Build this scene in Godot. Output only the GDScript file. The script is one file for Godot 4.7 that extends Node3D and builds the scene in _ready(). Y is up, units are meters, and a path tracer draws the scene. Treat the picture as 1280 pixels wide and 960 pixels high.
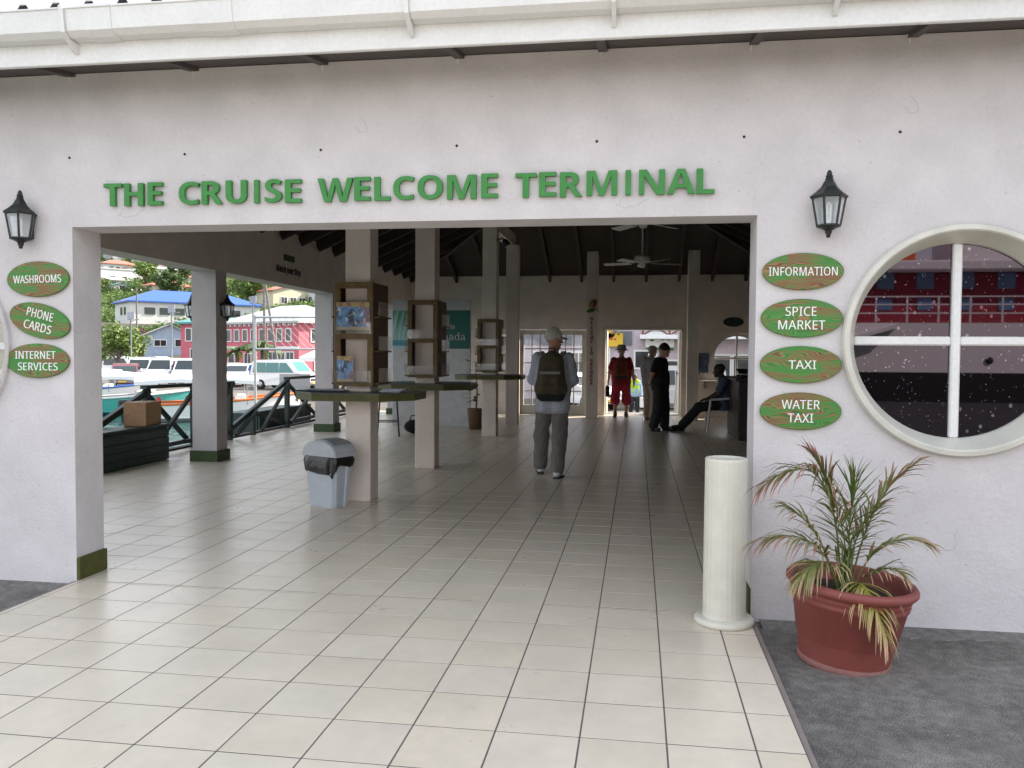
extends Node3D
# Harbour terminal entrance, built in metres: x to the right along the front wall, y up, z out of the wall towards the viewer.

var M := {}
var taken := {}
var rng := RandomNumberGenerator.new()
var fonts := {}


class MB:
	var st := SurfaceTool.new()
	var col = null

	func _init() -> void:
		st.begin(Mesh.PRIMITIVE_TRIANGLES)

	func v(p: Vector3, uv = null) -> void:
		if col != null:
			st.set_color(col)
		if uv != null:
			st.set_uv(uv)
		st.add_vertex(p)

	# corners run counter-clockwise seen from the front
	func tri(a: Vector3, b: Vector3, c: Vector3, sg := -1) -> void:
		st.set_smooth_group(sg)
		v(a)
		v(c)
		v(b)

	func quad(a: Vector3, b: Vector3, c: Vector3, d: Vector3, sg := -1) -> void:
		tri(a, b, c, sg)
		tri(a, c, d, sg)

	func uquad(a: Vector3, b: Vector3, c: Vector3, d: Vector3) -> void:
		st.set_smooth_group(-1)
		var P := [a, c, b, a, d, c]
		var U := [Vector2(0, 1), Vector2(1, 0), Vector2(1, 1), Vector2(0, 1), Vector2(0, 0), Vector2(1, 0)]
		for i in 6:
			v(P[i], U[i])

	func box(c: Vector3, s: Vector3, b := Basis()) -> void:
		var h := s / 2
		var p := []
		for i in 8:
			p.append(c + b * Vector3(h.x if i & 1 else -h.x, h.y if i & 2 else -h.y, h.z if i & 4 else -h.z))
		for f in [[4, 5, 7, 6], [1, 0, 2, 3], [5, 1, 3, 7], [0, 4, 6, 2], [6, 7, 3, 2], [0, 1, 5, 4]]:
			quad(p[f[0]], p[f[1]], p[f[2]], p[f[3]])

	# box given by two corners
	func span(a: Vector3, b: Vector3) -> void:
		box((a + b) / 2, (b - a).abs())

	# box with chamfered edges
	func cbox(c: Vector3, s: Vector3, e: float, b := Basis()) -> void:
		var h := s / 2
		e = minf(e, minf(h.x, minf(h.y, h.z)) * 0.9)
		var F := func(ax: int, sg: float, u: float, w: float) -> Vector3:
			var q := Vector3()
			q[ax] = sg * h[ax]
			q[(ax + 1) % 3] = u * (h[(ax + 1) % 3] - e)
			q[(ax + 2) % 3] = w * (h[(ax + 2) % 3] - e)
			return c + b * q
		for ax in 3:
			quad(F.call(ax, 1.0, -1.0, -1.0), F.call(ax, 1.0, 1.0, -1.0), F.call(ax, 1.0, 1.0, 1.0), F.call(ax, 1.0, -1.0, 1.0))
			quad(F.call(ax, -1.0, -1.0, 1.0), F.call(ax, -1.0, 1.0, 1.0), F.call(ax, -1.0, 1.0, -1.0), F.call(ax, -1.0, -1.0, -1.0))
			var a2 := (ax + 1) % 3
			for s1 in [-1.0, 1.0]:
				for s2 in [-1.0, 1.0]:
					# edge between face ax (sign s1) and face a2 (sign s2), along the third axis
					var p0: Vector3 = F.call(ax, s1, s2, -1.0)
					var p1: Vector3 = F.call(ax, s1, s2, 1.0)
					var q0: Vector3 = F.call(a2, s2, -1.0, s1)
					var q1: Vector3 = F.call(a2, s2, 1.0, s1)
					if s1 * s2 > 0:
						quad(p0, q0, q1, p1)
					else:
						quad(p1, q1, q0, p0)
		for sx in [-1.0, 1.0]:
			for sy in [-1.0, 1.0]:
				for sz in [-1.0, 1.0]:
					var px: Vector3 = F.call(0, sx, sy, sz)
					var py: Vector3 = F.call(1, sy, sz, sx)
					var pz: Vector3 = F.call(2, sz, sx, sy)
					if sx * sy * sz > 0:
						tri(px, py, pz)
					else:
						tri(px, pz, py)

	func bar(a: Vector3, b: Vector3, w: float, t: float, up := Vector3.UP) -> void:
		var d := b - a
		var z := d.normalized()
		if absf(z.dot(up)) > 0.98:
			up = Vector3.RIGHT
		var x := up.cross(z).normalized()
		var y := z.cross(x)
		box((a + b) / 2, Vector3(w, t, d.length()), Basis(x, y, z))

	func tube(path: Array, r, n := 8, caps := true) -> void:
		var k := path.size()
		var rad := []
		for i in k:
			rad.append(float(r[i]) if r is Array else float(r))
		var t0: Vector3 = (path[1] - path[0]).normalized()
		var x := t0.cross(Vector3.UP if absf(t0.y) < 0.9 else Vector3.RIGHT).normalized()
		var rings := []
		for i in k:
			var t: Vector3 = (path[mini(i + 1, k - 1)] - path[maxi(i - 1, 0)]).normalized()
			x = (x - t * x.dot(t)).normalized()
			var y := t.cross(x)
			var ring := []
			for j in n:
				var a := TAU * j / n
				ring.append(path[i] + (x * cos(a) + y * sin(a)) * rad[i])
			rings.append(ring)
		for i in k - 1:
			for j in n:
				var j2 := (j + 1) % n
				quad(rings[i][j], rings[i][j2], rings[i + 1][j2], rings[i + 1][j], 1)
		if caps:
			for j in range(1, n - 1):
				tri(rings[0][0], rings[0][j + 1], rings[0][j])
				tri(rings[k - 1][0], rings[k - 1][j], rings[k - 1][j + 1])

	# profile of (radius, height) pairs turned round y, listed from the bottom up on the outside
	func lathe(prof: Array, n := 24, xf := Transform3D(), sg := 1, from := 0.0, to := TAU) -> void:
		var closed := absf(to - from - TAU) < 0.001
		for i in prof.size() - 1:
			var a: Vector2 = prof[i]
			var b: Vector2 = prof[i + 1]
			for j in n:
				var t0 := from + (to - from) * j / n
				var t1 := from + (to - from) * (((j + 1) % n) if closed else (j + 1)) / n
				var p0 := xf * Vector3(a.x * cos(t0), a.y, -a.x * sin(t0))
				var p1 := xf * Vector3(a.x * cos(t1), a.y, -a.x * sin(t1))
				var q0 := xf * Vector3(b.x * cos(t0), b.y, -b.x * sin(t0))
				var q1 := xf * Vector3(b.x * cos(t1), b.y, -b.x * sin(t1))
				var g := sg if sg < 0 else sg + i
				if a.x > 1e-5:
					tri(p0, p1, q1, sg if sg < 0 else 1)
				if b.x > 1e-5:
					tri(p0, q1, q0, sg if sg < 0 else 1)

	# flat outline (counter-clockwise, in x and y) drawn out along z
	func prism(poly: PackedVector2Array, z0: float, z1: float, xf := Transform3D(), bev := 0.0) -> void:
		if Geometry2D.is_polygon_clockwise(poly):
			poly = poly.duplicate()
			poly.reverse()
		var idx := Geometry2D.triangulate_polygon(poly)
		var c := Vector2()
		for p in poly:
			c += p / poly.size()
		var top := PackedVector2Array()
		for p in poly:
			top.append(p - (p - c).normalized() * bev)
		for i in range(0, idx.size(), 3):
			var a := top[idx[i]]
			var b := top[idx[i + 1]]
			var d := top[idx[i + 2]]
			if (b - a).cross(d - a) < 0:
				var e := b
				b = d
				d = e
			tri(xf * Vector3(a.x, a.y, z1), xf * Vector3(b.x, b.y, z1), xf * Vector3(d.x, d.y, z1))
			a = poly[idx[i]]
			b = poly[idx[i + 1]]
			d = poly[idx[i + 2]]
			if (b - a).cross(d - a) < 0:
				var e := b
				b = d
				d = e
			tri(xf * Vector3(a.x, a.y, z0), xf * Vector3(d.x, d.y, z0), xf * Vector3(b.x, b.y, z0))
		var n := poly.size()
		for i in n:
			var a := poly[i]
			var b := poly[(i + 1) % n]
			var zb := z1 - bev
			quad(xf * Vector3(a.x, a.y, z0), xf * Vector3(b.x, b.y, z0), xf * Vector3(b.x, b.y, zb), xf * Vector3(a.x, a.y, zb))
			if bev > 0:
				var ta := top[i]
				var tb := top[(i + 1) % n]
				quad(xf * Vector3(a.x, a.y, zb), xf * Vector3(b.x, b.y, zb), xf * Vector3(tb.x, tb.y, z1), xf * Vector3(ta.x, ta.y, z1))

	func ball(c: Vector3, r: Vector3, n := 12, b := Basis()) -> void:
		var m := n / 2
		for i in m:
			for j in n:
				var q := []
				for k in [[i, j], [i, j + 1], [i + 1, j + 1], [i + 1, j]]:
					var th: float = PI * k[0] / m
					var ph: float = TAU * (k[1] % n) / n
					q.append(c + b * (Vector3(sin(th) * cos(ph), cos(th), -sin(th) * sin(ph)) * r))
				if i > 0:
					tri(q[0], q[2], q[1], 1)
				if i < m - 1:
					tri(q[0], q[3], q[2], 1)

	func mesh() -> ArrayMesh:
		st.generate_normals()
		st.index()
		return st.commit()


func lin(r: float, g: float, b: float, a := 1.0) -> Color:
	var c := Color(r, g, b).linear_to_srgb()
	c.a = a
	return c


func mat(key: String, c: Color, rough := 0.8, o := {}) -> StandardMaterial3D:
	var m := StandardMaterial3D.new()
	m.resource_name = key
	m.albedo_color = lin(c.r, c.g, c.b, c.a)
	m.roughness = rough
	m.metallic = o.get("metal", 0.0)
	m.metallic_specular = o.get("spec", 0.5)
	if c.a < 1.0:
		m.transparency = BaseMaterial3D.TRANSPARENCY_ALPHA
	if o.has("tex"):
		m.albedo_texture = o.tex
	if o.has("bump"):
		m.heightmap_enabled = true
		m.heightmap_texture = o.bump
		m.heightmap_scale = o.get("cm", 0.1)
	if o.has("rtex"):
		m.roughness_texture = o.rtex
	if o.has("tri"):
		m.uv1_triplanar = true
		m.uv1_world_triplanar = o.get("world", true)
		m.uv1_scale = Vector3.ONE / float(o.tri) if not o.tri is Vector3 else o.tri
		m.uv1_offset = o.get("off", Vector3.ZERO)
	if o.get("vcol", false):
		m.vertex_color_use_as_albedo = true
	if o.has("coat"):
		m.clearcoat_enabled = true
		m.clearcoat = o.coat
		m.clearcoat_roughness = 0.08
	if o.has("back"):
		m.backlight_enabled = true
		m.backlight = o.back
	if o.has("rim"):
		m.rim_enabled = true
		m.rim = o.rim
	M[key] = m
	return m


func noise_bytes(size: int, freq: float, sd: int, oct := 4, kind := FastNoiseLite.TYPE_SIMPLEX_SMOOTH) -> PackedByteArray:
	var n := FastNoiseLite.new()
	n.seed = sd
	n.noise_type = kind
	n.frequency = freq
	n.fractal_octaves = oct
	var im := n.get_seamless_image(size, size)
	if im.get_format() != Image.FORMAT_L8:
		im.convert(Image.FORMAT_L8)
	return im.get_data()


func gray(size: int, b: PackedByteArray) -> ImageTexture:
	return ImageTexture.create_from_image(Image.create_from_data(size, size, false, Image.FORMAT_L8, b))


# two noises layered: coarse patches and fine grain, as a factor between lo and 1
func patchy(size: int, coarse: float, fine: float, sd: int, lo: float, share := 0.5) -> ImageTexture:
	var a := noise_bytes(size, coarse, sd)
	var b := noise_bytes(size, fine, sd + 1, 3)
	for i in a.size():
		var t := a[i] / 255.0 * (1 - share) + b[i] / 255.0 * share
		a[i] = int(255 * (lo + (1 - lo) * t))
	return gray(size, a)


func nm(called: String) -> String:
	if not taken.has(called):
		taken[called] = 0
		return called
	taken[called] += 1
	return "%s_%03d" % [called, taken[called]]


func tag(o: Node, label: String, category: String, group := "") -> Node:
	o.set_meta("label", label)
	o.set_meta("category", category)
	if group != "":
		o.set_meta("group", group)
	return o


func thing(called: String, label: String, category: String, at := Vector3.ZERO, turn := 0.0, group := "") -> Node3D:
	var o := Node3D.new()
	o.name = nm(called)
	add_child(o)
	o.position = at
	o.rotation.y = turn
	tag(o, label, category, group)
	return o


func inst(called: String, mesh: Mesh, m: Material, parent: Node, at := Vector3.ZERO, b := Basis()) -> MeshInstance3D:
	var o := MeshInstance3D.new()
	o.name = called if parent != self else nm(called)
	o.mesh = mesh
	o.material_override = m
	o.transform = Transform3D(b, at)
	parent.add_child(o, true)
	return o


func put(mb: MB, called: String, m, parent: Node, at := Vector3.ZERO, b := Basis()) -> MeshInstance3D:
	return inst(called, mb.mesh(), M[m] if m is String else m, parent, at, b)


func pbox(called: String, m, parent: Node, c: Vector3, s: Vector3, e := 0.0, b := Basis()) -> MeshInstance3D:
	var mb := MB.new()
	if e > 0:
		mb.cbox(Vector3.ZERO, s, e)
	else:
		mb.box(Vector3.ZERO, s)
	return put(mb, called, m, parent, c, b)


func structure(o: Node) -> Node:
	o.set_meta("kind", "structure")
	return o


func font(bold: bool, serif := false) -> SystemFont:
	var k := "%s%s" % [bold, serif]
	if not fonts.has(k):
		var f := SystemFont.new()
		f.font_names = PackedStringArray(["Droid Serif" if serif else "Droid Sans"])
		f.font_weight = 700 if bold else 400
		fonts[k] = f
	return fonts[k]


func text(called: String, s: String, height: float, m, parent: Node, at: Vector3, o := {}) -> MeshInstance3D:
	var t := TextMesh.new()
	t.text = s
	t.font = font(o.get("bold", false), o.get("serif", false))
	t.font_size = 64
	t.pixel_size = 0.01
	t.depth = 0.1
	t.curve_step = 1.5
	var a := t.get_aabb()
	var k: float = height / a.size.y
	var kx: float = o.width / a.size.x if o.has("width") else k
	var b: Basis = o.get("basis", Basis())
	var depth: float = o.get("depth", 0.004)
	var c := a.get_center()
	var e := inst(called, t, M[m] if m is String else m, parent)
	e.transform = Transform3D(b * Basis.from_scale(Vector3(kx, k, depth / 0.1)), at - b * Vector3(c.x * kx, c.y * k, c.z * depth / 0.1))
	return e


func oval(rx: float, ry: float, n := 40, c := Vector2.ZERO) -> PackedVector2Array:
	var p := PackedVector2Array()
	for i in n:
		p.append(c + Vector2(rx * cos(TAU * i / n), ry * sin(TAU * i / n)))
	return p


func make_materials() -> void:
	# plaster: patches, trowel grain, and scattered scratches and chips
	var a := noise_bytes(1024, 0.006, 11)
	var b := noise_bytes(1024, 0.09, 12, 3)
	for i in a.size():
		a[i] = int(255 * (0.90 + 0.07 * a[i] / 255.0 + 0.03 * b[i] / 255.0))
	rng.seed = 5
	for k in 150:
		var x := rng.randi_range(0, 1023)
		var y := rng.randi_range(0, 1023)
		var dx := rng.randf_range(-1, 1)
		var dy := rng.randf_range(-1, 1)
		var w := rng.randf_range(0.72, 0.9)
		for s in rng.randi_range(1, 7):
			var j := (int(y + dy * s) & 1023) * 1024 + (int(x + dx * s) & 1023)
			a[j] = int(a[j] * w)
	# hairline cracks
	for k in 9:
		var x := rng.randf() * 1024
		var y := rng.randf() * 1024
		var dir := rng.randf() * TAU
		for q in rng.randi_range(40, 150):
			dir += rng.randf_range(-0.45, 0.45)
			x += cos(dir)
			y += sin(dir)
			var j := (int(y) & 1023) * 1024 + (int(x) & 1023)
			a[j] = int(a[j] * 0.86)
	var plaster_tex := gray(1024, a)
	b = noise_bytes(1024, 0.03, 21, 4)
	var b2 := noise_bytes(1024, 0.12, 22, 2)
	for i in b.size():
		b[i] = int(b[i] * 0.6 + b2[i] * 0.4)
	var plaster_bump := gray(1024, b)
	mat("plaster", Color(0.638, 0.606, 0.61), 0.85, {"tex": plaster_tex, "tri": 3.1, "bump": plaster_bump, "cm": 0.36})
	mat("plaster_inside", Color(0.82, 0.735, 0.665), 0.85, {"tex": plaster_tex, "tri": 3.1, "bump": plaster_bump, "cm": 0.5})
	var fine := patchy(512, 0.01, 0.2, 31, 0.82)
	mat("reveal", Color(0.66, 0.63, 0.60), 0.7, {"tex": plaster_tex, "tri": 2.3})
	mat("cream_paint", Color(0.70, 0.68, 0.60), 0.42, {"tex": fine, "tri": 1.1})
	mat("cream_post", Color(0.70, 0.675, 0.575), 0.4, {"tex": patchy(512, 0.012, 0.15, 35, 0.86), "tri": 0.9})
	mat("white_gloss", Color(0.78, 0.78, 0.77), 0.35, {"tex": patchy(512, 0.008, 0.1, 36, 0.9), "tri": 1.7})
	mat("olive_paint", Color(0.115, 0.12, 0.022), 0.55, {"tex": patchy(256, 0.02, 0.2, 37, 0.6), "tri": 0.6})
	mat("dark_green", Color(0.016, 0.045, 0.036), 0.5, {"tex": patchy(256, 0.02, 0.2, 38, 0.6), "tri": 0.8})
	mat("base_green", Color(0.055, 0.11, 0.03), 0.55, {"tex": patchy(256, 0.02, 0.2, 39, 0.7), "tri": 0.8})
	mat("letter_green", Color(0.036, 0.265, 0.04), 0.45, {"tex": patchy(256, 0.02, 0.2, 40, 0.8), "tri": 0.5})
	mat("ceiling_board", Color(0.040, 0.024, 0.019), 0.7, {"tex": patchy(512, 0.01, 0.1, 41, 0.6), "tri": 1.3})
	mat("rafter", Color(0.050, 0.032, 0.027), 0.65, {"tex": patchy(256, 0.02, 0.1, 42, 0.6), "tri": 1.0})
	mat("roof_sheet", Color(0.68, 0.69, 0.68), 0.4, {"tex": fine, "tri": 2.0})
	mat("dark_soffit", Color(0.10, 0.085, 0.08), 0.8, {"tex": fine, "tri": 0.7})
	# floor
	mat("grout", Color(0.11, 0.095, 0.09), 0.9)
	var ta := noise_bytes(1024, 0.005, 43, 4)
	var tb := noise_bytes(1024, 0.03, 46, 3)
	var tim := Image.create(1024, 1024, false, Image.FORMAT_RGB8)
	for y in 1024:
		for x in 1024:
			var g := 0.91 + 0.06 * ta[y * 1024 + x] / 255.0 + 0.03 * tb[y * 1024 + x] / 255.0
			tim.set_pixel(x, y, Color(g, g, g))
	for k in 60:
		var x := rng.randi_range(0, 1023)
		var y := rng.randi_range(0, 1023)
		var w := rng.randf_range(0.75, 0.93)
		for q in rng.randi_range(1, 9):
			var px := (x + rng.randi_range(-3, 3)) & 1023
			var py := (y + rng.randi_range(-2, 2)) & 1023
			tim.set_pixel(px, py, tim.get_pixel(px, py) * Color(w, w * 0.95, w * 0.86))
	var tile_tex := ImageTexture.create_from_image(tim)
	var gloss := patchy(512, 0.008, 0.05, 44, 0.8, 0.3)
	var tones := [Color(0.72, 0.635, 0.505), Color(0.70, 0.62, 0.49), Color(0.725, 0.645, 0.52), Color(0.715, 0.632, 0.507), Color(0.72, 0.627, 0.488)]
	for i in tones.size():
		mat("tile%d" % i, tones[i], 0.33, {"tex": tile_tex, "rtex": gloss, "tri": 2.9, "off": Vector3(0.31, 0.17, 0.43) * i, "spec": 0.5})
	var ca := noise_bytes(1024, 0.004, 51, 5)
	var cb := noise_bytes(1024, 0.33, 52, 2)
	var cc := noise_bytes(1024, 0.03, 53, 4)
	for i in ca.size():
		ca[i] = int(255 * clampf(0.14 + 0.22 * (ca[i] / 255.0) + 0.68 * (cb[i] / 255.0) + 0.22 * (cc[i] / 255.0), 0, 1))
	for k in 90:
		var x := rng.randi_range(0, 1023)
		var y := rng.randi_range(0, 1023)
		for q in rng.randi_range(2, 22):
			var j := ((y + rng.randi_range(-2, 2)) & 1023) * 1024 + ((x + rng.randi_range(-4, 4)) & 1023)
			ca[j] = mini(255, ca[j] + 90)
	mat("concrete", Color(0.315, 0.292, 0.26), 0.9, {"tex": gray(1024, ca), "tri": 2.6, "bump": gray(1024, cb), "cm": 0.35})
	mat("concrete_pale", Color(0.36, 0.34, 0.31), 0.9, {"tex": gray(1024, ca), "tri": 1.9, "bump": gray(1024, cb), "cm": 0.25})
	mat("kerb_red", Color(0.27, 0.215, 0.195), 0.85, {"tex": fine, "tri": 0.5})
	mat("asphalt", Color(0.07, 0.07, 0.07), 0.9, {"tex": gray(1024, ca), "tri": 3.7})
	mat("street", Color(0.20, 0.17, 0.14), 0.9, {"tex": gray(1024, ca), "tri": 4.7})
	mat("dock_ground", Color(0.24, 0.21, 0.18), 0.9, {"tex": gray(1024, ca), "tri": 5.3})
	mat("quay_wall", Color(0.16, 0.145, 0.13), 0.9, {"tex": gray(1024, ca), "tri": 2.2})
	mat("water", Color(0.016, 0.075, 0.065), 0.06, {"bump": gray(1024, noise_bytes(1024, 0.012, 61, 4)), "cm": 14.0, "tri": 9.0})
	# hardware
	mat("black_metal", Color(0.022, 0.026, 0.025), 0.45, {"tex": patchy(256, 0.03, 0.2, 62, 0.5), "tri": 0.4})
	mat("galvanised", Color(0.42, 0.43, 0.42), 0.45, {"metal": 0.5})
	mat("steel_gray", Color(0.20, 0.21, 0.22), 0.5, {"metal": 0.4})
	mat("clear_pane", Color(0.9, 0.92, 0.92, 0.06), 0.04)
	mat("lantern_pane", Color(0.80, 0.86, 0.90, 0.30), 0.12)
	mat("plexi", Color(0.85, 0.88, 0.90, 0.03), 0.1)
	# dark reflecting window film with dried water spots and specks of salt
	var film := PackedByteArray()
	film.resize(1024 * 1024)
	film.fill(72)
	var clean := film.duplicate()
	clean.fill(255)
	for k in 900:
		var x := rng.randi_range(0, 1023)
		var y := rng.randi_range(0, 1023)
		var r := rng.randf_range(0.7, 2.6) if k % 12 else rng.randf_range(3.5, 8)
		var ring := rng.randf() < 0.35
		var c := rng.randi_range(120, 175) if k % 12 else rng.randi_range(110, 135)
		for j in range(-9, 10):
			for i in range(-9, 10):
				var d := sqrt(i * i * 1.2 + j * j * 0.8)
				if d <= r and (not ring or d > r - 1.3):
					var q := ((y + j) & 1023) * 1024 + ((x + i) & 1023)
					film[q] = c
					clean[q] = 120
	var fg := mat("film_glass", Color(1, 0.83, 1), 0.015, {"metal": 1.0, "tri": 1.35, "tex": gray(1024, film)})
	fg.albedo_color = Color(1.0, 0.92, 1.0)
	fg.metallic_texture = gray(1024, clean)
	mat("white_plastic", Color(0.72, 0.72, 0.70), 0.4)
	mat("bulb_white", Color(0.80, 0.80, 0.76), 0.35)
	mat("sign_white", Color(0.80, 0.80, 0.78), 0.5)
	# weathered painted wood: green paint worn down to red-brown grain, each board with its own stretch of it
	var wx := FastNoiseLite.new()
	wx.seed = 71
	wx.frequency = 0.006
	wx.fractal_octaves = 3
	var im := Image.create(512, 512, false, Image.FORMAT_RGB8)
	var wn := FastNoiseLite.new()
	wn.seed = 72
	wn.frequency = 0.02
	wn.fractal_octaves = 4
	for y in 512:
		for x in 512:
			var warp := wx.get_noise_2d(x * 0.55, y * 0.9) * 60.0
			var g := 0.5 + 0.5 * sin((y + warp) * 0.62)
			var streak := wn.get_noise_2d(x * 0.10, (y + warp) * 4.5)
			var big := wx.get_noise_2d(x * 0.45 + 900, (y + warp * 0.5) * 1.8)
			var t := clampf(0.65 + big * 1.5 + streak * 1.1 + (g - 0.5) * 0.75, 0, 1)
			t = smoothstep(0.30, 0.66, t)
			var grn := Color(0.055, 0.25, 0.04).lerp(Color(0.04, 0.15, 0.025), g)
			var brn := Color(0.30, 0.15, 0.06).lerp(Color(0.085, 0.035, 0.018), g)
			im.set_pixel(x, y, brn.lerp(grn, t).linear_to_srgb())
	var wt := ImageTexture.create_from_image(im)
	for i in 8:
		mat("oval%d" % i, Color(1, 1, 1), 0.55, {"tex": wt, "tri": Vector3(1.35, 2.3, 1.35), "world": false, "off": Vector3(0.37 * i, 0.23 * i + 0.1, 0)})
	mat("oval_edge", Color(0.05, 0.055, 0.02), 0.7)
	# rack wood
	mat("rack_wood", Color(0.23, 0.145, 0.04), 0.5, {"tex": patchy(256, 0.02, 0.2, 76, 0.55), "tri": 0.5})
	mat("rack_inner", Color(0.13, 0.055, 0.028), 0.55, {"tex": patchy(256, 0.02, 0.2, 77, 0.6), "tri": 0.4})
	mat("table_top", Color(0.10, 0.105, 0.105), 0.3, {"tex": patchy(256, 0.02, 0.2, 78, 0.75), "tri": 0.7})
	mat("paper", Color(0.66, 0.67, 0.70), 0.8)
	mat("paper_blue", Color(0.10, 0.13, 0.22), 0.7)
	mat("cardboard", Color(0.36, 0.215, 0.11), 0.85, {"tex": patchy(256, 0.02, 0.2, 79, 0.8), "tri": 0.5})
	mat("tape", Color(0.42, 0.30, 0.17), 0.35)
	mat("bin_plastic", Color(0.56, 0.62, 0.69), 0.42, {"tex": patchy(256, 0.02, 0.15, 80, 0.88), "tri": 0.7})
	mat("bin_lid", Color(0.55, 0.59, 0.64), 0.45, {"tex": patchy(256, 0.02, 0.15, 81, 0.85), "tri": 0.5})
	mat("bin_flap", Color(0.30, 0.32, 0.35), 0.5)
	mat("bag_black", Color(0.005, 0.005, 0.006), 0.3, {"bump": gray(256, noise_bytes(256, 0.015, 82, 3)), "cm": 0.5, "tri": 0.3})
	mat("terracotta", Color(0.25, 0.060, 0.048), 0.6, {"tex": patchy(512, 0.01, 0.12, 83, 0.78), "tri": 0.8, "world": false})
	mat("terracotta_pale", Color(0.33, 0.145, 0.125), 0.75, {"tex": patchy(256, 0.02, 0.2, 84, 0.7), "tri": 0.4, "world": false})
	mat("soil", Color(0.05, 0.032, 0.022), 0.95, {"tex": patchy(256, 0.05, 0.25, 85, 0.4), "tri": 0.3})
	mat("leafy", Color(1, 1, 1), 0.5, {"vcol": true, "back": Color(0.35, 0.4, 0.2)})
	mat("painted", Color(1, 1, 1), 0.6, {"vcol": true})
	for i in 4:
		mat("crown%d" % i, [Color(0.075, 0.13, 0.028), Color(0.10, 0.155, 0.03), Color(0.045, 0.085, 0.024), Color(0.12, 0.16, 0.04)][i], 0.7, {"back": Color(0.25, 0.3, 0.12)})
	mat("bark", Color(0.12, 0.095, 0.07), 0.9)
	mat("hill_soil", Color(0.10, 0.10, 0.05), 0.95, {"tex": patchy(512, 0.01, 0.1, 86, 0.5), "tri": 40.0})
	var wall_tex := patchy(512, 0.01, 0.15, 92, 0.82)
	for w in [["white_wall", Color(0.72, 0.72, 0.70)], ["cream_wall", Color(0.66, 0.60, 0.44)], ["gray_wall", Color(0.42, 0.43, 0.44)], ["blue_wall", Color(0.38, 0.46, 0.58)], ["pink_wall", Color(0.62, 0.16, 0.20)], ["pink_dark", Color(0.46, 0.15, 0.185)], ["mauve_wall", Color(0.58, 0.50, 0.55)], ["stone_wall", Color(0.26, 0.24, 0.21)], ["band_gray", Color(0.20, 0.21, 0.24)]]:
		mat(w[0], w[1], 0.85, {"tex": wall_tex, "tri": 3.0})
	for w in [["blue_roof", Color(0.035, 0.115, 0.46)], ["red_roof", Color(0.50, 0.16, 0.10)], ["tin_roof", Color(0.45, 0.46, 0.46)], ["teal_roof", Color(0.10, 0.32, 0.30)], ["slate_roof", Color(0.20, 0.22, 0.26)]]:
		mat(w[0], w[1], 0.5, {"tex": wall_tex, "tri": 4.3})
	mat("window_dark", Color(0.025, 0.03, 0.035), 0.08)
	mat("window_frame", Color(0.70, 0.70, 0.68), 0.5)
	mat("green_frame", Color(0.05, 0.12, 0.06), 0.5)
	mat("brown_wood", Color(0.17, 0.07, 0.035), 0.6)
	mat("tyre", Color(0.02, 0.02, 0.02), 0.85)
	mat("hub", Color(0.42, 0.43, 0.44), 0.35, {"metal": 0.6})
	mat("glass_tint", Color(0.02, 0.03, 0.032), 0.05)
	mat("glass_teal", Color(0.07, 0.20, 0.19), 0.06)
	mat("lamp_red", Color(0.40, 0.02, 0.02), 0.25)
	mat("lamp_clear", Color(0.65, 0.65, 0.62), 0.2)
	for w in [["car_white", Color(0.76, 0.76, 0.75)], ["car_silver", Color(0.42, 0.43, 0.44)], ["car_gray", Color(0.19, 0.18, 0.18)], ["car_maroon", Color(0.16, 0.03, 0.04)]]:
		mat(w[0], w[1], 0.35, {"coat": 0.8})
	mat("number_plate", Color(0.62, 0.46, 0.04), 0.5)
	for w in [["boat_teal", Color(0.06, 0.36, 0.32)], ["boat_orange", Color(0.62, 0.15, 0.03)], ["boat_blue", Color(0.03, 0.10, 0.36)], ["boat_white", Color(0.74, 0.75, 0.74)], ["canvas_white", Color(0.76, 0.77, 0.77)], ["life_red", Color(0.5, 0.03, 0.04)], ["yellow", Color(0.66, 0.42, 0.02)], ["tarp_blue", Color(0.03, 0.10, 0.42)]]:
		mat(w[0], w[1], 0.5)
	# people
	for w in [["skin_pale", Color(0.48, 0.27, 0.19)], ["skin_dark", Color(0.055, 0.028, 0.018)], ["skin_brown", Color(0.14, 0.07, 0.042)], ["hair_gray", Color(0.30, 0.29, 0.28)], ["hair_dark", Color(0.02, 0.016, 0.014)]]:
		mat(w[0], w[1], 0.55)
	var cloth_tex := patchy(256, 0.03, 0.25, 150, 0.75)
	var fold_tex := gray(256, noise_bytes(256, 0.006, 151, 3))
	for w in [["shirt_pale", Color(0.50, 0.54, 0.63)], ["trouser_gray", Color(0.20, 0.19, 0.18)], ["cap_white", Color(0.72, 0.70, 0.63)], ["olive_bag", Color(0.085, 0.072, 0.042)], ["bag_gray", Color(0.30, 0.30, 0.28)], ["black_cloth", Color(0.013, 0.013, 0.015)], ["charcoal", Color(0.026, 0.026, 0.03)], ["red_shirt", Color(0.34, 0.02, 0.035)], ["red_shorts", Color(0.50, 0.025, 0.06)], ["hat_straw", Color(0.46, 0.42, 0.35)], ["bag_rust", Color(0.20, 0.045, 0.02)], ["khaki", Color(0.40, 0.33, 0.24)], ["gray_shirt", Color(0.26, 0.25, 0.25)], ["guard_blue", Color(0.085, 0.12, 0.22)], ["vest_lime", Color(0.46, 0.72, 0.03)], ["shirt_sky", Color(0.36, 0.52, 0.68)], ["stripe_red", Color(0.34, 0.03, 0.04)]]:
		mat(w[0], w[1], 0.9, {"tex": cloth_tex, "tri": 0.4, "world": false, "rim": 0.2, "bump": fold_tex, "cm": 2.0})
	mat("shoe_white", Color(0.58, 0.60, 0.64), 0.6)
	mat("shoe_sole", Color(0.05, 0.05, 0.06), 0.8)
	mat("shoe_brown", Color(0.13, 0.075, 0.04), 0.6)
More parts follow.
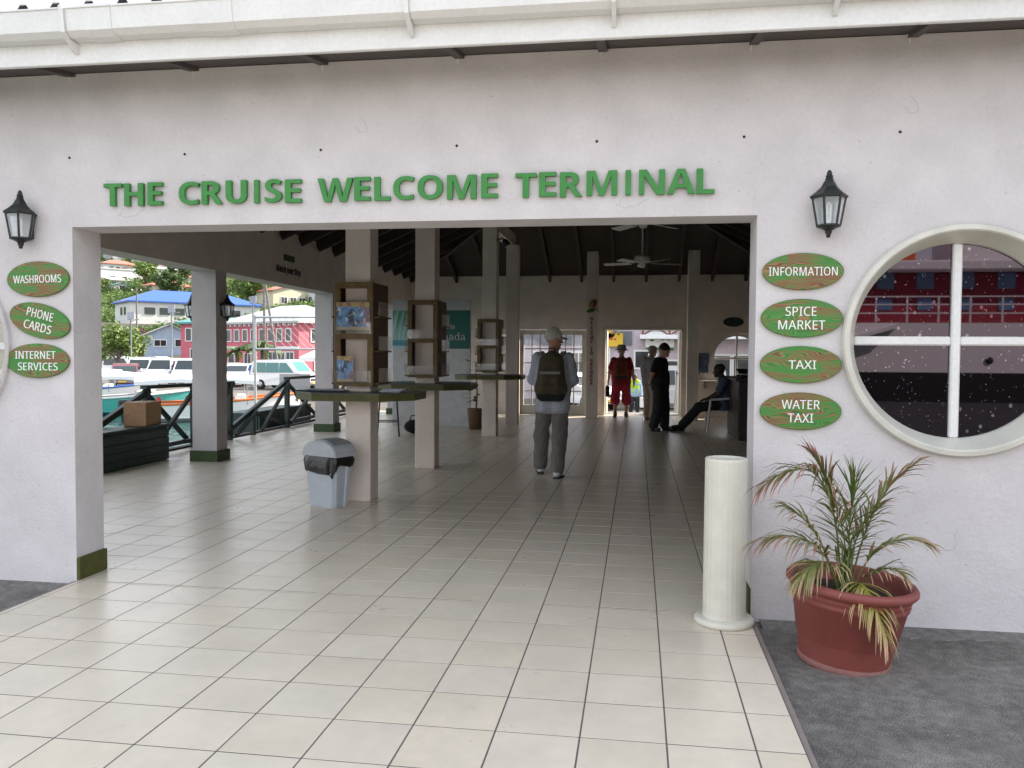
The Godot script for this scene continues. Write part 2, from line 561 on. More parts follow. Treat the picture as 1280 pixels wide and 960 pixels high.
	mat("boot_black", Color(0.01, 0.01, 0.011), 0.3)
	mat("eye", Color(0.03, 0.02, 0.02), 0.1)
	# print
	mat("teal_print", Color(0.008, 0.13, 0.115), 0.5)
	mat("panel_white", Color(0.66, 0.68, 0.69), 0.55, {"tex": fine, "tri": 1.3})
	mat("sign_red", Color(0.36, 0.03, 0.035), 0.6)
	mat("nutmeg_yellow", Color(0.42, 0.25, 0.04), 0.55)
	mat("leaf_green", Color(0.03, 0.12, 0.03), 0.5)
	mat("exit_green", Color(0.02, 0.11, 0.05), 0.6)
	mat("lettering_dark", Color(0.02, 0.02, 0.022), 0.7)
	mat("dark_wood", Color(0.035, 0.024, 0.019), 0.5, {"tex": patchy(256, 0.02, 0.2, 180, 0.6), "tri": 0.6})
	mat("ship_red", Color(0.26, 0.02, 0.035), 0.5)
	mat("ship_orange", Color(0.60, 0.13, 0.03), 0.5)
	mat("ship_window", Color(0.12, 0.22, 0.36), 0.1)


func print_tex(w: int, h: int, f: Callable) -> ImageTexture:
	var im := Image.create(w, h, false, Image.FORMAT_RGB8)
	for y in h:
		for x in w:
			var c: Color = f.call(float(x) / w, float(y) / h)
			im.set_pixel(x, y, c.linear_to_srgb())
	return ImageTexture.create_from_image(im)


const OPEN_L := -3.55
const OPEN_R := 0.652
const OPEN_T := 2.257
const WALL_B := -0.28
const EAVE := 3.24
const PITCH := 0.45
const XL := -5.9
const XR := 3.9
const ZB := -15.45


func roof_y(x: float, z: float) -> float:
	return EAVE + PITCH * minf(minf(x - XL, XR - x), minf(-z, z - ZB))


# a wall panel in x and y with a round hole; back and front faces, the ring inside the hole, and the four rim faces
func holed(mb: MB, x0: float, x1: float, y0: float, y1: float, c: Vector2, r: float, z0: float, z1: float) -> void:
	var ang := []
	for i in 64:
		ang.append(TAU * i / 64)
	for q in [Vector2(x0, y0), Vector2(x1, y0), Vector2(x0, y1), Vector2(x1, y1)]:
		ang.append(fposmod((q - c).angle(), TAU))
	ang.sort()
	var rim := func(a: float) -> Vector2:
		var d := Vector2(cos(a), sin(a))
		var t := 1e9
		if d.x > 1e-6: t = minf(t, (x1 - c.x) / d.x)
		if d.x < -1e-6: t = minf(t, (x0 - c.x) / d.x)
		if d.y > 1e-6: t = minf(t, (y1 - c.y) / d.y)
		if d.y < -1e-6: t = minf(t, (y0 - c.y) / d.y)
		return c + d * t
	for i in ang.size():
		var a: float = ang[i]
		var b: float = ang[(i + 1) % ang.size()]
		if absf(a - b) < 1e-6:
			continue
		var ia := c + Vector2(cos(a), sin(a)) * r
		var ib := c + Vector2(cos(b), sin(b)) * r
		var oa: Vector2 = rim.call(a)
		var ob: Vector2 = rim.call(b)
		mb.quad(Vector3(ia.x, ia.y, z1), Vector3(oa.x, oa.y, z1), Vector3(ob.x, ob.y, z1), Vector3(ib.x, ib.y, z1))
		mb.quad(Vector3(ib.x, ib.y, z0), Vector3(ob.x, ob.y, z0), Vector3(oa.x, oa.y, z0), Vector3(ia.x, ia.y, z0))
		mb.quad(Vector3(ia.x, ia.y, z0), Vector3(ia.x, ia.y, z1), Vector3(ib.x, ib.y, z1), Vector3(ib.x, ib.y, z0))
	mb.quad(Vector3(x0, y0, z0), Vector3(x0, y0, z1), Vector3(x0, y1, z1), Vector3(x0, y1, z0))
	mb.quad(Vector3(x1, y0, z1), Vector3(x1, y0, z0), Vector3(x1, y1, z0), Vector3(x1, y1, z1))
	mb.quad(Vector3(x0, y1, z1), Vector3(x1, y1, z1), Vector3(x1, y1, z0), Vector3(x0, y1, z0))


func round_window(b: Node3D, c: Vector3, r: float, glass: String, out := 1.0, wide := 0.11, paint := "cream_paint") -> void:
	# out: the way the raised rim faces along z
	var w := Node3D.new()
	w.name = "round_window"
	b.add_child(w, true)
	w.position = c
	var turn := Basis(Vector3.RIGHT, PI / 2 * out)
	var mb := MB.new()
	var ro := r + wide
	var deep := -0.115
	var lip := minf(0.03, wide * 0.4)
	mb.lathe([Vector2(r - 0.004, -0.16), Vector2(ro - 0.025, -0.16), Vector2(ro - 0.025, -0.002), Vector2(ro, -0.002), Vector2(ro + 0.003, 0.03), Vector2(ro - 0.006, 0.046), Vector2(ro - lip, 0.05), Vector2(ro - lip - 0.008, 0.042), Vector2(r + 0.006, deep + 0.035), Vector2(r, deep + 0.02), Vector2(r - 0.004, -0.16)], 72, Transform3D(turn, Vector3.ZERO), -1)
	put(mb, "frame", paint, w)
	var z := deep * out
	mb = MB.new()
	mb.cbox(Vector3(0, 0, z), Vector3(0.05, 2 * r - 0.002, 0.045), 0.008)
	put(mb, "muntin", "white_gloss", w)
	for s in [-1, 1]:
		mb = MB.new()
		mb.cbox(Vector3(s * (r / 2 + 0.0125), 0, z), Vector3(r - 0.027, 0.05, 0.045), 0.008)
		put(mb, "muntin", "white_gloss", w)
	for sx in [-1, 1]:
		for sy in [-1, 1]:
			var p := PackedVector2Array()
			var d := 0.024
			p.append(Vector2(d * sx, d * sy))
			for i in 19:
				var a := PI / 2 * i / 18
				p.append(Vector2(maxf(d, r * cos(a)) * sx, maxf(d, r * sin(a)) * sy))
			mb = MB.new()
			if Geometry2D.is_polygon_clockwise(p):
				p.reverse()
			var idx := Geometry2D.triangulate_polygon(p)
			var pz := (deep - 0.004) * out
			for i in range(0, idx.size(), 3):
				var q := [p[idx[i]], p[idx[i + 1]], p[idx[i + 2]]]
				if (q[1] - q[0]).cross(q[2] - q[0]) * out < 0:
					q = [q[0], q[2], q[1]]
				mb.tri(Vector3(q[0].x, q[0].y, pz), Vector3(q[1].x, q[1].y, pz), Vector3(q[2].x, q[2].y, pz))
			put(mb, "pane", glass, w)


func build_ground() -> void:
	# tiled floor: a grout bed and single tiles; those nearest to the viewer are pieces of their own
	var fl := Node3D.new()
	fl.name = "tiled_floor"
	structure(fl)
	add_child(fl)
	var mb := MB.new()
	mb.span(Vector3(-6.79, -0.4, -15.6), Vector3(3.7, -0.0014, -0.001))
	mb.span(Vector3(-3.542, -0.4, 0.001), Vector3(0.64, -0.0014, 9.0))
	put(mb, "grout_bed", "grout", fl)
	mb = MB.new()
	mb.span(Vector3(0.641, -0.3, 0.003), Vector3(0.663, -0.004, 9.0))
	mb.span(Vector3(-3.565, -0.3, 0.003), Vector3(-3.543, -0.004, 9.0))
	put(mb, "edge_strip", "kerb_red", fl)
	var spots := []
	var S := 0.33
	for j in range(-54, 30):
		var z0 := (j + 6.0721) * S
		for k in range(-16, 20):
			var x0 := (k - 7.6168) * S
			for area in [[-6.78, 3.62, -15.5, -0.002], [-3.54, 0.638, 0.002, 8.9]]:
				var a := Vector2(maxf(x0, area[0]), maxf(z0, area[2]))
				var b := Vector2(minf(x0 + S, area[1]), minf(z0 + S, area[3]))
				if b.x - a.x > 0.02 and b.y - a.y > 0.02:
					var c := (a + b) / 2
					var d := Vector3(c.x, 0, c.y) - Vector3(0, 1.478, 4.842)
					var ang := atan2(-d.x, -d.z) - 0.149
					var seen: bool = absf(ang) < 0.6 and c.y < 2.6
					spots.append([d.length() if seen else d.length() + 100.0, a, b])
	spots.sort_custom(func(p, q): return p[0] < q[0])
	var kinds := {}
	rng.seed = 8
	var rest := MB.new()
	for i in spots.size():
		var a: Vector2 = spots[i][1]
		var b: Vector2 = spots[i][2]
		var c := Vector3((a.x + b.x) / 2, -0.006, (a.y + b.y) / 2)
		var s := Vector3(b.x - a.x - 0.0072, 0.012, b.y - a.y - 0.0078)
		var dy := rng.randf_range(-0.0004, 0.0006)
		var tone := rng.randi_range(0, 4)
		if i < 300:
			var key := Vector2i(roundi(s.x * 1000), roundi(s.z * 1000))
			if not kinds.has(key):
				var t := MB.new()
				t.cbox(Vector3.ZERO, s, 0.0006)
				kinds[key] = t.mesh()
			inst("tile", kinds[key], M["tile%d" % tone], fl, c + Vector3(0, dy, 0))
		else:
			var h := s / 2
			var y := dy
			var lo := -0.0016
			var P := [c + Vector3(-h.x, 0, h.z), c + Vector3(h.x, 0, h.z), c + Vector3(h.x, 0, -h.z), c + Vector3(-h.x, 0, -h.z)]
			for q in 4:
				P[q].y = y
			rest.quad(P[0], P[1], P[2], P[3])
			for q in 4:
				var u: Vector3 = P[q]
				var w: Vector3 = P[(q + 1) % 4]
				rest.quad(Vector3(u.x, lo, u.z), Vector3(w.x, lo, w.z), w, u)
	var far := put(rest, "far_tiles", "tile0", fl)
	far.set_meta("kind", "stuff")

	# forecourt of worn concrete on both sides of the walkway, a smoother strip along the wall foot
	mb = MB.new()
	mb.span(Vector3(-6.6, -1.9, 0.0), Vector3(-3.566, -0.04, 9.0))
	mb.span(Vector3(0.664, -1.9, 0.0), Vector3(42.0, -0.04, 9.0))
	structure(put(mb, "concrete_pavement", "concrete", self))
	mb = MB.new()
	mb.span(Vector3(-6.6, -1.9, 9.001), Vector3(42.0, -0.045, 24.0))
	structure(put(mb, "quay", "asphalt", self))
	mb = MB.new()
	rng.seed = 3
	for side in [[0.70, 4.2], [-6.6, -3.60]]:
		var n := 60
		for i in n:
			var x0: float = lerpf(side[0], side[1], float(i) / n)
			var x1: float = lerpf(side[0], side[1], float(i + 1) / n)
			var f := func(x: float) -> float: return 0.13 + 0.02 * sin(x * 9.0) + 0.012 * sin(x * 31.0 + 1.0) + 0.01 * sin(x * 57.0)
			var z0: float = f.call(x0)
			var z1: float = f.call(x1)
			mb.quad(Vector3(x0, -0.033, z0), Vector3(x1, -0.033, z1), Vector3(x1, -0.022, 0.0), Vector3(x0, -0.022, 0.0))
			mb.quad(Vector3(x0, -0.041, z0 + 0.006), Vector3(x1, -0.041, z1 + 0.006), Vector3(x1, -0.033, z1), Vector3(x0, -0.033, z0))
	structure(put(mb, "pavement_edging", "concrete_pale", self))

	# land behind the terminal, one metre lower; the harbour water to its side
	mb = MB.new()
	var shore := PackedVector2Array([Vector2(42, -15.62), Vector2(-6.62, -15.62), Vector2(-6.62, -18.5), Vector2(-15.5, -25.5), Vector2(-37, -43), Vector2(-130, -60), Vector2(-900, -90), Vector2(-900, -1200), Vector2(900, -1200), Vector2(900, -15.62)])
	var flat := Transform3D(Basis(Vector3.RIGHT, PI / 2), Vector3.ZERO)
	mb.prism(shore, 1.0, 2.2, flat)
	structure(put(mb, "ground", "dock_ground", self))
	mb = MB.new()
	mb.quad(Vector3(-900, -1.15, 900), Vector3(900, -1.15, 900), Vector3(900, -1.15, -200), Vector3(-900, -1.15, -200))
	structure(put(mb, "water", "water", self))
	mb = MB.new()
	mb.box(Vector3(10, -0.994, -31.5), Vector3(70, 0.012, 11))
	structure(put(mb, "road", "street", self))
	# foundation under the terminal
	mb = MB.new()
	mb.span(Vector3(-6.85, -1.9, -15.6), Vector3(3.9, -0.401, -0.01))
	mb.span(Vector3(-6.90, -1.9, -15.61), Vector3(-6.791, 0.03, -0.02))
	structure(put(mb, "quay_foundation", "quay_wall", self))
	# steps down to the street behind the far door
	mb = MB.new()
	mb.span(Vector3(-1.6, -1.0, -16.7), Vector3(3.9, -0.02, -15.62))
	for i in 5:
		mb.span(Vector3(-1.6, -1.0, -16.7 - 0.3 * (i + 1)), Vector3(1.6, -0.02 - 0.163 * (i + 1), -16.7 - 0.3 * i - 0.001))
	structure(put(mb, "steps", "concrete_pale", self))
	# hillside
	mb = MB.new()
	var N := 46
	var K := 40
	var g := []
	for j in K + 1:
		var row := []
		for i in N + 1:
			var x := lerpf(-620, 120, float(i) / N)
			var z := lerpf(-88, -620, pow(float(j) / K, 1.3))
			row.append(Vector3(x, hill_y(x, z), z))
		g.append(row)
	for j in K:
		for i in N:
			mb.quad(g[j][i], g[j][i + 1], g[j + 1][i + 1], g[j + 1][i], 1)
	structure(put(mb, "hillside", "hill_soil", self))


func hill_y(x: float, z: float) -> float:
	var D := 4.84 - z
	var P := [[0, -1.2], [95, -1.2], [110, 1.0], [130, 5.6], [200, 15], [280, 28], [330, 37.5], [450, 71], [640, 118]]
	var y := -1.2
	for i in P.size() - 1:
		if D >= P[i][0]:
			y = lerpf(P[i][1], P[i + 1][1], clampf((D - P[i][0]) / (P[i + 1][0] - P[i][0]), 0, 1))
	var away := clampf((x - 0.0) / 90.0, 0, 1)
	return lerpf(y, -1.2, away)


func build_terminal() -> void:
	var b := thing("terminal_building", "pale lilac plastered terminal hall with wide square entrance and round windows", "building")
	# front wall
	var mb := MB.new()
	holed(mb, XL, OPEN_L, -0.1, 3.212, Vector2(-4.605, 1.50), 0.61, WALL_B, 0.0)
	holed(mb, OPEN_R, XR, -0.1, 3.212, Vector2(1.742, 1.555), 0.62, WALL_B, 0.0)
	mb.span(Vector3(OPEN_L, OPEN_T, WALL_B), Vector3(OPEN_R, 3.212, 0.0))
	mb.span(Vector3(XL, 3.2125, WALL_B), Vector3(XR, EAVE + 0.14, -0.141))
	put(mb, "front_wall", "plaster", b)
	round_window(b, Vector3(1.742, 1.56, 0), 0.54, "film_glass", 1.0, 0.088)
	round_window(b, Vector3(-4.605, 1.50, 0), 0.595, "clear_pane", 1.0, 0.02, "plaster")
	# drilled holes with dark plugs above the lettering
	for x in [-3.562, -2.78, -1.9, -1.064, -0.245, 0.573, 1.396]:
		mb = MB.new()
		mb.lathe([Vector2(0.008, 0), Vector2(0.008, 0.003), Vector2(0.005, 0.0035), Vector2(0.004, 0.001), Vector2(0, 0.001)], 10, Transform3D(Basis(Vector3.RIGHT, PI / 2), Vector3(x, 2.692, 0)))
		put(mb, "anchor_plug", "lettering_dark", b)
	# painted skirting inside the two reveals of the entrance
	pbox("skirting", "olive_paint", b, Vector3(OPEN_L + 0.008, 0.072, -0.145), Vector3(0.024, 0.144, 0.288), 0.004)
	pbox("skirting", "olive_paint", b, Vector3(OPEN_R - 0.006, 0.072, -0.145), Vector3(0.016, 0.144, 0.285), 0.004)
	# side walls: the harbour side is a header on square columns, the other side is closed
	mb = MB.new()
	mb.span(Vector3(XL, 2.55, -15.2), Vector3(-5.55, EAVE + 0.15, WALL_B - 0.001))
	put(mb, "side_wall", "plaster_inside", b)
	for z in [[-5.57, -5.86], [-9.88, -10.2], [-14.4, -14.7]]:
		mb = MB.new()
		mb.span(Vector3(XL + 0.001, 0.0, z[1]), Vector3(-5.551, 2.549, z[0]))
		var c := put(mb, "column", "plaster", b)
		pbox("base", "base_green", c, Vector3(-5.7255, 0.072, (z[0] + z[1]) / 2), Vector3(0.40, 0.144, 0.36), 0.006)
	mb = MB.new()
	mb.span(Vector3(3.6, 0.0, -15.2), Vector3(XR, EAVE + 0.13, WALL_B - 0.001))
	put(mb, "side_wall", "plaster_inside", b)
	# far wall with its door, glazed door and round window
	mb = MB.new()
	mb.span(Vector3(XL, -0.1, ZB), Vector3(-2.86, EAVE + 0.1, -15.2))
	mb.span(Vector3(-2.86, 2.05, ZB), Vector3(-1.2, EAVE + 0.1, -15.2))
	mb.span(Vector3(-1.2, -0.1, ZB), Vector3(-0.79, EAVE + 0.1, -15.2))
	mb.span(Vector3(-0.79, 2.07, ZB), Vector3(1.04, EAVE + 0.1, -15.2))
	holed(mb, 1.04, XR, -0.1, EAVE + 0.1, Vector2(2.3, 1.39), 0.6, ZB, -15.2)
	put(mb, "far_wall", "plaster_inside", b)
	round_window(b, Vector3(2.3, 1.39, -15.45), 0.52, "clear_pane", -1.0)
	mb = MB.new()
	mb.span(Vector3(-0.84, -0.02, ZB - 0.03), Vector3(-0.765, 2.095, -15.17))
	mb.span(Vector3(1.015, -0.02, ZB - 0.03), Vector3(1.09, 2.095, -15.17))
	mb.span(Vector3(-0.764, 2.045, ZB - 0.03), Vector3(1.014, 2.095, -15.17))
	put(mb, "door_frame", "cream_paint", b)
	# door leaves folded back outwards against the frame
	for s in [[-0.755, 1.0], [1.005, -1.0]]:
		var x: float = s[0]
		mb = MB.new()
		mb.cbox(Vector3(x, 1.02, -15.9), Vector3(0.045, 2.03, 0.86), 0.006)
		var leaf := put(mb, "door_leaf", "cream_paint", b)
		mb = MB.new()
		mb.tube([Vector3(x + 0.03 * s[1], 1.02, -15.52), Vector3(x + 0.075 * s[1], 1.02, -15.52), Vector3(x + 0.085 * s[1], 1.02, -15.62)], 0.012, 8)
		put(mb, "handle", "black_metal", leaf)
	# glazed double door
	for s in [0, 1]:
		var x0: float = -2.84 + 0.82 * s
		var leaf := Node3D.new()
		leaf.name = "glazed_door"
		b.add_child(leaf, true)
		mb = MB.new()
		mb.span(Vector3(x0, 0.0, -15.36), Vector3(x0 + 0.1, 2.04, -15.3))
		mb.span(Vector3(x0 + 0.70, 0.0, -15.36), Vector3(x0 + 0.80, 2.04, -15.3))
		mb.span(Vector3(x0 + 0.1, 1.93, -15.36), Vector3(x0 + 0.70, 2.04, -15.3))
		mb.span(Vector3(x0 + 0.1, 0.0, -15.36), Vector3(x0 + 0.70, 0.22, -15.3))
		put(mb, "frame", "cream_paint", leaf)
		for i in range(1, 3):
			pbox("glazing_bar", "cream_paint", leaf, Vector3(x0 + 0.1 + 0.2 * i, 1.075, -15.33), Vector3(0.03, 1.708, 0.035), 0.004)
		for i in range(1, 5):
			for k in 3:
				pbox("glazing_bar", "cream_paint", leaf, Vector3(x0 + 0.2 + 0.2 * k, 0.22 + 0.342 * i, -15.33), Vector3(0.168, 0.03, 0.034), 0.004)
		for i in 5:
			for k in 3:
				pbox("pane", "clear_pane", leaf, Vector3(x0 + 0.2 + 0.2 * k, 0.391 + 0.342 * i, -15.335), Vector3(0.17, 0.312, 0.004))
	# free columns inside: three carry the counters, one more behind them, two flank the far door
	for c in [[-2.726, -3.195, 2.0], [-2.672, -5.605, 2.0], [-2.605, -9.875, 2.0], [-2.585, -12.43, 2.0], [-1.03, -14.34, 2.0], [1.225, -14.34, 2.0]]:
		var top: float = roof_y(c[0], c[1]) + 0.06
		if c[1] > -14:
			top = 3.72
		pbox("column", "plaster_inside", b, Vector3(c[0], top / 2, c[1]), Vector3(0.255, top, 0.255), 0.006)
	pbox("beam", "plaster_inside", b, Vector3(-2.66, 3.841, -7.9), Vector3(0.2, 0.24, 9.4), 0.006)
	# roof: boarded underside on four slopes, rafters, corrugated sheet, fascia, gutter
	mb = MB.new()
	var e := 0.14
	var A := Vector3(XL - 0.5, roof_y(XL - 0.5, -8), ZB - 1.05)
	A.y = EAVE - PITCH * 0.5
	var mid := (XL + XR) / 2
	var half := (XR - XL) / 2
	var ridge_y := EAVE + PITCH * half
	var rf := Vector3(mid, ridge_y, -half)
	var rb := Vector3(mid, ridge_y, ZB + half)
	var f0 := Vector3(XL, EAVE, -0.14)
	var f1 := Vector3(XR, EAVE, -0.14)
	var k0 := Vector3(XL, EAVE, ZB)
	var k1 := Vector3(XR, EAVE, ZB)
	f0.y = EAVE + 0.001
	f1.y = f0.y
	mb.tri(f0, rf, f1)
	mb.tri(f1, rf, rb)
	mb.tri(f1, rb, k1)
	mb.tri(f0, k0, rb)
	mb.tri(f0, rb, rf)
	mb.tri(k0, k1, rb)
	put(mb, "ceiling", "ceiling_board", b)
	# boards of the ceiling lie along the slopes: thin battens between the rafters
	for z in range(0, 20):
		var zz := -0.75 - z * 0.76
		var run := minf(minf(half, -zz), zz - ZB)
		if run < 0.4:
			continue
		for s in [-1, 1]:
			var xe: float = XL + 0.36 if s < 0 else XR - 0.31
			var xi: float = (XL + run) if s < 0 else (XR - run)
			if absf(xi - xe) < 0.4 or (s < 0 and xi < xe) or (s > 0 and xi > xe):
				continue
			mb = MB.new()
			mb.bar(Vector3(xe, roof_y(xe, -7.7) - 0.10, zz), Vector3(xi, EAVE + PITCH * run - 0.10, zz), 0.06, 0.18, Vector3.UP)
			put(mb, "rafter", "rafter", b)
	for i in range(1, 13):
		var x := XL + i * 0.76
		var run := minf(x - XL, XR - x)
		for s in [0, 1]:
			var ze := WALL_B - 0.01 if s == 0 else -15.19
			var zi := -run if s == 0 else ZB + run
			if absf(ze - zi) < 0.4:
				continue
			var he := EAVE + PITCH * minf(-ze, ze - ZB)
			mb = MB.new()
			mb.bar(Vector3(x, he - 0.10, ze), Vector3(x, EAVE + PITCH * run - 0.10, zi), 0.06, 0.18, Vector3.UP)
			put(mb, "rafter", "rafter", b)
	for q in [[Vector3(XL + 0.4, 0, -0.4), rf], [Vector3(XR - 0.4, 0, -0.4), rf], [Vector3(XL + 0.4, 0, ZB + 0.4), rb], [Vector3(XR - 0.4, 0, ZB + 0.4), rb]]:
		var p: Vector3 = q[0]
		p.y = EAVE + PITCH * 0.4 - 0.13
		mb = MB.new()
		mb.bar(p, q[1] - Vector3(0, 0.13, 0), 0.09, 0.22, Vector3.UP)
		put(mb, "hip_rafter", "rafter", b)
	# corrugated sheet, each rib running up the front slope to the hip
	mb = MB.new()
	var zf := 0.53
	var xa := XL - 0.95
	var xb := XR + 0.95
	var y_at := func(z: float) -> float: return 3.399 + PITCH * (zf - z)
	var prof := []
	var x := xa
	while x < xb:
		for d in [[0.0, 0.0], [0.105, 0.0], [0.125, 0.032], [0.165, 0.032], [0.185, 0.0]]:
			if x + d[0] <= xb:
				prof.append(Vector2(x + d[0], d[1]))
		x += 0.2035
	for i in prof.size() - 1:
		var p: Vector2 = prof[i]
		var q: Vector2 = prof[i + 1]
		var zp: float = zf - minf(p.x - xa, xb - p.x)
		var zq: float = zf - minf(q.x - xa, xb - q.x)
		var P0 := Vector3(p.x, y_at.call(zf) + p.y, zf)
		var P1 := Vector3(q.x, y_at.call(zf) + q.y, zf)
		mb.quad(P0, P1, Vector3(q.x, y_at.call(zq) + q.y, zq), Vector3(p.x, y_at.call(zp) + p.y, zp))
		mb.quad(P0 - Vector3(0, 0.012, 0), P1 - Vector3(0, 0.012, 0), P1, P0)
	var zk := ZB - 0.95
	var top: float = 3.399 + PITCH * (xb - xa) / 2
	var c0 := Vector3(xa, 3.399, zf)
	var c1 := Vector3(xb, 3.399, zf)
	var c2 := Vector3(xb, 3.399, zk)
	var c3 := Vector3(xa, 3.399, zk)
	var h := (xb - xa) / 2
	var r0 := Vector3(mid, top, zf - h)
	var r1 := Vector3(mid, top, zk + h)
	mb.quad(c3, c0, r0, r1)
	mb.quad(c1, c2, r1, r0)
	mb.tri(c2, c3, r1)
	# underside of the sheet outside the walls
	mb.quad(c3 - Vector3(0, 0.03, 0), c2 - Vector3(0, 0.03, 0), Vector3(XR, EAVE + 0.32, ZB), Vector3(XL, EAVE + 0.32, ZB))
	mb.quad(c0 - Vector3(0, 0.03, 0), c3 - Vector3(0, 0.03, 0), Vector3(XL, EAVE + 0.32, ZB), Vector3(XL, EAVE + 0.32, 0))
	mb.quad(c2 - Vector3(0, 0.03, 0), c1 - Vector3(0, 0.03, 0), Vector3(XR, EAVE + 0.32, 0), Vector3(XR, EAVE + 0.32, ZB))
	put(mb, "roof", "roof_sheet", b)
	mb = MB.new()
	mb.prism(PackedVector2Array([Vector2(-0.139, 3.27), Vector2(-0.139, 3.258), Vector2(0.0, 3.216), Vector2(0.395, 3.1504), Vector2(0.395, 3.1624), Vector2(0.0, 3.228)]), -xb, -xa, Transform3D(Basis(Vector3(0, 0, 1), Vector3.UP, Vector3(-1, 0, 0)), Vector3.ZERO))
	put(mb, "soffit", "dark_soffit", b)
	for i in 15:
		var rx := -5.62 + i * 0.83
		mb = MB.new()
		mb.prism(PackedVector2Array([Vector2(0.004, 3.213), Vector2(0.004, 3.193), Vector2(0.03, 3.185), Vector2(0.39, 3.1214), Vector2(0.39, 3.1483)]), rx, rx + 0.05, Transform3D(Basis(Vector3(0, 0, 1), Vector3.UP, Vector3(-1, 0, 0)), Vector3.ZERO))
		put(mb, "rafter_tail", "dark_soffit", b)
		mb = MB.new()
		mb.span(Vector3(-rx - 0.055, 3.196, 0.001), Vector3(-rx - 0.02, 3.208, 0.02))
		mb.span(Vector3(-rx - 0.043, 3.166, 0.001), Vector3(-rx - 0.033, 3.195, 0.012))
		put(mb, "clip", "white_gloss", b)
	pbox("fascia", "white_gloss", b, Vector3(mid, 3.23985, 0.413), Vector3(xb - xa, 0.2515, 0.032), 0.004)
	pbox("fascia", "white_gloss", b, Vector3(xa + 0.016, 3.25, (zk + 0.39) / 2), Vector3(0.032, 0.24, 0.39 - zk), 0.004)
	pbox("fascia", "white_gloss", b, Vector3(xb - 0.016, 3.25, (zk + 0.39) / 2), Vector3(0.032, 0.24, 0.39 - zk), 0.004)
	pbox("fascia", "white_gloss", b, Vector3(mid, 3.25, zk + 0.02), Vector3(xb - xa - 0.07, 0.24, 0.032), 0.004)
	var gut := PackedVector2Array([Vector2(0.431, 3.2319), Vector2(0.5, 3.235), Vector2(0.535, 3.262), Vector2(0.552, 3.372), Vector2(0.56, 3.3761), Vector2(0.56, 3.3841), Vector2(0.543, 3.384), Vector2(0.525, 3.268), Vector2(0.496, 3.243), Vector2(0.431, 3.24)])
	var side := Transform3D(Basis(Vector3(0, 0, 1), Vector3.UP, Vector3(-1, 0, 0)), Vector3.ZERO)
	mb = MB.new()
	mb.prism(gut, -xb, -xa, side)
	var g := put(mb, "gutter", "white_gloss", b)
	var wide := PackedVector2Array([Vector2(0.4305, 3.226), Vector2(0.502, 3.229), Vector2(0.541, 3.258), Vector2(0.5585, 3.3699), Vector2(0.566, 3.374), Vector2(0.566, 3.39), Vector2(0.554, 3.3901), Vector2(0.5355, 3.2615), Vector2(0.5002, 3.2343), Vector2(0.4305, 3.2313)])
	for u in [[-2.985, 0.17], [-2.285, 0.197]]:
		mb = MB.new()
		mb.prism(wide, -u[0] - u[1] / 2, -u[0] + u[1] / 2, side)
		put(mb, "gutter_joint", "white_gloss", g)
	for u in [-3.19, -1.216, -0.14, 0.95, 1.99, -4.3]:
		mb = MB.new()
		mb.prism(PackedVector2Array([Vector2(0.43, 3.17), Vector2(0.44, 3.1651), Vector2(0.55, 3.2499), Vector2(0.572, 3.392), Vector2(0.56, 3.394), Vector2(0.543, 3.257), Vector2(0.505, 3.226), Vector2(0.43, 3.2255)]), -u - 0.012, -u + 0.012, side)
		put(mb, "gutter_bracket", "white_gloss", g)


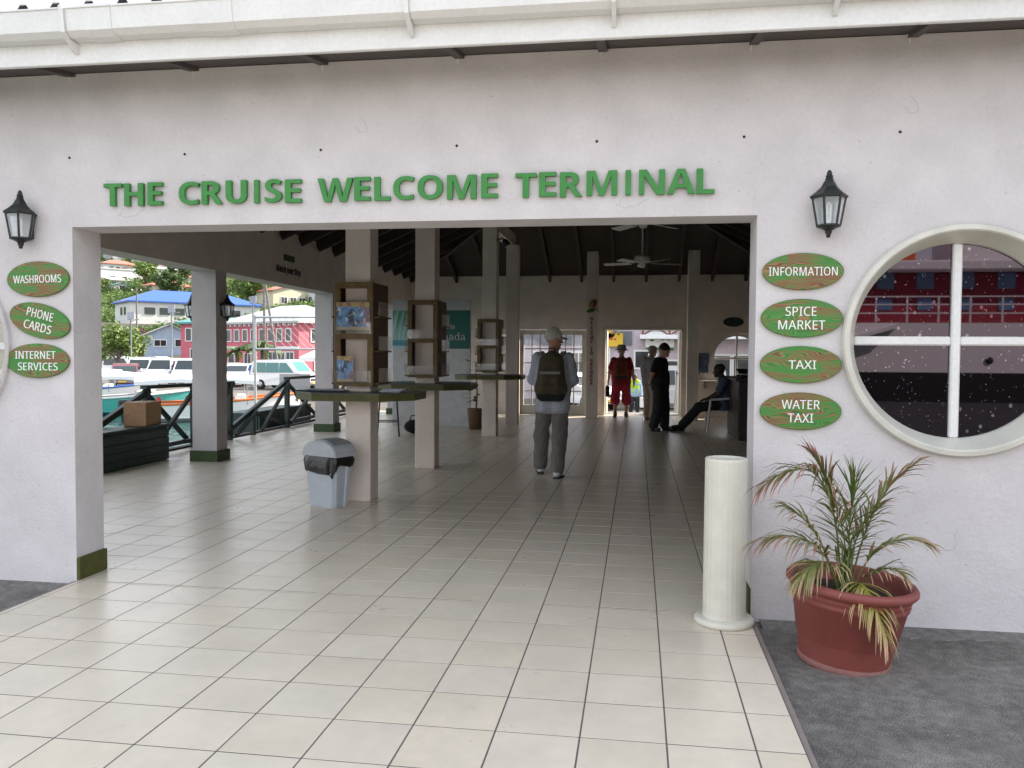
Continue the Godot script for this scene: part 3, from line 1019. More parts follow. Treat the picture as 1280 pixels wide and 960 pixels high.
func lantern(at: Vector3, turn: float, label: String) -> void:
	var t := thing("wall_lantern", label, "lantern", at, turn, "black wall lanterns")
	t.scale = Vector3.ONE * 0.88
	# six-sided cage, tapered downwards, standing 0.1 m off the wall on a back plate
	var hex := func(r: float, y: float) -> Array:
		var p := []
		for i in 6:
			var a := TAU * (i + 0.5) / 6 + PI / 6
			p.append(Vector3(r * cos(a), y, 0.095 + r * sin(a)))
		return p
	var X := Transform3D(Basis(), Vector3(0, 0, 0.095))
	var mb := MB.new()
	mb.lathe([Vector2(0.0, 0.135), Vector2(0.112, 0.128), Vector2(0.115, 0.14), Vector2(0.08, 0.166), Vector2(0.05, 0.195), Vector2(0.034, 0.225), Vector2(0.024, 0.24), Vector2(0.026, 0.247), Vector2(0.02, 0.252), Vector2(0.024, 0.262), Vector2(0.017, 0.27), Vector2(0.016, 0.284), Vector2(0.008, 0.298), Vector2(0, 0.302)], 6, X, -1)
	put(mb, "roof_cap", "black_metal", t)
	var lo: Array = hex.call(0.068, -0.04)
	var hi: Array = hex.call(0.098, 0.13)
	mb = MB.new()
	for i in 6:
		mb.tube([lo[i], hi[i]], 0.0075, 6)
		mb.tube([hi[i], hi[(i + 1) % 6]], 0.006, 6)
		mb.tube([lo[i], lo[(i + 1) % 6]], 0.006, 6)
	put(mb, "cage", "black_metal", t)
	for i in 6:
		mb = MB.new()
		var j := (i + 1) % 6
		mb.quad(lo[j], lo[i], hi[i], hi[j])
		put(mb, "pane", "lantern_pane", t)
	mb = MB.new()
	mb.lathe([Vector2(0, -0.115), Vector2(0.012, -0.112), Vector2(0.014, -0.095), Vector2(0.02, -0.085), Vector2(0.022, -0.07), Vector2(0.05, -0.055), Vector2(0.074, -0.047), Vector2(0.074, -0.04), Vector2(0, -0.038)], 12, X)
	put(mb, "base_cup", "black_metal", t)
	mb = MB.new()
	mb.lathe([Vector2(0, -0.038), Vector2(0.016, -0.037), Vector2(0.016, 0.0), Vector2(0, 0.0)], 12, X)
	mb.tube([Vector3(0.008, 0.001, 0.095), Vector3(0.01, 0.09, 0.095), Vector3(0, 0.1, 0.095), Vector3(-0.01, 0.09, 0.095), Vector3(-0.008, 0.001, 0.095)], 0.007, 8)
	put(mb, "bulb", "bulb_white", t)
	mb = MB.new()
	mb.cbox(Vector3(0, 0.05, 0.009), Vector3(0.07, 0.17, 0.016), 0.005)
	mb.tube([Vector3(0, 0.11, 0.015), Vector3(0, 0.12, 0.05)], 0.014, 8)
	mb.tube([Vector3(0, -0.02, 0.015), Vector3(0, -0.05, 0.05)], 0.012, 8)
	put(mb, "back_plate", "black_metal", t)


func oval_sign(at: Vector3, lines: Array, tilt: float, k: int, rx: float, ry: float, cap: float, label: String) -> void:
	var t := thing("oval_sign", label, "sign", at, 0, "oval wooden signs beside the entrance")
	t.rotation.z = tilt
	var mb := MB.new()
	mb.prism(oval(rx, ry, 56), 0.004, 0.022, Transform3D(), 0.004)
	put(mb, "board", "oval%d" % k, t)
	for i in lines.size():
		var y: float = (lines.size() - 1) * 0.5 * cap * 1.5 - i * cap * 1.5
		text("lettering", lines[i][0], cap, "sign_white", t, Vector3(lines[i][2], y, 0.0235), {"width": lines[i][1], "depth": 0.003})


func build_signs() -> void:
	# raised letters over the entrance, each one cut and mounted singly
	var t := thing("wall_lettering", "raised green letters reading THE CRUISE WELCOME TERMINAL above the entrance", "lettering")
	for w in [["THE", -3.312, -2.918], ["CRUISE", -2.815, -2.012], ["WELCOME", -1.905, -0.812], ["TERMINAL", -0.712, 0.415]]:
		var f := font(true)
		var adv := [0.0]
		for i in w[0].length():
			adv.append(f.get_string_size(w[0].substr(0, i + 1), HORIZONTAL_ALIGNMENT_LEFT, -1, 64).x)
		var k: float = (w[2] - w[1] + 0.012) / adv[-1]
		for i in w[0].length():
			var m := TextMesh.new()
			m.text = w[0][i]
			m.font = f
			m.font_size = 64
			m.pixel_size = 0.01
			m.depth = 0.1
			m.curve_step = 1.0
			var a := m.get_aabb()
			var cap := 0.139
			var ky := cap / (0.457 if a.size.y > 0.3 else a.size.y)
			var s := Vector3(k * 100 * 1.05, cap / a.size.y, 0.024 / 0.1)
			var cx: float = w[1] + (adv[i] + adv[i + 1]) / 2 * k
			var dy := 0.002 * sin(i * 2.7 + w[1])
			if w[0][i] == "I":
				pbox("letter", "letter_green", t, Vector3(cx, 2.449, 0.017), Vector3(0.031, 0.139, 0.024), 0.0015)
				continue
			inst("letter", m, M.letter_green, t, Vector3(cx - a.get_center().x * s.x, 2.449 + dy - a.get_center().y * s.y, 0.017 - a.get_center().z * s.z), Basis.from_scale(s))
	oval_sign(Vector3(-3.783, 1.93, 0), [["WASHROOMS", 0.335, 0.0]], 0.02, 0, 0.218, 0.112, 0.049, "oval wooden sign painted WASHROOMS under a black lantern")
	oval_sign(Vector3(-3.775, 1.666, 0), [["PHONE", 0.185, 0.0], ["CARDS", 0.195, 0.0]], -0.24, 1, 0.216, 0.108, 0.054, "tilted oval wooden sign painted PHONE CARDS")
	oval_sign(Vector3(-3.795, 1.41, 0), [["INTERNET", 0.285, -0.008], ["SERVICES", 0.28, 0.008]], 0.0, 2, 0.222, 0.110, 0.049, "oval wooden sign painted INTERNET SERVICES")
	oval_sign(Vector3(0.899, 1.94, 0), [["INFORMATION", 0.365, 0.0]], 0.0, 3, 0.217, 0.102, 0.047, "oval wooden sign painted INFORMATION")
	oval_sign(Vector3(0.897, 1.682, 0), [["SPICE", 0.165, -0.005], ["MARKET", 0.25, 0.0]], 0.0, 4, 0.219, 0.107, 0.050, "oval wooden sign painted SPICE MARKET")
	oval_sign(Vector3(0.897, 1.424, 0), [["TAXI", 0.148, 0.008]], 0.0, 5, 0.219, 0.104, 0.048, "oval wooden sign painted with the single word TAXI")
	oval_sign(Vector3(0.900, 1.165, 0), [["WATER", 0.205, 0.0], ["TAXI", 0.138, 0.0]], 0.0, 6, 0.219, 0.105, 0.050, "oval wooden sign painted WATER TAXI above the potted palm")
	lantern(Vector3(1.016, 2.215, 0), 0.0, "black wall lantern above the oval INFORMATION sign")
	lantern(Vector3(-3.845, 2.215, 0), 0.0, "black wall lantern above the oval WASHROOMS sign")
	lantern(Vector3(-5.549, 1.98, -5.72), PI / 2, "black wall lantern on the indoor face of the harbour-side column")
	lantern(Vector3(-5.901, 1.98, -5.72), -PI / 2, "black wall lantern on the outdoor face of the harbour-side column")
	# header over the harbour side: exit plate and painted warning
	var turn := Basis(Vector3.UP, PI / 2)
	var e := thing("exit_sign", "small green plate sign on the header above the water side", "sign", Vector3(-5.548, 2.97, -7.92))
	pbox("plate", "exit_green", e, Vector3(0.006, 0, 0), Vector3(0.012, 0.10, 0.42), 0.003)
	pbox("border", "base_green", e, Vector3(0.013, 0, 0), Vector3(0.003, 0.075, 0.38), 0.001)
	var wl := thing("painted_warning", "dark script reading Watch your Step on the harbour-side header", "lettering", Vector3(-5.548, 2.765, -7.9))
	text("lettering", "Watch your Step", 0.15, "lettering_dark", wl, Vector3(0.004, 0, 0), {"basis": turn * Basis(Vector3(1, 0, 0), Vector3(0.25, 1, 0), Vector3(0, 0, 1)), "width": 0.95, "depth": 0.004, "serif": true, "bold": true})
	# welcome column by the far door
	var w := thing("welcome_lettering", "dark red letters running down the column beside the far door", "lettering", Vector3(-1.03, 0, -14.212))
	var s := "WELCOME TO GRENADA"
	for i in s.length():
		if s[i] != " ":
			text("letter", s[i], 0.072, "sign_red", w, Vector3(-0.01, 2.27 - i * 0.0865, 0.006), {"bold": true, "depth": 0.008})
	var n := thing("nutmeg_emblem", "yellow nutmeg fruit emblem with a green leaf on the column top", "emblem", Vector3(-1.02, 2.55, -14.212))
	var mb := MB.new()
	mb.ball(Vector3(0.0, 0.045, 0.03), Vector3(0.085, 0.115, 0.03), 16, Basis(Vector3.BACK, -0.3))
	put(mb, "fruit", "nutmeg_yellow", n)
	mb = MB.new()
	mb.ball(Vector3(0.04, 0.05, 0.055), Vector3(0.018, 0.10, 0.012), 12, Basis(Vector3.BACK, -0.3))
	put(mb, "seed", "dark_wood", n)
	mb = MB.new()
	mb.ball(Vector3(-0.04, -0.10, 0.022), Vector3(0.10, 0.042, 0.02), 14, Basis(Vector3.BACK, 0.2))
	mb.tube([Vector3(0.04, -0.08, 0.03), Vector3(0.10, -0.03, 0.03), Vector3(0.12, -0.12, 0.03)], 0.01, 6)
	put(mb, "leaf", "leaf_green", n)
	var o := thing("dark_oval_sign", "dark oval sign above the far round window", "sign", Vector3(2.2, 2.235, -15.199))
	mb = MB.new()
	mb.prism(oval(0.235, 0.11, 40), 0.0, 0.024, Transform3D(), 0.004)
	put(mb, "board", "dark_green", o)


func octagon(hx: float, hz: float, c: float) -> PackedVector2Array:
	return PackedVector2Array([Vector2(-hx + c, -hz), Vector2(hx - c, -hz), Vector2(hx, -hz + c), Vector2(hx, hz - c), Vector2(hx - c, hz), Vector2(-hx + c, hz), Vector2(-hx, hz - c), Vector2(-hx, -hz + c)])


# counter board carried round a column, and the brochure rack boxed round the column above it
func counter(cx: float, cz: float, label: String) -> void:
	var t := thing("column_counter", label, "counter", Vector3(cx, 0, cz), 0, "counters round the indoor columns")
	var lay := Transform3D(Basis(Vector3.RIGHT, -PI / 2), Vector3.ZERO)
	var mb := MB.new()
	mb.prism(octagon(0.60, 0.50, 0.27), 1.012, 1.078, lay)
	put(mb, "edge_board", "olive_paint", t)
	mb = MB.new()
	mb.prism(octagon(0.606, 0.506, 0.272), 1.0785, 1.092, lay, 0.004)
	put(mb, "top_board", "table_top", t)


func rack(cx: float, cz: float, y0: float, y1: float, label: String) -> Node3D:
	var t := thing("brochure_rack", label, "rack", Vector3(cx, 0, cz), 0, "brochure racks boxed round the indoor columns")
	var w := 0.39
	var zf := 0.235
	var ym := (y0 + y1) / 2 - 0.02
	# front and back frames with two windows each; side frames with trays
	for s in [1, -1]:
		var mb := MB.new()
		var z: float = zf * s
		for q in [-1, 1]:
			mb.cbox(Vector3(q * (w / 2 - 0.03), (y0 + y1) / 2, z), Vector3(0.06, y1 - y0, 0.03), 0.004)
		for y in [[y1 - 0.03, 0.06], [ym, 0.055], [y0 + 0.02, 0.04]]:
			mb.cbox(Vector3(0, y[0], z), Vector3(w - 0.121, y[1], 0.028), 0.004)
		put(mb, "frame", "rack_wood", t)
	for s in [1, -1]:
		var x: float = (w / 2 - 0.012) * s
		var mb := MB.new()
		mb.cbox(Vector3(x, (y0 + y1) / 2, 0), Vector3(0.016, y1 - y0 - 0.004, 2 * zf - 0.032), 0.003)
		put(mb, "side_board", "rack_inner", t)
		for y in [y0 + 0.02, y0 + (y1 - y0) / 3, y0 + (y1 - y0) * 2 / 3]:
			mb = MB.new()
			mb.cbox(Vector3(x + 0.035 * s, y, 0), Vector3(0.05, 0.016, 2 * zf - 0.05), 0.003)
			put(mb, "tray", "rack_wood", t)
			mb = MB.new()
			mb.box(Vector3(x + 0.0585 * s, y + 0.08, 0), Vector3(0.003, 0.14, 2 * zf - 0.055))
			put(mb, "tray_front", "plexi", t)
	for y in [y0 + 0.04, ym + 0.03]:
		var mb := MB.new()
		mb.box(Vector3(0, y + 0.05, zf + 0.048), Vector3(w - 0.02, 0.11, 0.003))
		mb.box(Vector3(0, y - 0.006, zf + 0.031), Vector3(w - 0.02, 0.004, 0.031))
		put(mb, "pocket", "plexi", t)
	return t


func brochure(at: Vector3, w: float, h: float, label: String, sd: int, turn := 0.0) -> void:
	var n := FastNoiseLite.new()
	n.seed = sd
	n.frequency = 0.02
	var f := func(u: float, v: float) -> Color:
		var d := n.get_noise_2d(u * 90, v * 70)
		var e := n.get_noise_2d(u * 260 + 500, v * 150)
		if v < 0.16 + 0.05 * d:
			return Color(0.46, 0.38, 0.15).lerp(Color(0.30, 0.16, 0.12), clampf(e * 3.0, 0, 1))
		if v > 0.88:
			return Color(0.45, 0.38, 0.20).lerp(Color(0.3, 0.3, 0.3), clampf(e * 2.0, 0, 1))
		var c := Color(0.16, 0.34, 0.62).lerp(Color(0.04, 0.07, 0.14), clampf(0.5 + d * 2.0, 0, 1))
		if u > 0.72 and d > -0.05:
			c = c.lerp(Color(0.5, 0.25, 0.3), 0.5)
		return c.lerp(Color(0.75, 0.8, 0.85), clampf(e * 2.4 - 0.4, 0, 0.8))
	var k := "brochure%d" % sd
	mat(k, Color(1, 1, 1), 0.35, {"tex": print_tex(128, 96, f)})
	var t := thing("brochure", label, "brochure", at, turn)
	var mb := MB.new()
	mb.uquad(Vector3(-w / 2, 0, 0.0075), Vector3(w / 2, 0, 0.0075), Vector3(w / 2, h, 0.0075), Vector3(-w / 2, h, 0.0075))
	put(mb, "cover", k, t)
	pbox("pages", "paper", t, Vector3(0, h / 2, 0.001), Vector3(w, h, 0.012))


func fan(at: Vector3, turn: float, label: String) -> void:
	var t := thing("ceiling_fan", label, "ceiling fan", at, turn, "white ceiling fans")
	var up := roof_y(at.x, at.z) - at.y - 0.05
	var mb := MB.new()
	mb.tube([Vector3(0, 0.06, 0), Vector3(0, up, 0)], 0.014, 8)
	put(mb, "rod", "white_plastic", t)
	mb = MB.new()
	mb.lathe([Vector2(0, up - 0.09), Vector2(0.03, up - 0.09), Vector2(0.07, up - 0.02), Vector2(0.07, up + 0.06), Vector2(0, up + 0.06)], 16)
	put(mb, "canopy", "white_plastic", t)
	mb = MB.new()
	mb.lathe([Vector2(0, -0.02), Vector2(0.11, -0.02), Vector2(0.135, 0.0), Vector2(0.14, 0.05), Vector2(0.12, 0.085), Vector2(0.03, 0.1), Vector2(0, 0.1)], 20)
	put(mb, "motor", "white_plastic", t)
	mb = MB.new()
	mb.lathe([Vector2(0, -0.10), Vector2(0.04, -0.095), Vector2(0.055, -0.07), Vector2(0.055, -0.03), Vector2(0.03, -0.0205), Vector2(0, -0.0205)], 16)
	put(mb, "switch_cup", "white_plastic", t)
	for i in 5:
		var b := Basis(Vector3.UP, TAU * i / 5)
		mb = MB.new()
		mb.prism(PackedVector2Array([Vector2(0.2, -0.05), Vector2(0.64, -0.068), Vector2(0.665, -0.05), Vector2(0.665, 0.05), Vector2(0.64, 0.068), Vector2(0.2, 0.05)]), -0.004, 0.004, Transform3D(Basis(Vector3.RIGHT, -PI / 2 + 0.2), Vector3(0, -0.03, 0)))
		var bl := put(mb, "blade", "white_plastic", t, Vector3.ZERO, b)
		mb = MB.new()
		mb.bar(Vector3(0.1, -0.015, 0), Vector3(0.23, -0.035, 0), 0.03, 0.008)
		put(mb, "blade_arm", "steel_gray", bl)


func build_hall() -> void:
	counter(-2.726, -3.195, "octagonal green-edged counter round the nearest indoor column")
	counter(-2.672, -5.605, "octagonal green-edged counter round the second indoor column")
	counter(-2.605, -9.875, "octagonal green-edged counter round the farthest counter column")
	rack(-2.726, -3.195, 1.15, 2.155, "wooden brochure rack holding two colourful brochures on the nearest column")
	rack(-2.672, -5.605, 1.165, 2.135, "empty wooden brochure rack on the second indoor column")
	rack(-2.605, -9.875, 1.14, 2.075, "small empty wooden brochure rack on the farthest counter column")
	brochure(Vector3(-2.73, 1.69, -3.195 + 0.256), 0.33, 0.27, "wide blue and yellow brochure in the upper rack pocket", 301)
	brochure(Vector3(-2.81, 1.19, -3.195 + 0.256), 0.165, 0.25, "narrow blue and yellow brochure in the lower rack pocket", 302)
	# leaflets lying on the nearest counter
	var t := thing("newspaper", "limp newspaper hanging over the edge of the nearest counter", "newspaper", Vector3(-3.08, 1.0935, -3.02), 0.1)
	var mb := MB.new()
	var P := []
	for q in [[0.26, 0.012], [0.0, 0.014], [-0.16, 0.016], [-0.235, 0.01], [-0.27, -0.03], [-0.285, -0.09], [-0.29, -0.125]]:
		P.append(q)
	for i in P.size() - 1:
		var a: Array = P[i]
		var b: Array = P[i + 1]
		mb.quad(Vector3(b[0], b[1], 0.19 - 0.07 * i), Vector3(a[0], a[1], 0.2 - 0.07 * maxi(0, i - 1) * 0.8), Vector3(a[0], a[1], -0.16), Vector3(b[0], b[1], -0.16), 1)
	put(mb, "sheet", "paper", t)
	mb = MB.new()
	for i in 4:
		mb.box(Vector3(0.02 + 0.02 * i, 0.002 + 0.0025 * i, 0.01 * i), Vector3(0.40, 0.0022, 0.30), Basis(Vector3.UP, 0.06 * i))
	put(mb, "folded_sheets", "paper_blue", t)
	t = thing("leaflet_stack", "low stack of grey leaflets at the far end of the nearest counter", "leaflets", Vector3(-2.36, 1.0935, -3.05), -0.2)
	for i in 5:
		pbox("leaflet", "paper_blue" if i % 2 else "paper", t, Vector3(0.006 * i, 0.003 + 0.006 * i, 0), Vector3(0.22, 0.0055, 0.16), 0.0, Basis(Vector3.UP, 0.05 * i))
	# waste bin with a black liner folded over its rim
	var c := thing("waste_bin", "pale grey plastic waste bin with black liner and swing lid", "waste bin", Vector3(-2.925, 0, -2.80), -0.43)
	mb = MB.new()
	var lv := [[0.0, 0.168, 0.10], [0.02, 0.172, 0.104], [0.40, 0.205, 0.128], [0.47, 0.208, 0.13]]
	for i in lv.size() - 1:
		var a: Array = lv[i]
		var b: Array = lv[i + 1]
		var qa := bin_ring(a[1], a[2], a[0])
		var qb := bin_ring(b[1], b[2], b[0])
		for k in qa.size():
			var j := (k + 1) % qa.size()
			mb.quad(qa[k], qa[j], qb[j], qb[k])
	var base := bin_ring(0.168, 0.10, 0.0)
	for k in range(1, base.size() - 1):
		mb.tri(base[0], base[k + 1], base[k])
	put(mb, "body", "bin_plastic", c)
	mb = MB.new()
	var drop := func(k: int, n: int) -> float:
		var a := TAU * k / n
		return 0.355 + 0.05 * cos(a * 2.0 + 0.6) + 0.018 * sin(a * 5.0) + 0.012 * sin(a * 11.0)
	var nn := 48
	var ring := func(k: int, g: float, y: float) -> Vector3:
		var a := TAU * k / nn
		var e := 0.35
		return Vector3(signf(cos(a)) * pow(absf(cos(a)), e) * (0.207 + g), y, signf(sin(a)) * pow(absf(sin(a)), e) * (0.129 + g))
	for k in nn:
		var j := (k + 1) % nn
		var y0: float = drop.call(k, nn)
		var y1: float = drop.call(j, nn)
		var s0 := 0.016 + 0.005 * sin(k * 1.9)
		var s1 := 0.016 + 0.005 * sin(j * 1.9)
		mb.quad(ring.call(j, s1 - 0.006, y1), ring.call(k, s0 - 0.006, y0), ring.call(k, s0 + 0.006, 0.45), ring.call(j, s1 + 0.006, 0.45), 1)
		mb.quad(ring.call(j, s1 + 0.006, 0.45), ring.call(k, s0 + 0.006, 0.45), ring.call(k, 0.004, 0.50), ring.call(j, 0.004, 0.50), 1)
	mb.ball(Vector3(-0.225, 0.435, 0.06), Vector3(0.025, 0.05, 0.03), 10)
	mb.ball(Vector3(-0.235, 0.40, 0.075), Vector3(0.018, 0.03, 0.02), 8)
	put(mb, "liner", "bag_black", c)
	mb = MB.new()
	var lid := PackedVector2Array([Vector2(-0.222, 0.485), Vector2(0.222, 0.485), Vector2(0.224, 0.515)])
	for i in 13:
		var a := PI * i / 12
		lid.append(Vector2(0.213 * cos(a), 0.535 + 0.105 * sin(a)))
	lid.append(Vector2(-0.224, 0.515))
	mb.prism(lid, -0.142, 0.142, Transform3D(), 0.012)
	var l := put(mb, "lid", "bin_lid", c)
	mb = MB.new()
	var flap := PackedVector2Array()
	for i in 9:
		var a := PI * (0.20 + 0.42 * i / 8)
		flap.append(Vector2(0.219 * cos(a), 0.537 + 0.111 * sin(a)))
	for i in 9:
		var a := PI * (0.62 - 0.42 * i / 8)
		flap.append(Vector2(0.205 * cos(a), 0.535 + 0.098 * sin(a)))
	mb.prism(flap, -0.11, 0.11)
	put(mb, "flap", "bin_flap", l)
	mb = MB.new()
	mb.cbox(Vector3(0.15, 0.34, 0.127), Vector3(0.018, 0.05, 0.012), 0.003)
	put(mb, "clip", "white_plastic", c)
	# welcome display
	var d := thing("display_board", "tall white display board with teal printed welcome band", "display board", Vector3(-4.07, 0, -11.4))
	pbox("panel", "panel_white", d, Vector3(-0.405, 1.265, 0), Vector3(0.785, 2.53, 0.05), 0.006)
	pbox("panel", "panel_white", d, Vector3(0.40, 1.265, 0), Vector3(0.80, 2.53, 0.05), 0.006)
	pbox("foot", "steel_gray", d, Vector3(0, 0.02, -0.2), Vector3(1.5, 0.04, 0.3), 0.006)
	var n := FastNoiseLite.new()
	n.seed = 7
	n.frequency = 0.01
	var pic := func(u: float, v: float) -> Color:
		if v > 0.93: return Color(0.42, 0.60, 0.62)
		if v > 0.78: return Color(0.05, 0.27, 0.36)
		var s := n.get_noise_2d(u * 800 + v * 160, v * 90)
		var sky := Color(0.35, 0.58, 0.58).lerp(Color(0.05, 0.22, 0.14), clampf(0.75 - v * 0.8 + s * 0.9, 0, 1))
		return sky
	mat("beach_print", Color(1, 1, 1), 0.4, {"tex": print_tex(160, 160, pic)})
	mb = MB.new()
	mb.uquad(Vector3(-0.795, 1.555, 0.028), Vector3(-0.015, 1.555, 0.028), Vector3(-0.015, 2.318, 0.028), Vector3(-0.795, 2.318, 0.028))
	put(mb, "picture_print", "beach_print", d)
	pbox("teal_print", "teal_print", d, Vector3(0.396, 1.9365, 0.027), Vector3(0.79, 0.763, 0.003))
	text("lettering", "Welcome to", 0.105, "panel_white", d, Vector3(0.20, 2.0, 0.0305), {"width": 0.56, "depth": 0.003, "bold": true})
	text("lettering", "Grenada", 0.15, "panel_white", d, Vector3(0.295, 1.80, 0.0305), {"width": 0.80, "depth": 0.003, "serif": true})
	fan(Vector3(0.06, 3.02, -9.3), 0.35, "white ceiling fan hanging in the middle of the hall")
	fan(Vector3(0.05, 3.15, -5.8), 0.9, "white ceiling fan nearer the entrance, half hidden by the lintel")
	var sp := thing("spotlight_fixture", "small black spotlight fixture clamped high on the farthest counter column", "spotlight", Vector3(-2.47, 3.46, -9.72))
	mb = MB.new()
	mb.tube([Vector3(0, 0, 0), Vector3(0.10, 0.03, 0.03), Vector3(0.13, 0.0, 0.04)], 0.016, 8)
	put(mb, "arm", "black_metal", sp)
	mb = MB.new()
	mb.lathe([Vector2(0, 0.06), Vector2(0.04, 0.055), Vector2(0.06, 0.0), Vector2(0.065, -0.07), Vector2(0.055, -0.07), Vector2(0.0, -0.05)], 14, Transform3D(Basis(Vector3(0, 0, 1), 0.6), Vector3(0.16, -0.05, 0.04)))
	put(mb, "head", "black_metal", sp)
	mb = MB.new()
	mb.lathe([Vector2(0.0, -0.068), Vector2(0.054, -0.068), Vector2(0.054, -0.055), Vector2(0, -0.052)], 14, Transform3D(Basis(Vector3(0, 0, 1), 0.6), Vector3(0.16, -0.05, 0.04)))
	put(mb, "lens", "bulb_white", sp)
	# dark storage bench with a cardboard box by the water side
	var be := thing("storage_bench", "low black-green wooden bench chest along the water side", "bench", Vector3(-6.32, 0, -4.25))
	pbox("chest", "dark_green", be, Vector3(-0.17, 0.225, -0.62), Vector3(0.34, 0.45, 1.60), 0.008)
	pbox("seat_board", "dark_green", be, Vector3(-0.17, 0.471, -0.62), Vector3(0.37, 0.04, 1.64), 0.008)
	for i in 4:
		pbox("front_plank", "dark_green", be, Vector3(0.008, 0.06 + 0.104 * i, -0.62), Vector3(0.016, 0.098, 1.62), 0.004)
	var bx := thing("cardboard_box", "brown cardboard box sitting on the dark bench", "box", Vector3(-6.50, 0.492, -5.38), 0.12)
	pbox("carton", "cardboard", bx, Vector3(0, 0.155, 0), Vector3(0.30, 0.31, 0.44), 0.006)
	pbox("tape", "tape", bx, Vector3(0, 0.3115, 0), Vector3(0.05, 0.002, 0.44))
	# white bollard-like waste pipe at the edge of the entrance
	var po := thing("round_post", "cream fluted hollow post with round foot beside the entrance edge", "post", Vector3(0.488, 0, 0.16))
	mb = MB.new()
	mb.lathe([Vector2(0, 0), Vector2(0.152, 0), Vector2(0.162, 0.008), Vector2(0.162, 0.026), Vector2(0.152, 0.036), Vector2(0.125, 0.04), Vector2(0.0, 0.04)], 40)
	put(mb, "foot", "cream_post", po)
	mb = MB.new()
	mb.lathe([Vector2(0.119, 0.038), Vector2(0.1165, 0.06), Vector2(0.1135, 0.90), Vector2(0.111, 0.912), Vector2(0.103, 0.912), Vector2(0.101, 0.90), Vector2(0.101, 0.5), Vector2(0, 0.5)], 26, Transform3D(Basis(Vector3.UP, 0.1), Vector3.ZERO), -1)
	put(mb, "shaft", "cream_post", po)
	# reception desk and things on it
	var de := thing("reception_desk", "dark wooden reception desk by the far round window", "desk", Vector3(2.36, 0, -10.7))
	pbox("body", "dark_wood", de, Vector3(0, 0.51, 0), Vector3(1.28, 1.02, 1.7), 0.01)
	pbox("counter_top", "dark_wood", de, Vector3(0, 1.045, 0), Vector3(1.4, 0.05, 1.82), 0.01)
	for i in 5:
		pbox("front_panel", "dark_wood", de, Vector3(-0.646, 0.5, -0.68 + 0.34 * i), Vector3(0.012, 0.82, 0.29), 0.004)
	var fo := thing("document_tray", "dark document tray standing on the reception desk", "tray", Vector3(1.98, 1.071, -10.75), 0.2)
	pbox("tray", "black_metal", fo, Vector3(0, 0.02, 0), Vector3(0.34, 0.04, 0.26), 0.005)
	pbox("papers", "paper", fo, Vector3(0, 0.05, 0), Vector3(0.29, 0.018, 0.21), 0.0)
	pbox("cover", "black_metal", fo, Vector3(0, 0.10, -0.06), Vector3(0.34, 0.012, 0.24), 0.003, Basis(Vector3.RIGHT, 0.35))
	# pay phone on the far wall
	var ph := thing("wall_telephone", "dark blue pay telephone hung beside the far door column", "telephone", Vector3(1.52, 1.27, -15.199))
	pbox("housing", "paper_blue", ph, Vector3(0, 0, 0.09), Vector3(0.26, 0.46, 0.18), 0.02)
	mb = MB.new()
	mb.tube([Vector3(-0.11, 0.16, 0.2), Vector3(-0.12, 0.05, 0.22), Vector3(-0.11, -0.10, 0.2)], [0.028, 0.018, 0.03], 8)
	put(mb, "handset", "boot_black", ph)
	pbox("keypad", "steel_gray", ph, Vector3(0.05, 0.02, 0.183), Vector3(0.09, 0.12, 0.006), 0.002)
	mb = MB.new()
	mb.tube([Vector3(-0.11, -0.12, 0.19), Vector3(-0.09, -0.28, 0.15), Vector3(-0.03, -0.30, 0.12), Vector3(0.02, -0.22, 0.12)], 0.008, 6)
	put(mb, "cord", "boot_black", ph)
	var sh := thing("phone_shelf", "thin pale shelf under the wall telephone", "shelf", Vector3(1.55, 0.86, -15.2))
	pbox("board", "white_plastic", sh, Vector3(0, 0, 0.16), Vector3(0.5, 0.03, 0.32), 0.005)
	pbox("bracket", "steel_gray", sh, Vector3(0, -0.095, 0.1), Vector3(0.03, 0.16, 0.2), 0.004)
	# stool and potted plant behind the counters
	var st := thing("metal_stool", "green metal stool with dark seat behind the nearest counter", "stool", Vector3(-4.35, 0, -9.4), 0.3)
	for sx in [-1, 1]:
		for sz in [-1, 1]:
			mb = MB.new()
			mb.tube([Vector3(0.19 * sx, 0, 0.19 * sz), Vector3(0.15 * sx, 0.62, 0.15 * sz)], 0.014, 8)
			put(mb, "leg", "dark_green", st)
	mb = MB.new()
	for q in [[-1, -1, 1, -1], [1, -1, 1, 1], [1, 1, -1, 1], [-1, 1, -1, -1]]:
		mb.tube([Vector3(0.172 * q[0], 0.26, 0.172 * q[1]), Vector3(0.172 * q[2], 0.26, 0.172 * q[3])], 0.01, 6)
	put(mb, "stretcher", "dark_green", st)
	pbox("seat", "black_cloth", st, Vector3(0, 0.645, 0), Vector3(0.38, 0.05, 0.38), 0.015)
	var bg := thing("black_bag", "black bag on the floor beside the green stool", "bag", Vector3(-4.0, 0, -9.9), 0.4)
	mb = MB.new()
	mb.ball(Vector3(0, 0.13, 0), Vector3(0.2, 0.13, 0.12), 14)
	put(mb, "body", "black_cloth", bg)
	mb = MB.new()
	mb.tube([Vector3(-0.1, 0.22, 0), Vector3(-0.06, 0.33, 0), Vector3(0.06, 0.33, 0), Vector3(0.1, 0.22, 0)], 0.012, 6)
	put(mb, "strap", "black_cloth", bg)
	indoor_plant(Vector3(-3.08, 0, -11.0))


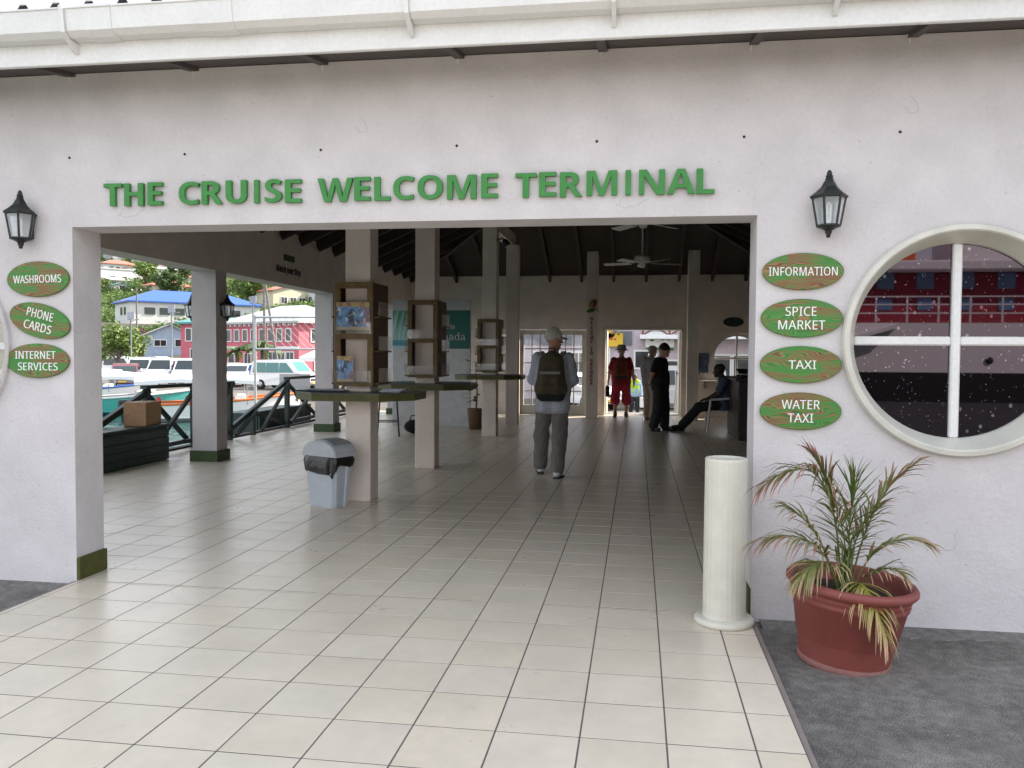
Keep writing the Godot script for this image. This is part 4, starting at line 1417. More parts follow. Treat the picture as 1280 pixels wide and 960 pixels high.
func bin_ring(hx: float, hz: float, y: float) -> Array:
	# footprint with cut corners and a shallow groove on the short sides
	var c := 0.03
	return [Vector3(-hx + c, y, hz), Vector3(hx - c, y, hz), Vector3(hx, y, hz - c), Vector3(hx, y, hz * 0.4), Vector3(hx - 0.018, y, hz * 0.32), Vector3(hx - 0.018, y, -hz * 0.32), Vector3(hx, y, -hz * 0.4), Vector3(hx, y, -hz + c), Vector3(hx - c, y, -hz), Vector3(-hx + c, y, -hz), Vector3(-hx, y, -hz + c), Vector3(-hx, y, -hz * 0.4), Vector3(-hx + 0.018, y, -hz * 0.32), Vector3(-hx + 0.018, y, hz * 0.32), Vector3(-hx, y, hz * 0.4), Vector3(-hx, y, hz - c)]


func indoor_plant(at: Vector3) -> void:
	var pt := thing("brown_planter", "plain brown planter behind the display board", "planter", at)
	var mb := MB.new()
	mb.lathe([Vector2(0, 0), Vector2(0.13, 0), Vector2(0.17, 0.38), Vector2(0.18, 0.40), Vector2(0.16, 0.40), Vector2(0.15, 0.36), Vector2(0, 0.36)], 20)
	put(mb, "vessel", "shoe_brown", pt)
	var p := thing("indoor_shrub", "dark leafy shrub growing in the brown planter", "plant", at + Vector3(0, 0.36, 0))
	mb = MB.new()
	mb.tube([Vector3(0, 0, 0), Vector3(0.02, 0.35, 0), Vector3(0.0, 0.8, 0.03)], [0.02, 0.015, 0.008], 6)
	put(mb, "stem", "bark", p)
	rng.seed = 77
	for i in 34:
		var a := rng.randf() * TAU
		var y := rng.randf_range(0.08, 0.95)
		var r := rng.randf_range(0.05, 0.20)
		var c := Vector3(cos(a) * r, y, sin(a) * r)
		var d := Vector3(cos(a), rng.randf_range(-0.5, 0.6), sin(a)).normalized()
		var s := d.cross(Vector3.UP).normalized() * 0.045
		mb = MB.new()
		var tip := c + d * 0.16
		var m1 := c + d * 0.07
		mb.tri(c, m1 + s, tip)
		mb.tri(c, tip, m1 - s)
		put(mb, "leaf", "crown2", p)


# one feather leaf: a bent rib from a to c (through b) with pointed leaflets on both sides
func frond(parent: Node, a: Vector3, b: Vector3, c: Vector3, n: int, long: float, base: Color, tip: Color, droop: float, sd: int) -> void:
	rng.seed = sd
	var mb := MB.new()
	var at := func(t: float) -> Vector3: return a * (1 - t) * (1 - t) + b * 2 * t * (1 - t) + c * t * t
	var path := []
	for i in 11:
		path.append(at.call(i / 10.0))
	var rr := []
	for i in 11:
		rr.append(lerpf(0.0065, 0.0014, i / 10.0))
	mb.col = base.lerp(Color(0.22, 0.18, 0.05), 0.35)
	mb.tube(path, rr, 5)
	n = int(n * 1.35)
	for i in n:
		for s in [-1, 1]:
			var t := lerpf(0.28, 1.0, (i + rng.randf_range(0.1, 0.9)) / n)
			var p: Vector3 = at.call(t)
			var d: Vector3 = (at.call(minf(t + 0.03, 1.0)) - at.call(t - 0.03)).normalized()
			var side := d.cross(Vector3.UP)
			if side.length() < 0.2:
				side = Vector3(cos(i * 2.4), 0, sin(i * 2.4))
			side = side.normalized() * s
			var lift: Vector3 = side.cross(d).normalized() * s
			var l := long * (0.45 + 0.85 * sin(PI * clampf(t * 0.86 + 0.06, 0, 1))) * rng.randf_range(0.75, 1.12)
			var dir: Vector3 = (side * lerpf(0.95, 0.35, t) + d * lerpf(0.45, 1.0, t) + lift * rng.randf_range(-0.1, 0.35) + Vector3(rng.randf_range(-0.15, 0.15), rng.randf_range(-0.1, 0.1), rng.randf_range(-0.15, 0.15))).normalized()
			var w := rng.randf_range(0.0042, 0.0065)
			var wv: Vector3 = dir.cross(Vector3.UP if absf(dir.y) < 0.9 else Vector3.RIGHT).normalized()
			wv = (wv + Vector3(0, rng.randf_range(-0.6, 0.6), 0)).normalized() * w
			var q := [p]
			var dd := dir
			for k in 4:
				dd = (dd + Vector3(0, -droop * 0.16 * (k + 1) * rng.randf_range(0.4, 1.5), 0)).normalized()
				q.append(q[-1] + dd * l / 4)
			var dry := rng.randf_range(0.3, 1.5)
			for k in 4:
				var w0: float = [0.5, 1.0, 0.95, 0.62, 0.0][k]
				var w1: float = [0.5, 1.0, 0.95, 0.62, 0.0][k + 1]
				var mixv := clampf(((k + 0.5) / 4.0) * dry + t * 0.35 - 0.25, 0, 1)
				mb.col = base.lerp(tip, mixv)
				if w1 > 0:
					mb.quad(q[k] - wv * w0, q[k] + wv * w0, q[k + 1] + wv * w1, q[k + 1] - wv * w1)
				else:
					mb.tri(q[k] - wv * w0, q[k] + wv * w0, q[k + 1])
	put(mb, "frond", "leafy", parent)


func build_palm() -> void:
	var tilt := Basis(Vector3.BACK, -0.075) * Basis(Vector3.RIGHT, 0.02)
	var po := thing("plant_pot", "large terracotta-red plastic plant pot leaning on the concrete", "pot", Vector3(1.03, -0.052, 0.53))
	po.basis = tilt
	var mb := MB.new()
	mb.lathe([Vector2(0, 0.006), Vector2(0.205, 0.006), Vector2(0.212, 0.012), Vector2(0.2155, 0.05), Vector2(0.232, 0.13), Vector2(0.233, 0.133), Vector2(0.2345, 0.135), Vector2(0.27, 0.315), Vector2(0.276, 0.318), Vector2(0.28, 0.335), Vector2(0.276, 0.346), Vector2(0.28, 0.35), Vector2(0.285, 0.366), Vector2(0.282, 0.378), Vector2(0.296, 0.382), Vector2(0.309, 0.396), Vector2(0.309, 0.414), Vector2(0.298, 0.428), Vector2(0.28, 0.428), Vector2(0.268, 0.415), Vector2(0.262, 0.38), Vector2(0.24, 0.30), Vector2(0, 0.30)], 56)
	put(mb, "vessel", "terracotta", po)
	mb = MB.new()
	mb.lathe([Vector2(0, 0.0), Vector2(0.214, 0.0), Vector2(0.219, 0.006), Vector2(0.2205, 0.036), Vector2(0.2145, 0.038)], 56)
	put(mb, "foot_band", "terracotta_pale", po)
	mb = MB.new()
	mb.lathe([Vector2(0.25, 0.345), Vector2(0.18, 0.358), Vector2(0.06, 0.366), Vector2(0, 0.368)], 24)
	put(mb, "soil", "soil", po)
	var o := Vector3(1.03, 0.285, 0.53)
	var p := thing("potted_palm", "small feathery palm with browning leaf tips in the red pot", "palm", o)
	p.scale = Vector3.ONE * 0.9
	var g := Color(0.085, 0.14, 0.034)
	var dull := Color(0.14, 0.175, 0.045)
	var yel := Color(0.27, 0.25, 0.035)
	var pink := Color(0.36, 0.145, 0.125)
	var tan := Color(0.45, 0.28, 0.17)
	# bent to the sides as seen on the plant: tall arch over the post, uprights, two towards the window, a yellow one over the rim
	frond(p, Vector3(-0.02, 0, 0.0), Vector3(-0.04, 0.98, 0.02), Vector3(-0.47, 0.60, 0.10), 28, 0.24, g, pink, 1.0, 11)
	frond(p, Vector3(-0.01, 0, -0.02), Vector3(-0.03, 0.62, -0.05), Vector3(-0.20, 0.80, -0.02), 20, 0.20, g, pink, 0.4, 12)
	frond(p, Vector3(0.02, 0, 0.01), Vector3(0.01, 0.5, 0.02), Vector3(0.03, 0.66, 0.05), 22, 0.22, g, dull, 0.2, 13)
	frond(p, Vector3(0.03, 0, -0.01), Vector3(0.12, 0.58, -0.03), Vector3(0.36, 0.74, 0.0), 20, 0.20, dull, pink, 0.5, 14)
	frond(p, Vector3(0.03, 0, 0.03), Vector3(0.12, 0.42, 0.08), Vector3(0.40, 0.33, 0.12), 20, 0.16, dull, tan, 0.6, 15)
	frond(p, Vector3(-0.04, 0, 0.02), Vector3(-0.10, 0.44, 0.06), Vector3(-0.50, 0.31, 0.13), 22, 0.20, dull, pink, 1.0, 16)
	frond(p, Vector3(0.02, 0.02, 0.05), Vector3(0.04, 0.26, 0.20), Vector3(0.12, -0.12, 0.40), 24, 0.20, yel, tan, 1.0, 17)
	frond(p, Vector3(-0.04, 0, 0.05), Vector3(-0.10, 0.34, 0.12), Vector3(-0.30, 0.12, 0.22), 22, 0.19, Color(0.13, 0.17, 0.04), tan, 1.2, 18)
	frond(p, Vector3(0.0, 0, 0.0), Vector3(0.02, 0.34, 0.05), Vector3(-0.10, 0.56, 0.10), 18, 0.19, g, tan, 0.5, 19)
	frond(p, Vector3(0.0, 0, -0.03), Vector3(0.05, 0.35, -0.06), Vector3(0.20, 0.50, -0.10), 18, 0.17, g, pink, 0.5, 20)
	frond(p, Vector3(0.05, 0, 0.0), Vector3(0.14, 0.24, 0.08), Vector3(0.26, 0.17, 0.16), 16, 0.15, dull, tan, 0.8, 21)
	frond(p, Vector3(-0.03, 0, 0.0), Vector3(-0.12, 0.40, 0.0), Vector3(-0.34, 0.50, 0.04), 18, 0.17, dull, tan, 0.9, 22)
	for i in 9:
		var a := TAU * i / 9
		mb = MB.new()
		mb.tube([Vector3(0.045 * cos(a), 0.0, 0.045 * sin(a)), Vector3(0.03 * cos(a), 0.13, 0.03 * sin(a)), Vector3(0.05 * cos(a), 0.27, 0.05 * sin(a))], [0.009, 0.007, 0.004], 6)
		put(mb, "stem", "crown3", p)


func build_railing() -> void:
	var r := thing("harbour_railing", "dark green timber railing with crossed braces along the water edge", "railing", Vector3(-6.72, 0, 0))
	var seg := func(called: String, a: Vector3, b: Vector3, w := 0.055, d := 0.075) -> void:
		var mb := MB.new()
		mb.bar(a, b, w, d)
		put(mb, called, "dark_green", r)
	for z in [-3.2, -5.82, -7.06, -8.2, -10.51, -12.23, -14.0, -15.77]:
		pbox("post", "dark_green", r, Vector3(0, 0.47, z), Vector3(0.085, 0.94, 0.085), 0.006)
	seg.call("top_rail", Vector3(0, 0.975, -5.75), Vector3(0, 0.955, -8.29), 0.1, 0.05)
	seg.call("top_rail", Vector3(0, 0.965, -10.47), Vector3(0, 0.955, -15.87), 0.1, 0.05)
	seg.call("sloping_rail", Vector3(0, 0.93, -5.88), Vector3(0, 0.10, -3.61), 0.06, 0.08)
	seg.call("sloping_rail", Vector3(0, 0.90, -10.47), Vector3(0, 0.20, -8.27), 0.06, 0.08)
	pbox("post", "dark_green", r, Vector3(0, 0.20, -9.05), Vector3(0.075, 0.40, 0.075), 0.006)
	var off := 0.062
	for q in [[-5.86, -7.02], [-7.1, -8.16], [-10.55, -12.19], [-12.28, -13.96], [-14.04, -15.72]]:
		seg.call("brace", Vector3(off, 0.10, q[0]), Vector3(off, 0.92, q[1]), 0.045, 0.06)
		seg.call("brace", Vector3(-off, 0.92, q[0]), Vector3(-off, 0.10, q[1]), 0.045, 0.06)
		seg.call("bottom_rail", Vector3(0, 0.12, q[0]), Vector3(0, 0.12, q[1]), 0.06, 0.06)
	seg.call("brace", Vector3(off, 0.06, -8.29), Vector3(off, 0.42, -9.07), 0.045, 0.06)
	seg.call("brace", Vector3(off, 0.06, -9.27), Vector3(off, 0.86, -10.43), 0.045, 0.06)
	seg.call("brace", Vector3(-off, 0.40, -9.12), Vector3(-off, 0.10, -10.45), 0.045, 0.06)
	var c := thing("planter_chest", "dark timber chest outside the railing near the third column", "chest", Vector3(-7.45, -0.9, -11.4))
	for i in 9:
		pbox("plank", "dark_green", c, Vector3(0.33, 0.62, -1.1 + 0.28 * i), Vector3(0.05, 1.24, 0.265), 0.008)
	pbox("body", "dark_green", c, Vector3(-0.05, 0.6, 0.02), Vector3(0.7, 1.2, 2.5), 0.01)
	# wire fence on a pipe frame out on the dock
	var f := thing("wire_fence", "galvanised pipe frame fence with diagonal wire out on the dock", "fence", Vector3(-11.55, -1.4, -19.2))
	for x in [0.0, 2.08]:
		var mb := MB.new()
		mb.tube([Vector3(x, 0, 0), Vector3(x, 3.98, 0)], 0.045, 8)
		put(mb, "post", "galvanised", f)
	for y in [2.95, 3.92]:
		var mb := MB.new()
		mb.tube([Vector3(0.03, y, 0), Vector3(2.05, y, 0)], 0.032, 8)
		put(mb, "rail", "galvanised", f)
	for i in 9:
		var x := 0.1 + 0.22 * i
		var mb := MB.new()
		mb.tube([Vector3(x, 3.9, 0.0), Vector3(minf(x + 0.95, 2.06), 3.9 - minf(0.95, 2.06 - x), 0.0)], 0.006, 5, false)
		put(mb, "wire", "galvanised", f)
	pbox("foot", "quay_wall", f, Vector3(1.0, -0.3, 0), Vector3(2.6, 0.62, 0.7))


func shell(mb: MB, prof: PackedVector2Array, half: Callable) -> void:
	# side outline in (z, y), mirrored to both sides at a half width that depends on the point
	var idx := Geometry2D.triangulate_polygon(prof)
	for s in [-1.0, 1.0]:
		for i in range(0, idx.size(), 3):
			var q := []
			for k in 3:
				var p := prof[idx[i + k]]
				q.append(Vector3(s * half.call(p), p.y, p.x))
			var nrm: Vector3 = (q[1] - q[0]).cross(q[2] - q[0])
			if nrm.x * s > 0:
				mb.tri(q[0], q[1], q[2])
			else:
				mb.tri(q[0], q[2], q[1])
	var cw := Geometry2D.is_polygon_clockwise(prof)
	for i in prof.size():
		var a := prof[i]
		var b := prof[(i + 1) % prof.size()]
		var A := Vector3(-half.call(a), a.y, a.x)
		var B := Vector3(half.call(a), a.y, a.x)
		var C := Vector3(half.call(b), b.y, b.x)
		var D := Vector3(-half.call(b), b.y, b.x)
		if cw:
			mb.quad(A, B, C, D)
		else:
			mb.quad(B, A, D, C)


# forward is +z
func vehicle(kind: String, at: Vector3, turn: float, paint: String, label: String, glass := "glass_tint") -> void:
	var van := kind == "van"
	var t := thing("parked_van" if van else "parked_car", label, "van" if van else "car", at, turn, "vehicles parked along the quay and street")
	var L := 4.5
	var H := 1.95 if van else 1.62
	var W := 1.72
	var prof: PackedVector2Array
	if van:
		prof = PackedVector2Array([Vector2(-2.2, 0.35), Vector2(-2.25, 0.75), Vector2(-2.2, 1.1), Vector2(-2.08, 1.78), Vector2(-1.95, H - 0.04), Vector2(-1.2, H), Vector2(0.5, H), Vector2(0.85, H - 0.06), Vector2(1.55, 1.15), Vector2(2.1, 0.98), Vector2(2.25, 0.8), Vector2(2.25, 0.42), Vector2(2.15, 0.3), Vector2(-2.1, 0.3)])
	else:
		prof = PackedVector2Array([Vector2(-2.15, 0.36), Vector2(-2.2, 0.8), Vector2(-2.12, 1.02), Vector2(-1.9, H - 0.12), Vector2(-1.75, H - 0.03), Vector2(-0.6, H), Vector2(0.15, H - 0.05), Vector2(0.95, 1.06), Vector2(1.9, 0.95), Vector2(2.18, 0.82), Vector2(2.22, 0.45), Vector2(2.1, 0.3), Vector2(-2.05, 0.3)])
	var half := func(p: Vector2) -> float: return W / 2 * (1.0 - 0.17 * clampf((p.y - 0.95) / 0.95, 0, 1)) * (1.0 - 0.07 * clampf((absf(p.x) - 1.7) / 0.5, 0, 1))
	var mb := MB.new()
	shell(mb, prof, half)
	put(mb, "body", paint, t)
	# side windows lie 4 mm proud of the sides
	var wins: Array
	if van:
		wins = [[-2.0, -1.0], [-0.94, 0.05], [0.1, 0.72]]
	else:
		wins = [[-1.75, -0.95], [-0.9, -0.05], [0.0, 0.42]]
	var y0 := 1.12
	var y1 := H - 0.2
	for s in [-1.0, 1.0]:
		for i in 3:
			var a: float = wins[i][0]
			var b: float = wins[i][1]
			var bt: float = b if i < 2 else b - 0.1
			var bb: float = b if i < 2 else b + (0.55 if van else 0.42)
			var q := [Vector2(a, y0), Vector2(bb, y0), Vector2(bt, y1), Vector2(a + (0.08 if i == 0 else 0.0), y1)]
			mb = MB.new()
			var P := []
			for p in q:
				P.append(Vector3(s * (half.call(p) + 0.006), p.y, p.x))
			if s > 0:
				mb.quad(P[1], P[0], P[3], P[2])
			else:
				mb.quad(P[0], P[1], P[2], P[3])
			put(mb, "side_window", glass, t)
		for z in [-1.35, 1.4]:
			mb = MB.new()
			mb.lathe([Vector2(0.0, -0.11), Vector2(0.28, -0.11), Vector2(0.325, -0.07), Vector2(0.325, 0.07), Vector2(0.28, 0.11), Vector2(0.0, 0.11)], 20, Transform3D(Basis(Vector3.BACK, PI / 2), Vector3.ZERO))
			var wh := put(mb, "wheel", "tyre", t, Vector3(s * (W / 2 - 0.1), 0.325, z))
			mb = MB.new()
			mb.lathe([Vector2(0.0, 0.112), Vector2(0.19, 0.112), Vector2(0.2, 0.12), Vector2(0.08, 0.135), Vector2(0.0, 0.135)], 14, Transform3D(Basis(Vector3.BACK, -PI / 2 * s), Vector3.ZERO))
			put(mb, "rim", "hub", wh)
		pbox("headlight", "lamp_clear", t, Vector3(s * 0.6, 0.78 if van else 0.74, 2.235), Vector3(0.28, 0.15, 0.05), 0.02)
		pbox("taillight", "lamp_red", t, Vector3(s * 0.68, 1.0 if van else 0.92, -2.225), Vector3(0.14, 0.5 if van else 0.2, 0.05), 0.015)
	# windscreen and rear window
	var front := [Vector2(0.9, H - 0.13), Vector2(1.5, 1.19)] if van else [Vector2(0.22, H - 0.12), Vector2(0.9, 1.1)]
	var back := [Vector2(-2.10, 1.72), Vector2(-2.21, 1.15)] if van else [Vector2(-1.93, H - 0.2), Vector2(-2.1, 1.08)]
	for q in [[front, 1.0], [back, -1.0]]:
		var a: Vector2 = q[0][0]
		var b: Vector2 = q[0][1]
		var wa: float = half.call(a) - 0.1
		var wb: float = half.call(b) - 0.08
		var e: float = 0.012 * q[1] + (0.02 * q[1])
		mb = MB.new()
		var A := Vector3(-wb, b.y, b.x + e)
		var B := Vector3(wb, b.y, b.x + e)
		var C := Vector3(wa, a.y, a.x + e)
		var D := Vector3(-wa, a.y, a.x + e)
		if q[1] > 0:
			mb.quad(A, B, C, D)
		else:
			mb.quad(B, A, D, C)
		put(mb, "windscreen" if q[1] > 0 else "rear_window", glass, t)
	pbox("bumper", "car_gray", t, Vector3(0, 0.45, 2.24), Vector3(1.55, 0.18, 0.08), 0.03)
	pbox("bumper", "car_gray", t, Vector3(0, 0.47, -2.24), Vector3(1.55, 0.2, 0.08), 0.03)
	pbox("grille", "black_metal", t, Vector3(0, 0.66, 2.25), Vector3(0.8, 0.14, 0.03), 0.01)
	pbox("number_plate", "number_plate", t, Vector3(0, 0.46, 2.285), Vector3(0.48, 0.11, 0.01))


func boat(at: Vector3, turn: float, hull: String, trim: String, label: String) -> void:
	var t := thing("passenger_boat", label, "boat", at, turn, "open boats moored by the dock")
	var st := []
	var n := 10
	for i in n + 1:
		var u := float(i) / n
		var w := 0.95 * (1.0 - pow(maxf(0, u - 0.5) / 0.5, 2.2)) * (0.86 + 0.14 * minf(1, u * 3))
		var top := 0.62 + 0.38 * pow(u, 2.2)
		var z := lerpf(-2.9, 3.1, u)
		st.append([Vector3(-maxf(w, 0.02), top, z + 0.25 * u * u), Vector3(-maxf(w * 0.86, 0.015), 0.12, z), Vector3(0, -0.28 + 0.2 * u * u, z - 0.2 * u * u), Vector3(maxf(w * 0.86, 0.015), 0.12, z), Vector3(maxf(w, 0.02), top, z + 0.25 * u * u)])
	var mb := MB.new()
	for i in n:
		for k in 4:
			mb.quad(st[i][k], st[i][k + 1], st[i + 1][k + 1], st[i + 1][k])
	for k in range(1, 4):
		mb.tri(st[0][0], st[0][k + 1], st[0][k])
	put(mb, "hull", hull, t)
	mb = MB.new()
	for s in [0, 4]:
		var path := []
		for i in n + 1:
			path.append(st[i][s] + Vector3(0, 0.02, 0))
		mb.tube(path, 0.05, 6)
	put(mb, "gunwale", trim, t)
	mb = MB.new()
	for i in n:
		mb.quad(Vector3(-st[i][4].x * 0.9, 0.14, st[i][4].z), Vector3(st[i][4].x * 0.9, 0.14, st[i][4].z), Vector3(st[i + 1][4].x * 0.9, 0.14, st[i + 1][4].z), Vector3(-st[i + 1][4].x * 0.9, 0.14, st[i + 1][4].z))
	put(mb, "deck", "boat_white", t)
	for z in [-1.9, -0.9, 0.1]:
		pbox("bench", "boat_white", t, Vector3(0, 0.42, z), Vector3(1.6, 0.06, 0.34), 0.015)
	pbox("console", "boat_white", t, Vector3(0.2, 0.55, 1.0), Vector3(0.6, 0.8, 0.4), 0.03)
	for s in [-1, 1]:
		for z in [-2.3, -0.6, 1.2]:
			mb = MB.new()
			mb.tube([Vector3(0.84 * s, 0.6, z), Vector3(0.8 * s, 1.54, z)], 0.022, 6)
			put(mb, "canopy_post", "galvanised", t)
	mb = MB.new()
	var g := []
	for j in 9:
		var row := []
		for i in 9:
			var u := (i - 4) / 4.0
			var v := (j - 4) / 4.0
			row.append(Vector3(u * 0.98, 1.74 - 0.16 * u * u - 0.10 * v * v * v * v - 0.02 * cos(v * 9), -0.55 + v * 2.15))
		g.append(row)
	for j in 8:
		for i in 8:
			mb.quad(g[j][i], g[j + 1][i], g[j + 1][i + 1], g[j][i + 1], 1)
			mb.quad(g[j][i] - Vector3(0, 0.03, 0), g[j][i + 1] - Vector3(0, 0.03, 0), g[j + 1][i + 1] - Vector3(0, 0.03, 0), g[j + 1][i] - Vector3(0, 0.03, 0), 2)
	for i in 8:
		for e in [[g[0][i], g[0][i + 1]], [g[8][i + 1], g[8][i]], [g[i + 1][0], g[i][0]], [g[i][8], g[i + 1][8]]]:
			mb.quad(e[1] - Vector3(0, 0.14, 0), e[0] - Vector3(0, 0.14, 0), e[0], e[1])
	put(mb, "canopy", "canvas_white", t)
	mb = MB.new()
	mb.cbox(Vector3(0, 0.55, -3.1), Vector3(0.34, 0.5, 0.36), 0.06)
	mb.box(Vector3(0, 0.05, -3.12), Vector3(0.1, 0.6, 0.12))
	put(mb, "outboard_motor", "black_metal", t)
	for q in [[-0.45, -1.9], [0.4, -0.9]]:
		mb = MB.new()
		mb.cbox(Vector3(q[0], 0.68, q[1]), Vector3(0.36, 0.46, 0.16), 0.05)
		put(mb, "life_jacket", "life_red", t)


# a simple house: walls with built windows on the two sides that face the harbour, and a roof
func house(called: String, at: Vector3, turn: float, s: Vector3, wall: String, roof: String, shape: String, wins: Array, label: String, group := "", frame := "window_frame") -> Node3D:
	var t := thing(called, label, "house" if called == "house" else "building", at, turn, group)
	var w := s.x
	var h := s.y
	var d := s.z
	var mb := MB.new()
	mb.span(Vector3(-w / 2, -3, -d / 2), Vector3(w / 2, h, d / 2))
	var o := 0.45
	var rise: float = minf(w, d) * 0.22
	if shape == "gable":
		mb.prism(PackedVector2Array([Vector2(-w / 2, h), Vector2(w / 2, h), Vector2(0, h + rise)]), -d / 2, d / 2)
	put(mb, "wall", wall, t)
	mb = MB.new()
	var y := h + 0.01
	if shape == "hip":
		var q := [Vector3(-w / 2 - o, y, d / 2 + o), Vector3(w / 2 + o, y, d / 2 + o), Vector3(w / 2 + o, y, -d / 2 - o), Vector3(-w / 2 - o, y, -d / 2 - o)]
		var r := minf(w, d) / 2
		var a := Vector3(-w / 2 + r if w > d else 0.0, y + rise, 0 if w > d else d / 2 - r)
		var b := Vector3(w / 2 - r if w > d else 0.0, y + rise, 0 if w > d else -d / 2 + r)
		if w > d:
			mb.quad(q[0], q[1], b, a)
			mb.tri(q[1], q[2], b)
			mb.quad(q[2], q[3], a, b)
			mb.tri(q[3], q[0], a)
		else:
			mb.tri(q[0], q[1], a)
			mb.quad(q[1], q[2], b, a)
			mb.tri(q[2], q[3], b)
			mb.quad(q[3], q[0], a, b)
		mb.quad(q[3], q[2], q[1], q[0])
		for i in 4:
			var e: Vector3 = q[i]
			var f: Vector3 = q[(i + 1) % 4]
			mb.quad(e - Vector3(0, 0.22, 0), f - Vector3(0, 0.22, 0), f, e)
	elif shape == "gable":
		for sx in [-1.0, 1.0]:
			var e := Vector3(sx * (w / 2 + o), h - o * rise * 2 / w, 0)
			var top := Vector3(0, h + rise + 0.02, 0)
			var nn := Vector3(sx * rise, w / 2, 0).normalized() * 0.12
			for z in [[d / 2 + o, 1.0]]:
				var zz := Vector3(0, 0, d / 2 + o)
				var P := [e - zz, e + zz, top + zz, top - zz]
				if sx > 0:
					P = [P[1], P[0], P[3], P[2]]
				mb.quad(P[0] + nn, P[1] + nn, P[2] + nn, P[3] + nn)
				mb.quad(P[1], P[0], P[3], P[2])
				mb.quad(P[0], P[1], P[1] + nn, P[0] + nn)
				mb.quad(P[1], P[2], P[2] + nn, P[1] + nn)
				mb.quad(P[3], P[0], P[0] + nn, P[3] + nn)
	else:
		mb.span(Vector3(-w / 2 - 0.2, y, -d / 2 - 0.2), Vector3(w / 2 + 0.2, y + 0.3, d / 2 + 0.2))
	put(mb, "roof", roof, t)
	# wins: [face, along (-1..1 of the half side), bottom, width, height]
	for q in wins:
		var face: String = q[0]
		var span: float = w if face == "f" else d
		var u: float = q[1] * span / 2
		var B := Basis() if face == "f" else Basis(Vector3.UP, PI / 2 if face == "r" else -PI / 2)
		var zf: float = d / 2 if face == "f" else w / 2
		var win := Node3D.new()
		win.name = "window" if q[2] > 0.3 else "door"
		t.add_child(win, true)
		win.transform = Transform3D(B, B * Vector3(u, q[2] + q[4] / 2, zf))
		mb = MB.new()
		var fw := 0.09
		mb.span(Vector3(-q[3] / 2 - fw, -q[4] / 2 - fw, 0.001), Vector3(-q[3] / 2, q[4] / 2 + fw, 0.08))
		mb.span(Vector3(q[3] / 2, -q[4] / 2 - fw, 0.001), Vector3(q[3] / 2 + fw, q[4] / 2 + fw, 0.08))
		mb.span(Vector3(-q[3] / 2, q[4] / 2, 0.001), Vector3(q[3] / 2, q[4] / 2 + fw, 0.08))
		mb.span(Vector3(-q[3] / 2, -q[4] / 2 - fw, 0.001), Vector3(q[3] / 2, -q[4] / 2, 0.08))
		if q[3] > 1.0:
			mb.span(Vector3(-0.03, -q[4] / 2, 0.001), Vector3(0.03, q[4] / 2, 0.06))
		put(mb, "frame", frame, win)
		mb = MB.new()
		mb.span(Vector3(-q[3] / 2, -q[4] / 2, 0.001), Vector3(q[3] / 2, q[4] / 2, 0.03))
		put(mb, "pane", "window_dark", win)
	return t


func crown_mesh(sd: int, leaves: int) -> ArrayMesh:
	# unit crown: leaf-sized faces in clumps through an uneven volume about 1 m in radius
	rng.seed = sd
	var mb := MB.new()
	var clumps := []
	for i in 16:
		var a := rng.randf() * TAU
		var r := rng.randf_range(0.15, 0.75)
		clumps.append([Vector3(cos(a) * r, rng.randf_range(-0.35, 0.7) * (1.1 - r * 0.5), sin(a) * r), rng.randf_range(0.22, 0.42)])
	for i in leaves:
		var c: Array = clumps[i % clumps.size()]
		var d := Vector3(rng.randfn(), rng.randfn(), rng.randfn()).normalized()
		var p: Vector3 = c[0] + d * c[1] * pow(rng.randf(), 0.4)
		var u := (d + Vector3(rng.randfn(), rng.randfn(), rng.randfn()) * 0.8).normalized()
		var x := u.cross(Vector3(rng.randfn(), rng.randfn(), rng.randfn())).normalized() * rng.randf_range(0.04, 0.085)
		var y := u.cross(x).normalized() * rng.randf_range(0.05, 0.10)
		mb.tri(p - x, p + y * 0.3 - y, p + x)
		mb.tri(p - x, p + x, p + y)
	return mb.mesh()


var crowns := []


func tree(called: String, at: Vector3, r: float, h: float, k: int, label: String, group: String) -> void:
	var t := thing(called, label, "tree", at, k * 1.3 + at.x, group)
	var mb := MB.new()
	mb.tube([Vector3(0, -0.5, 0), Vector3(0.03 * h, h * 0.4, 0), Vector3(0, h * 0.75, 0.02 * h)], [0.035 * h, 0.028 * h, 0.012 * h], 7)
	for i in 4:
		var a := TAU * i / 4 + k
		mb.tube([Vector3(0.02 * h, h * 0.38, 0), Vector3(cos(a) * r * 0.35, h * 0.58, sin(a) * r * 0.35), Vector3(cos(a) * r * 0.6, h * 0.75, sin(a) * r * 0.6)], [0.018 * h, 0.012 * h, 0.005 * h], 5)
	put(mb, "trunk", "bark", t)
	inst("crown", crowns[k % crowns.size()], M["crown%d" % (k % 4)], t, Vector3(0, h - r * 0.55, 0), Basis.from_scale(Vector3(r, r * 0.85, r)))


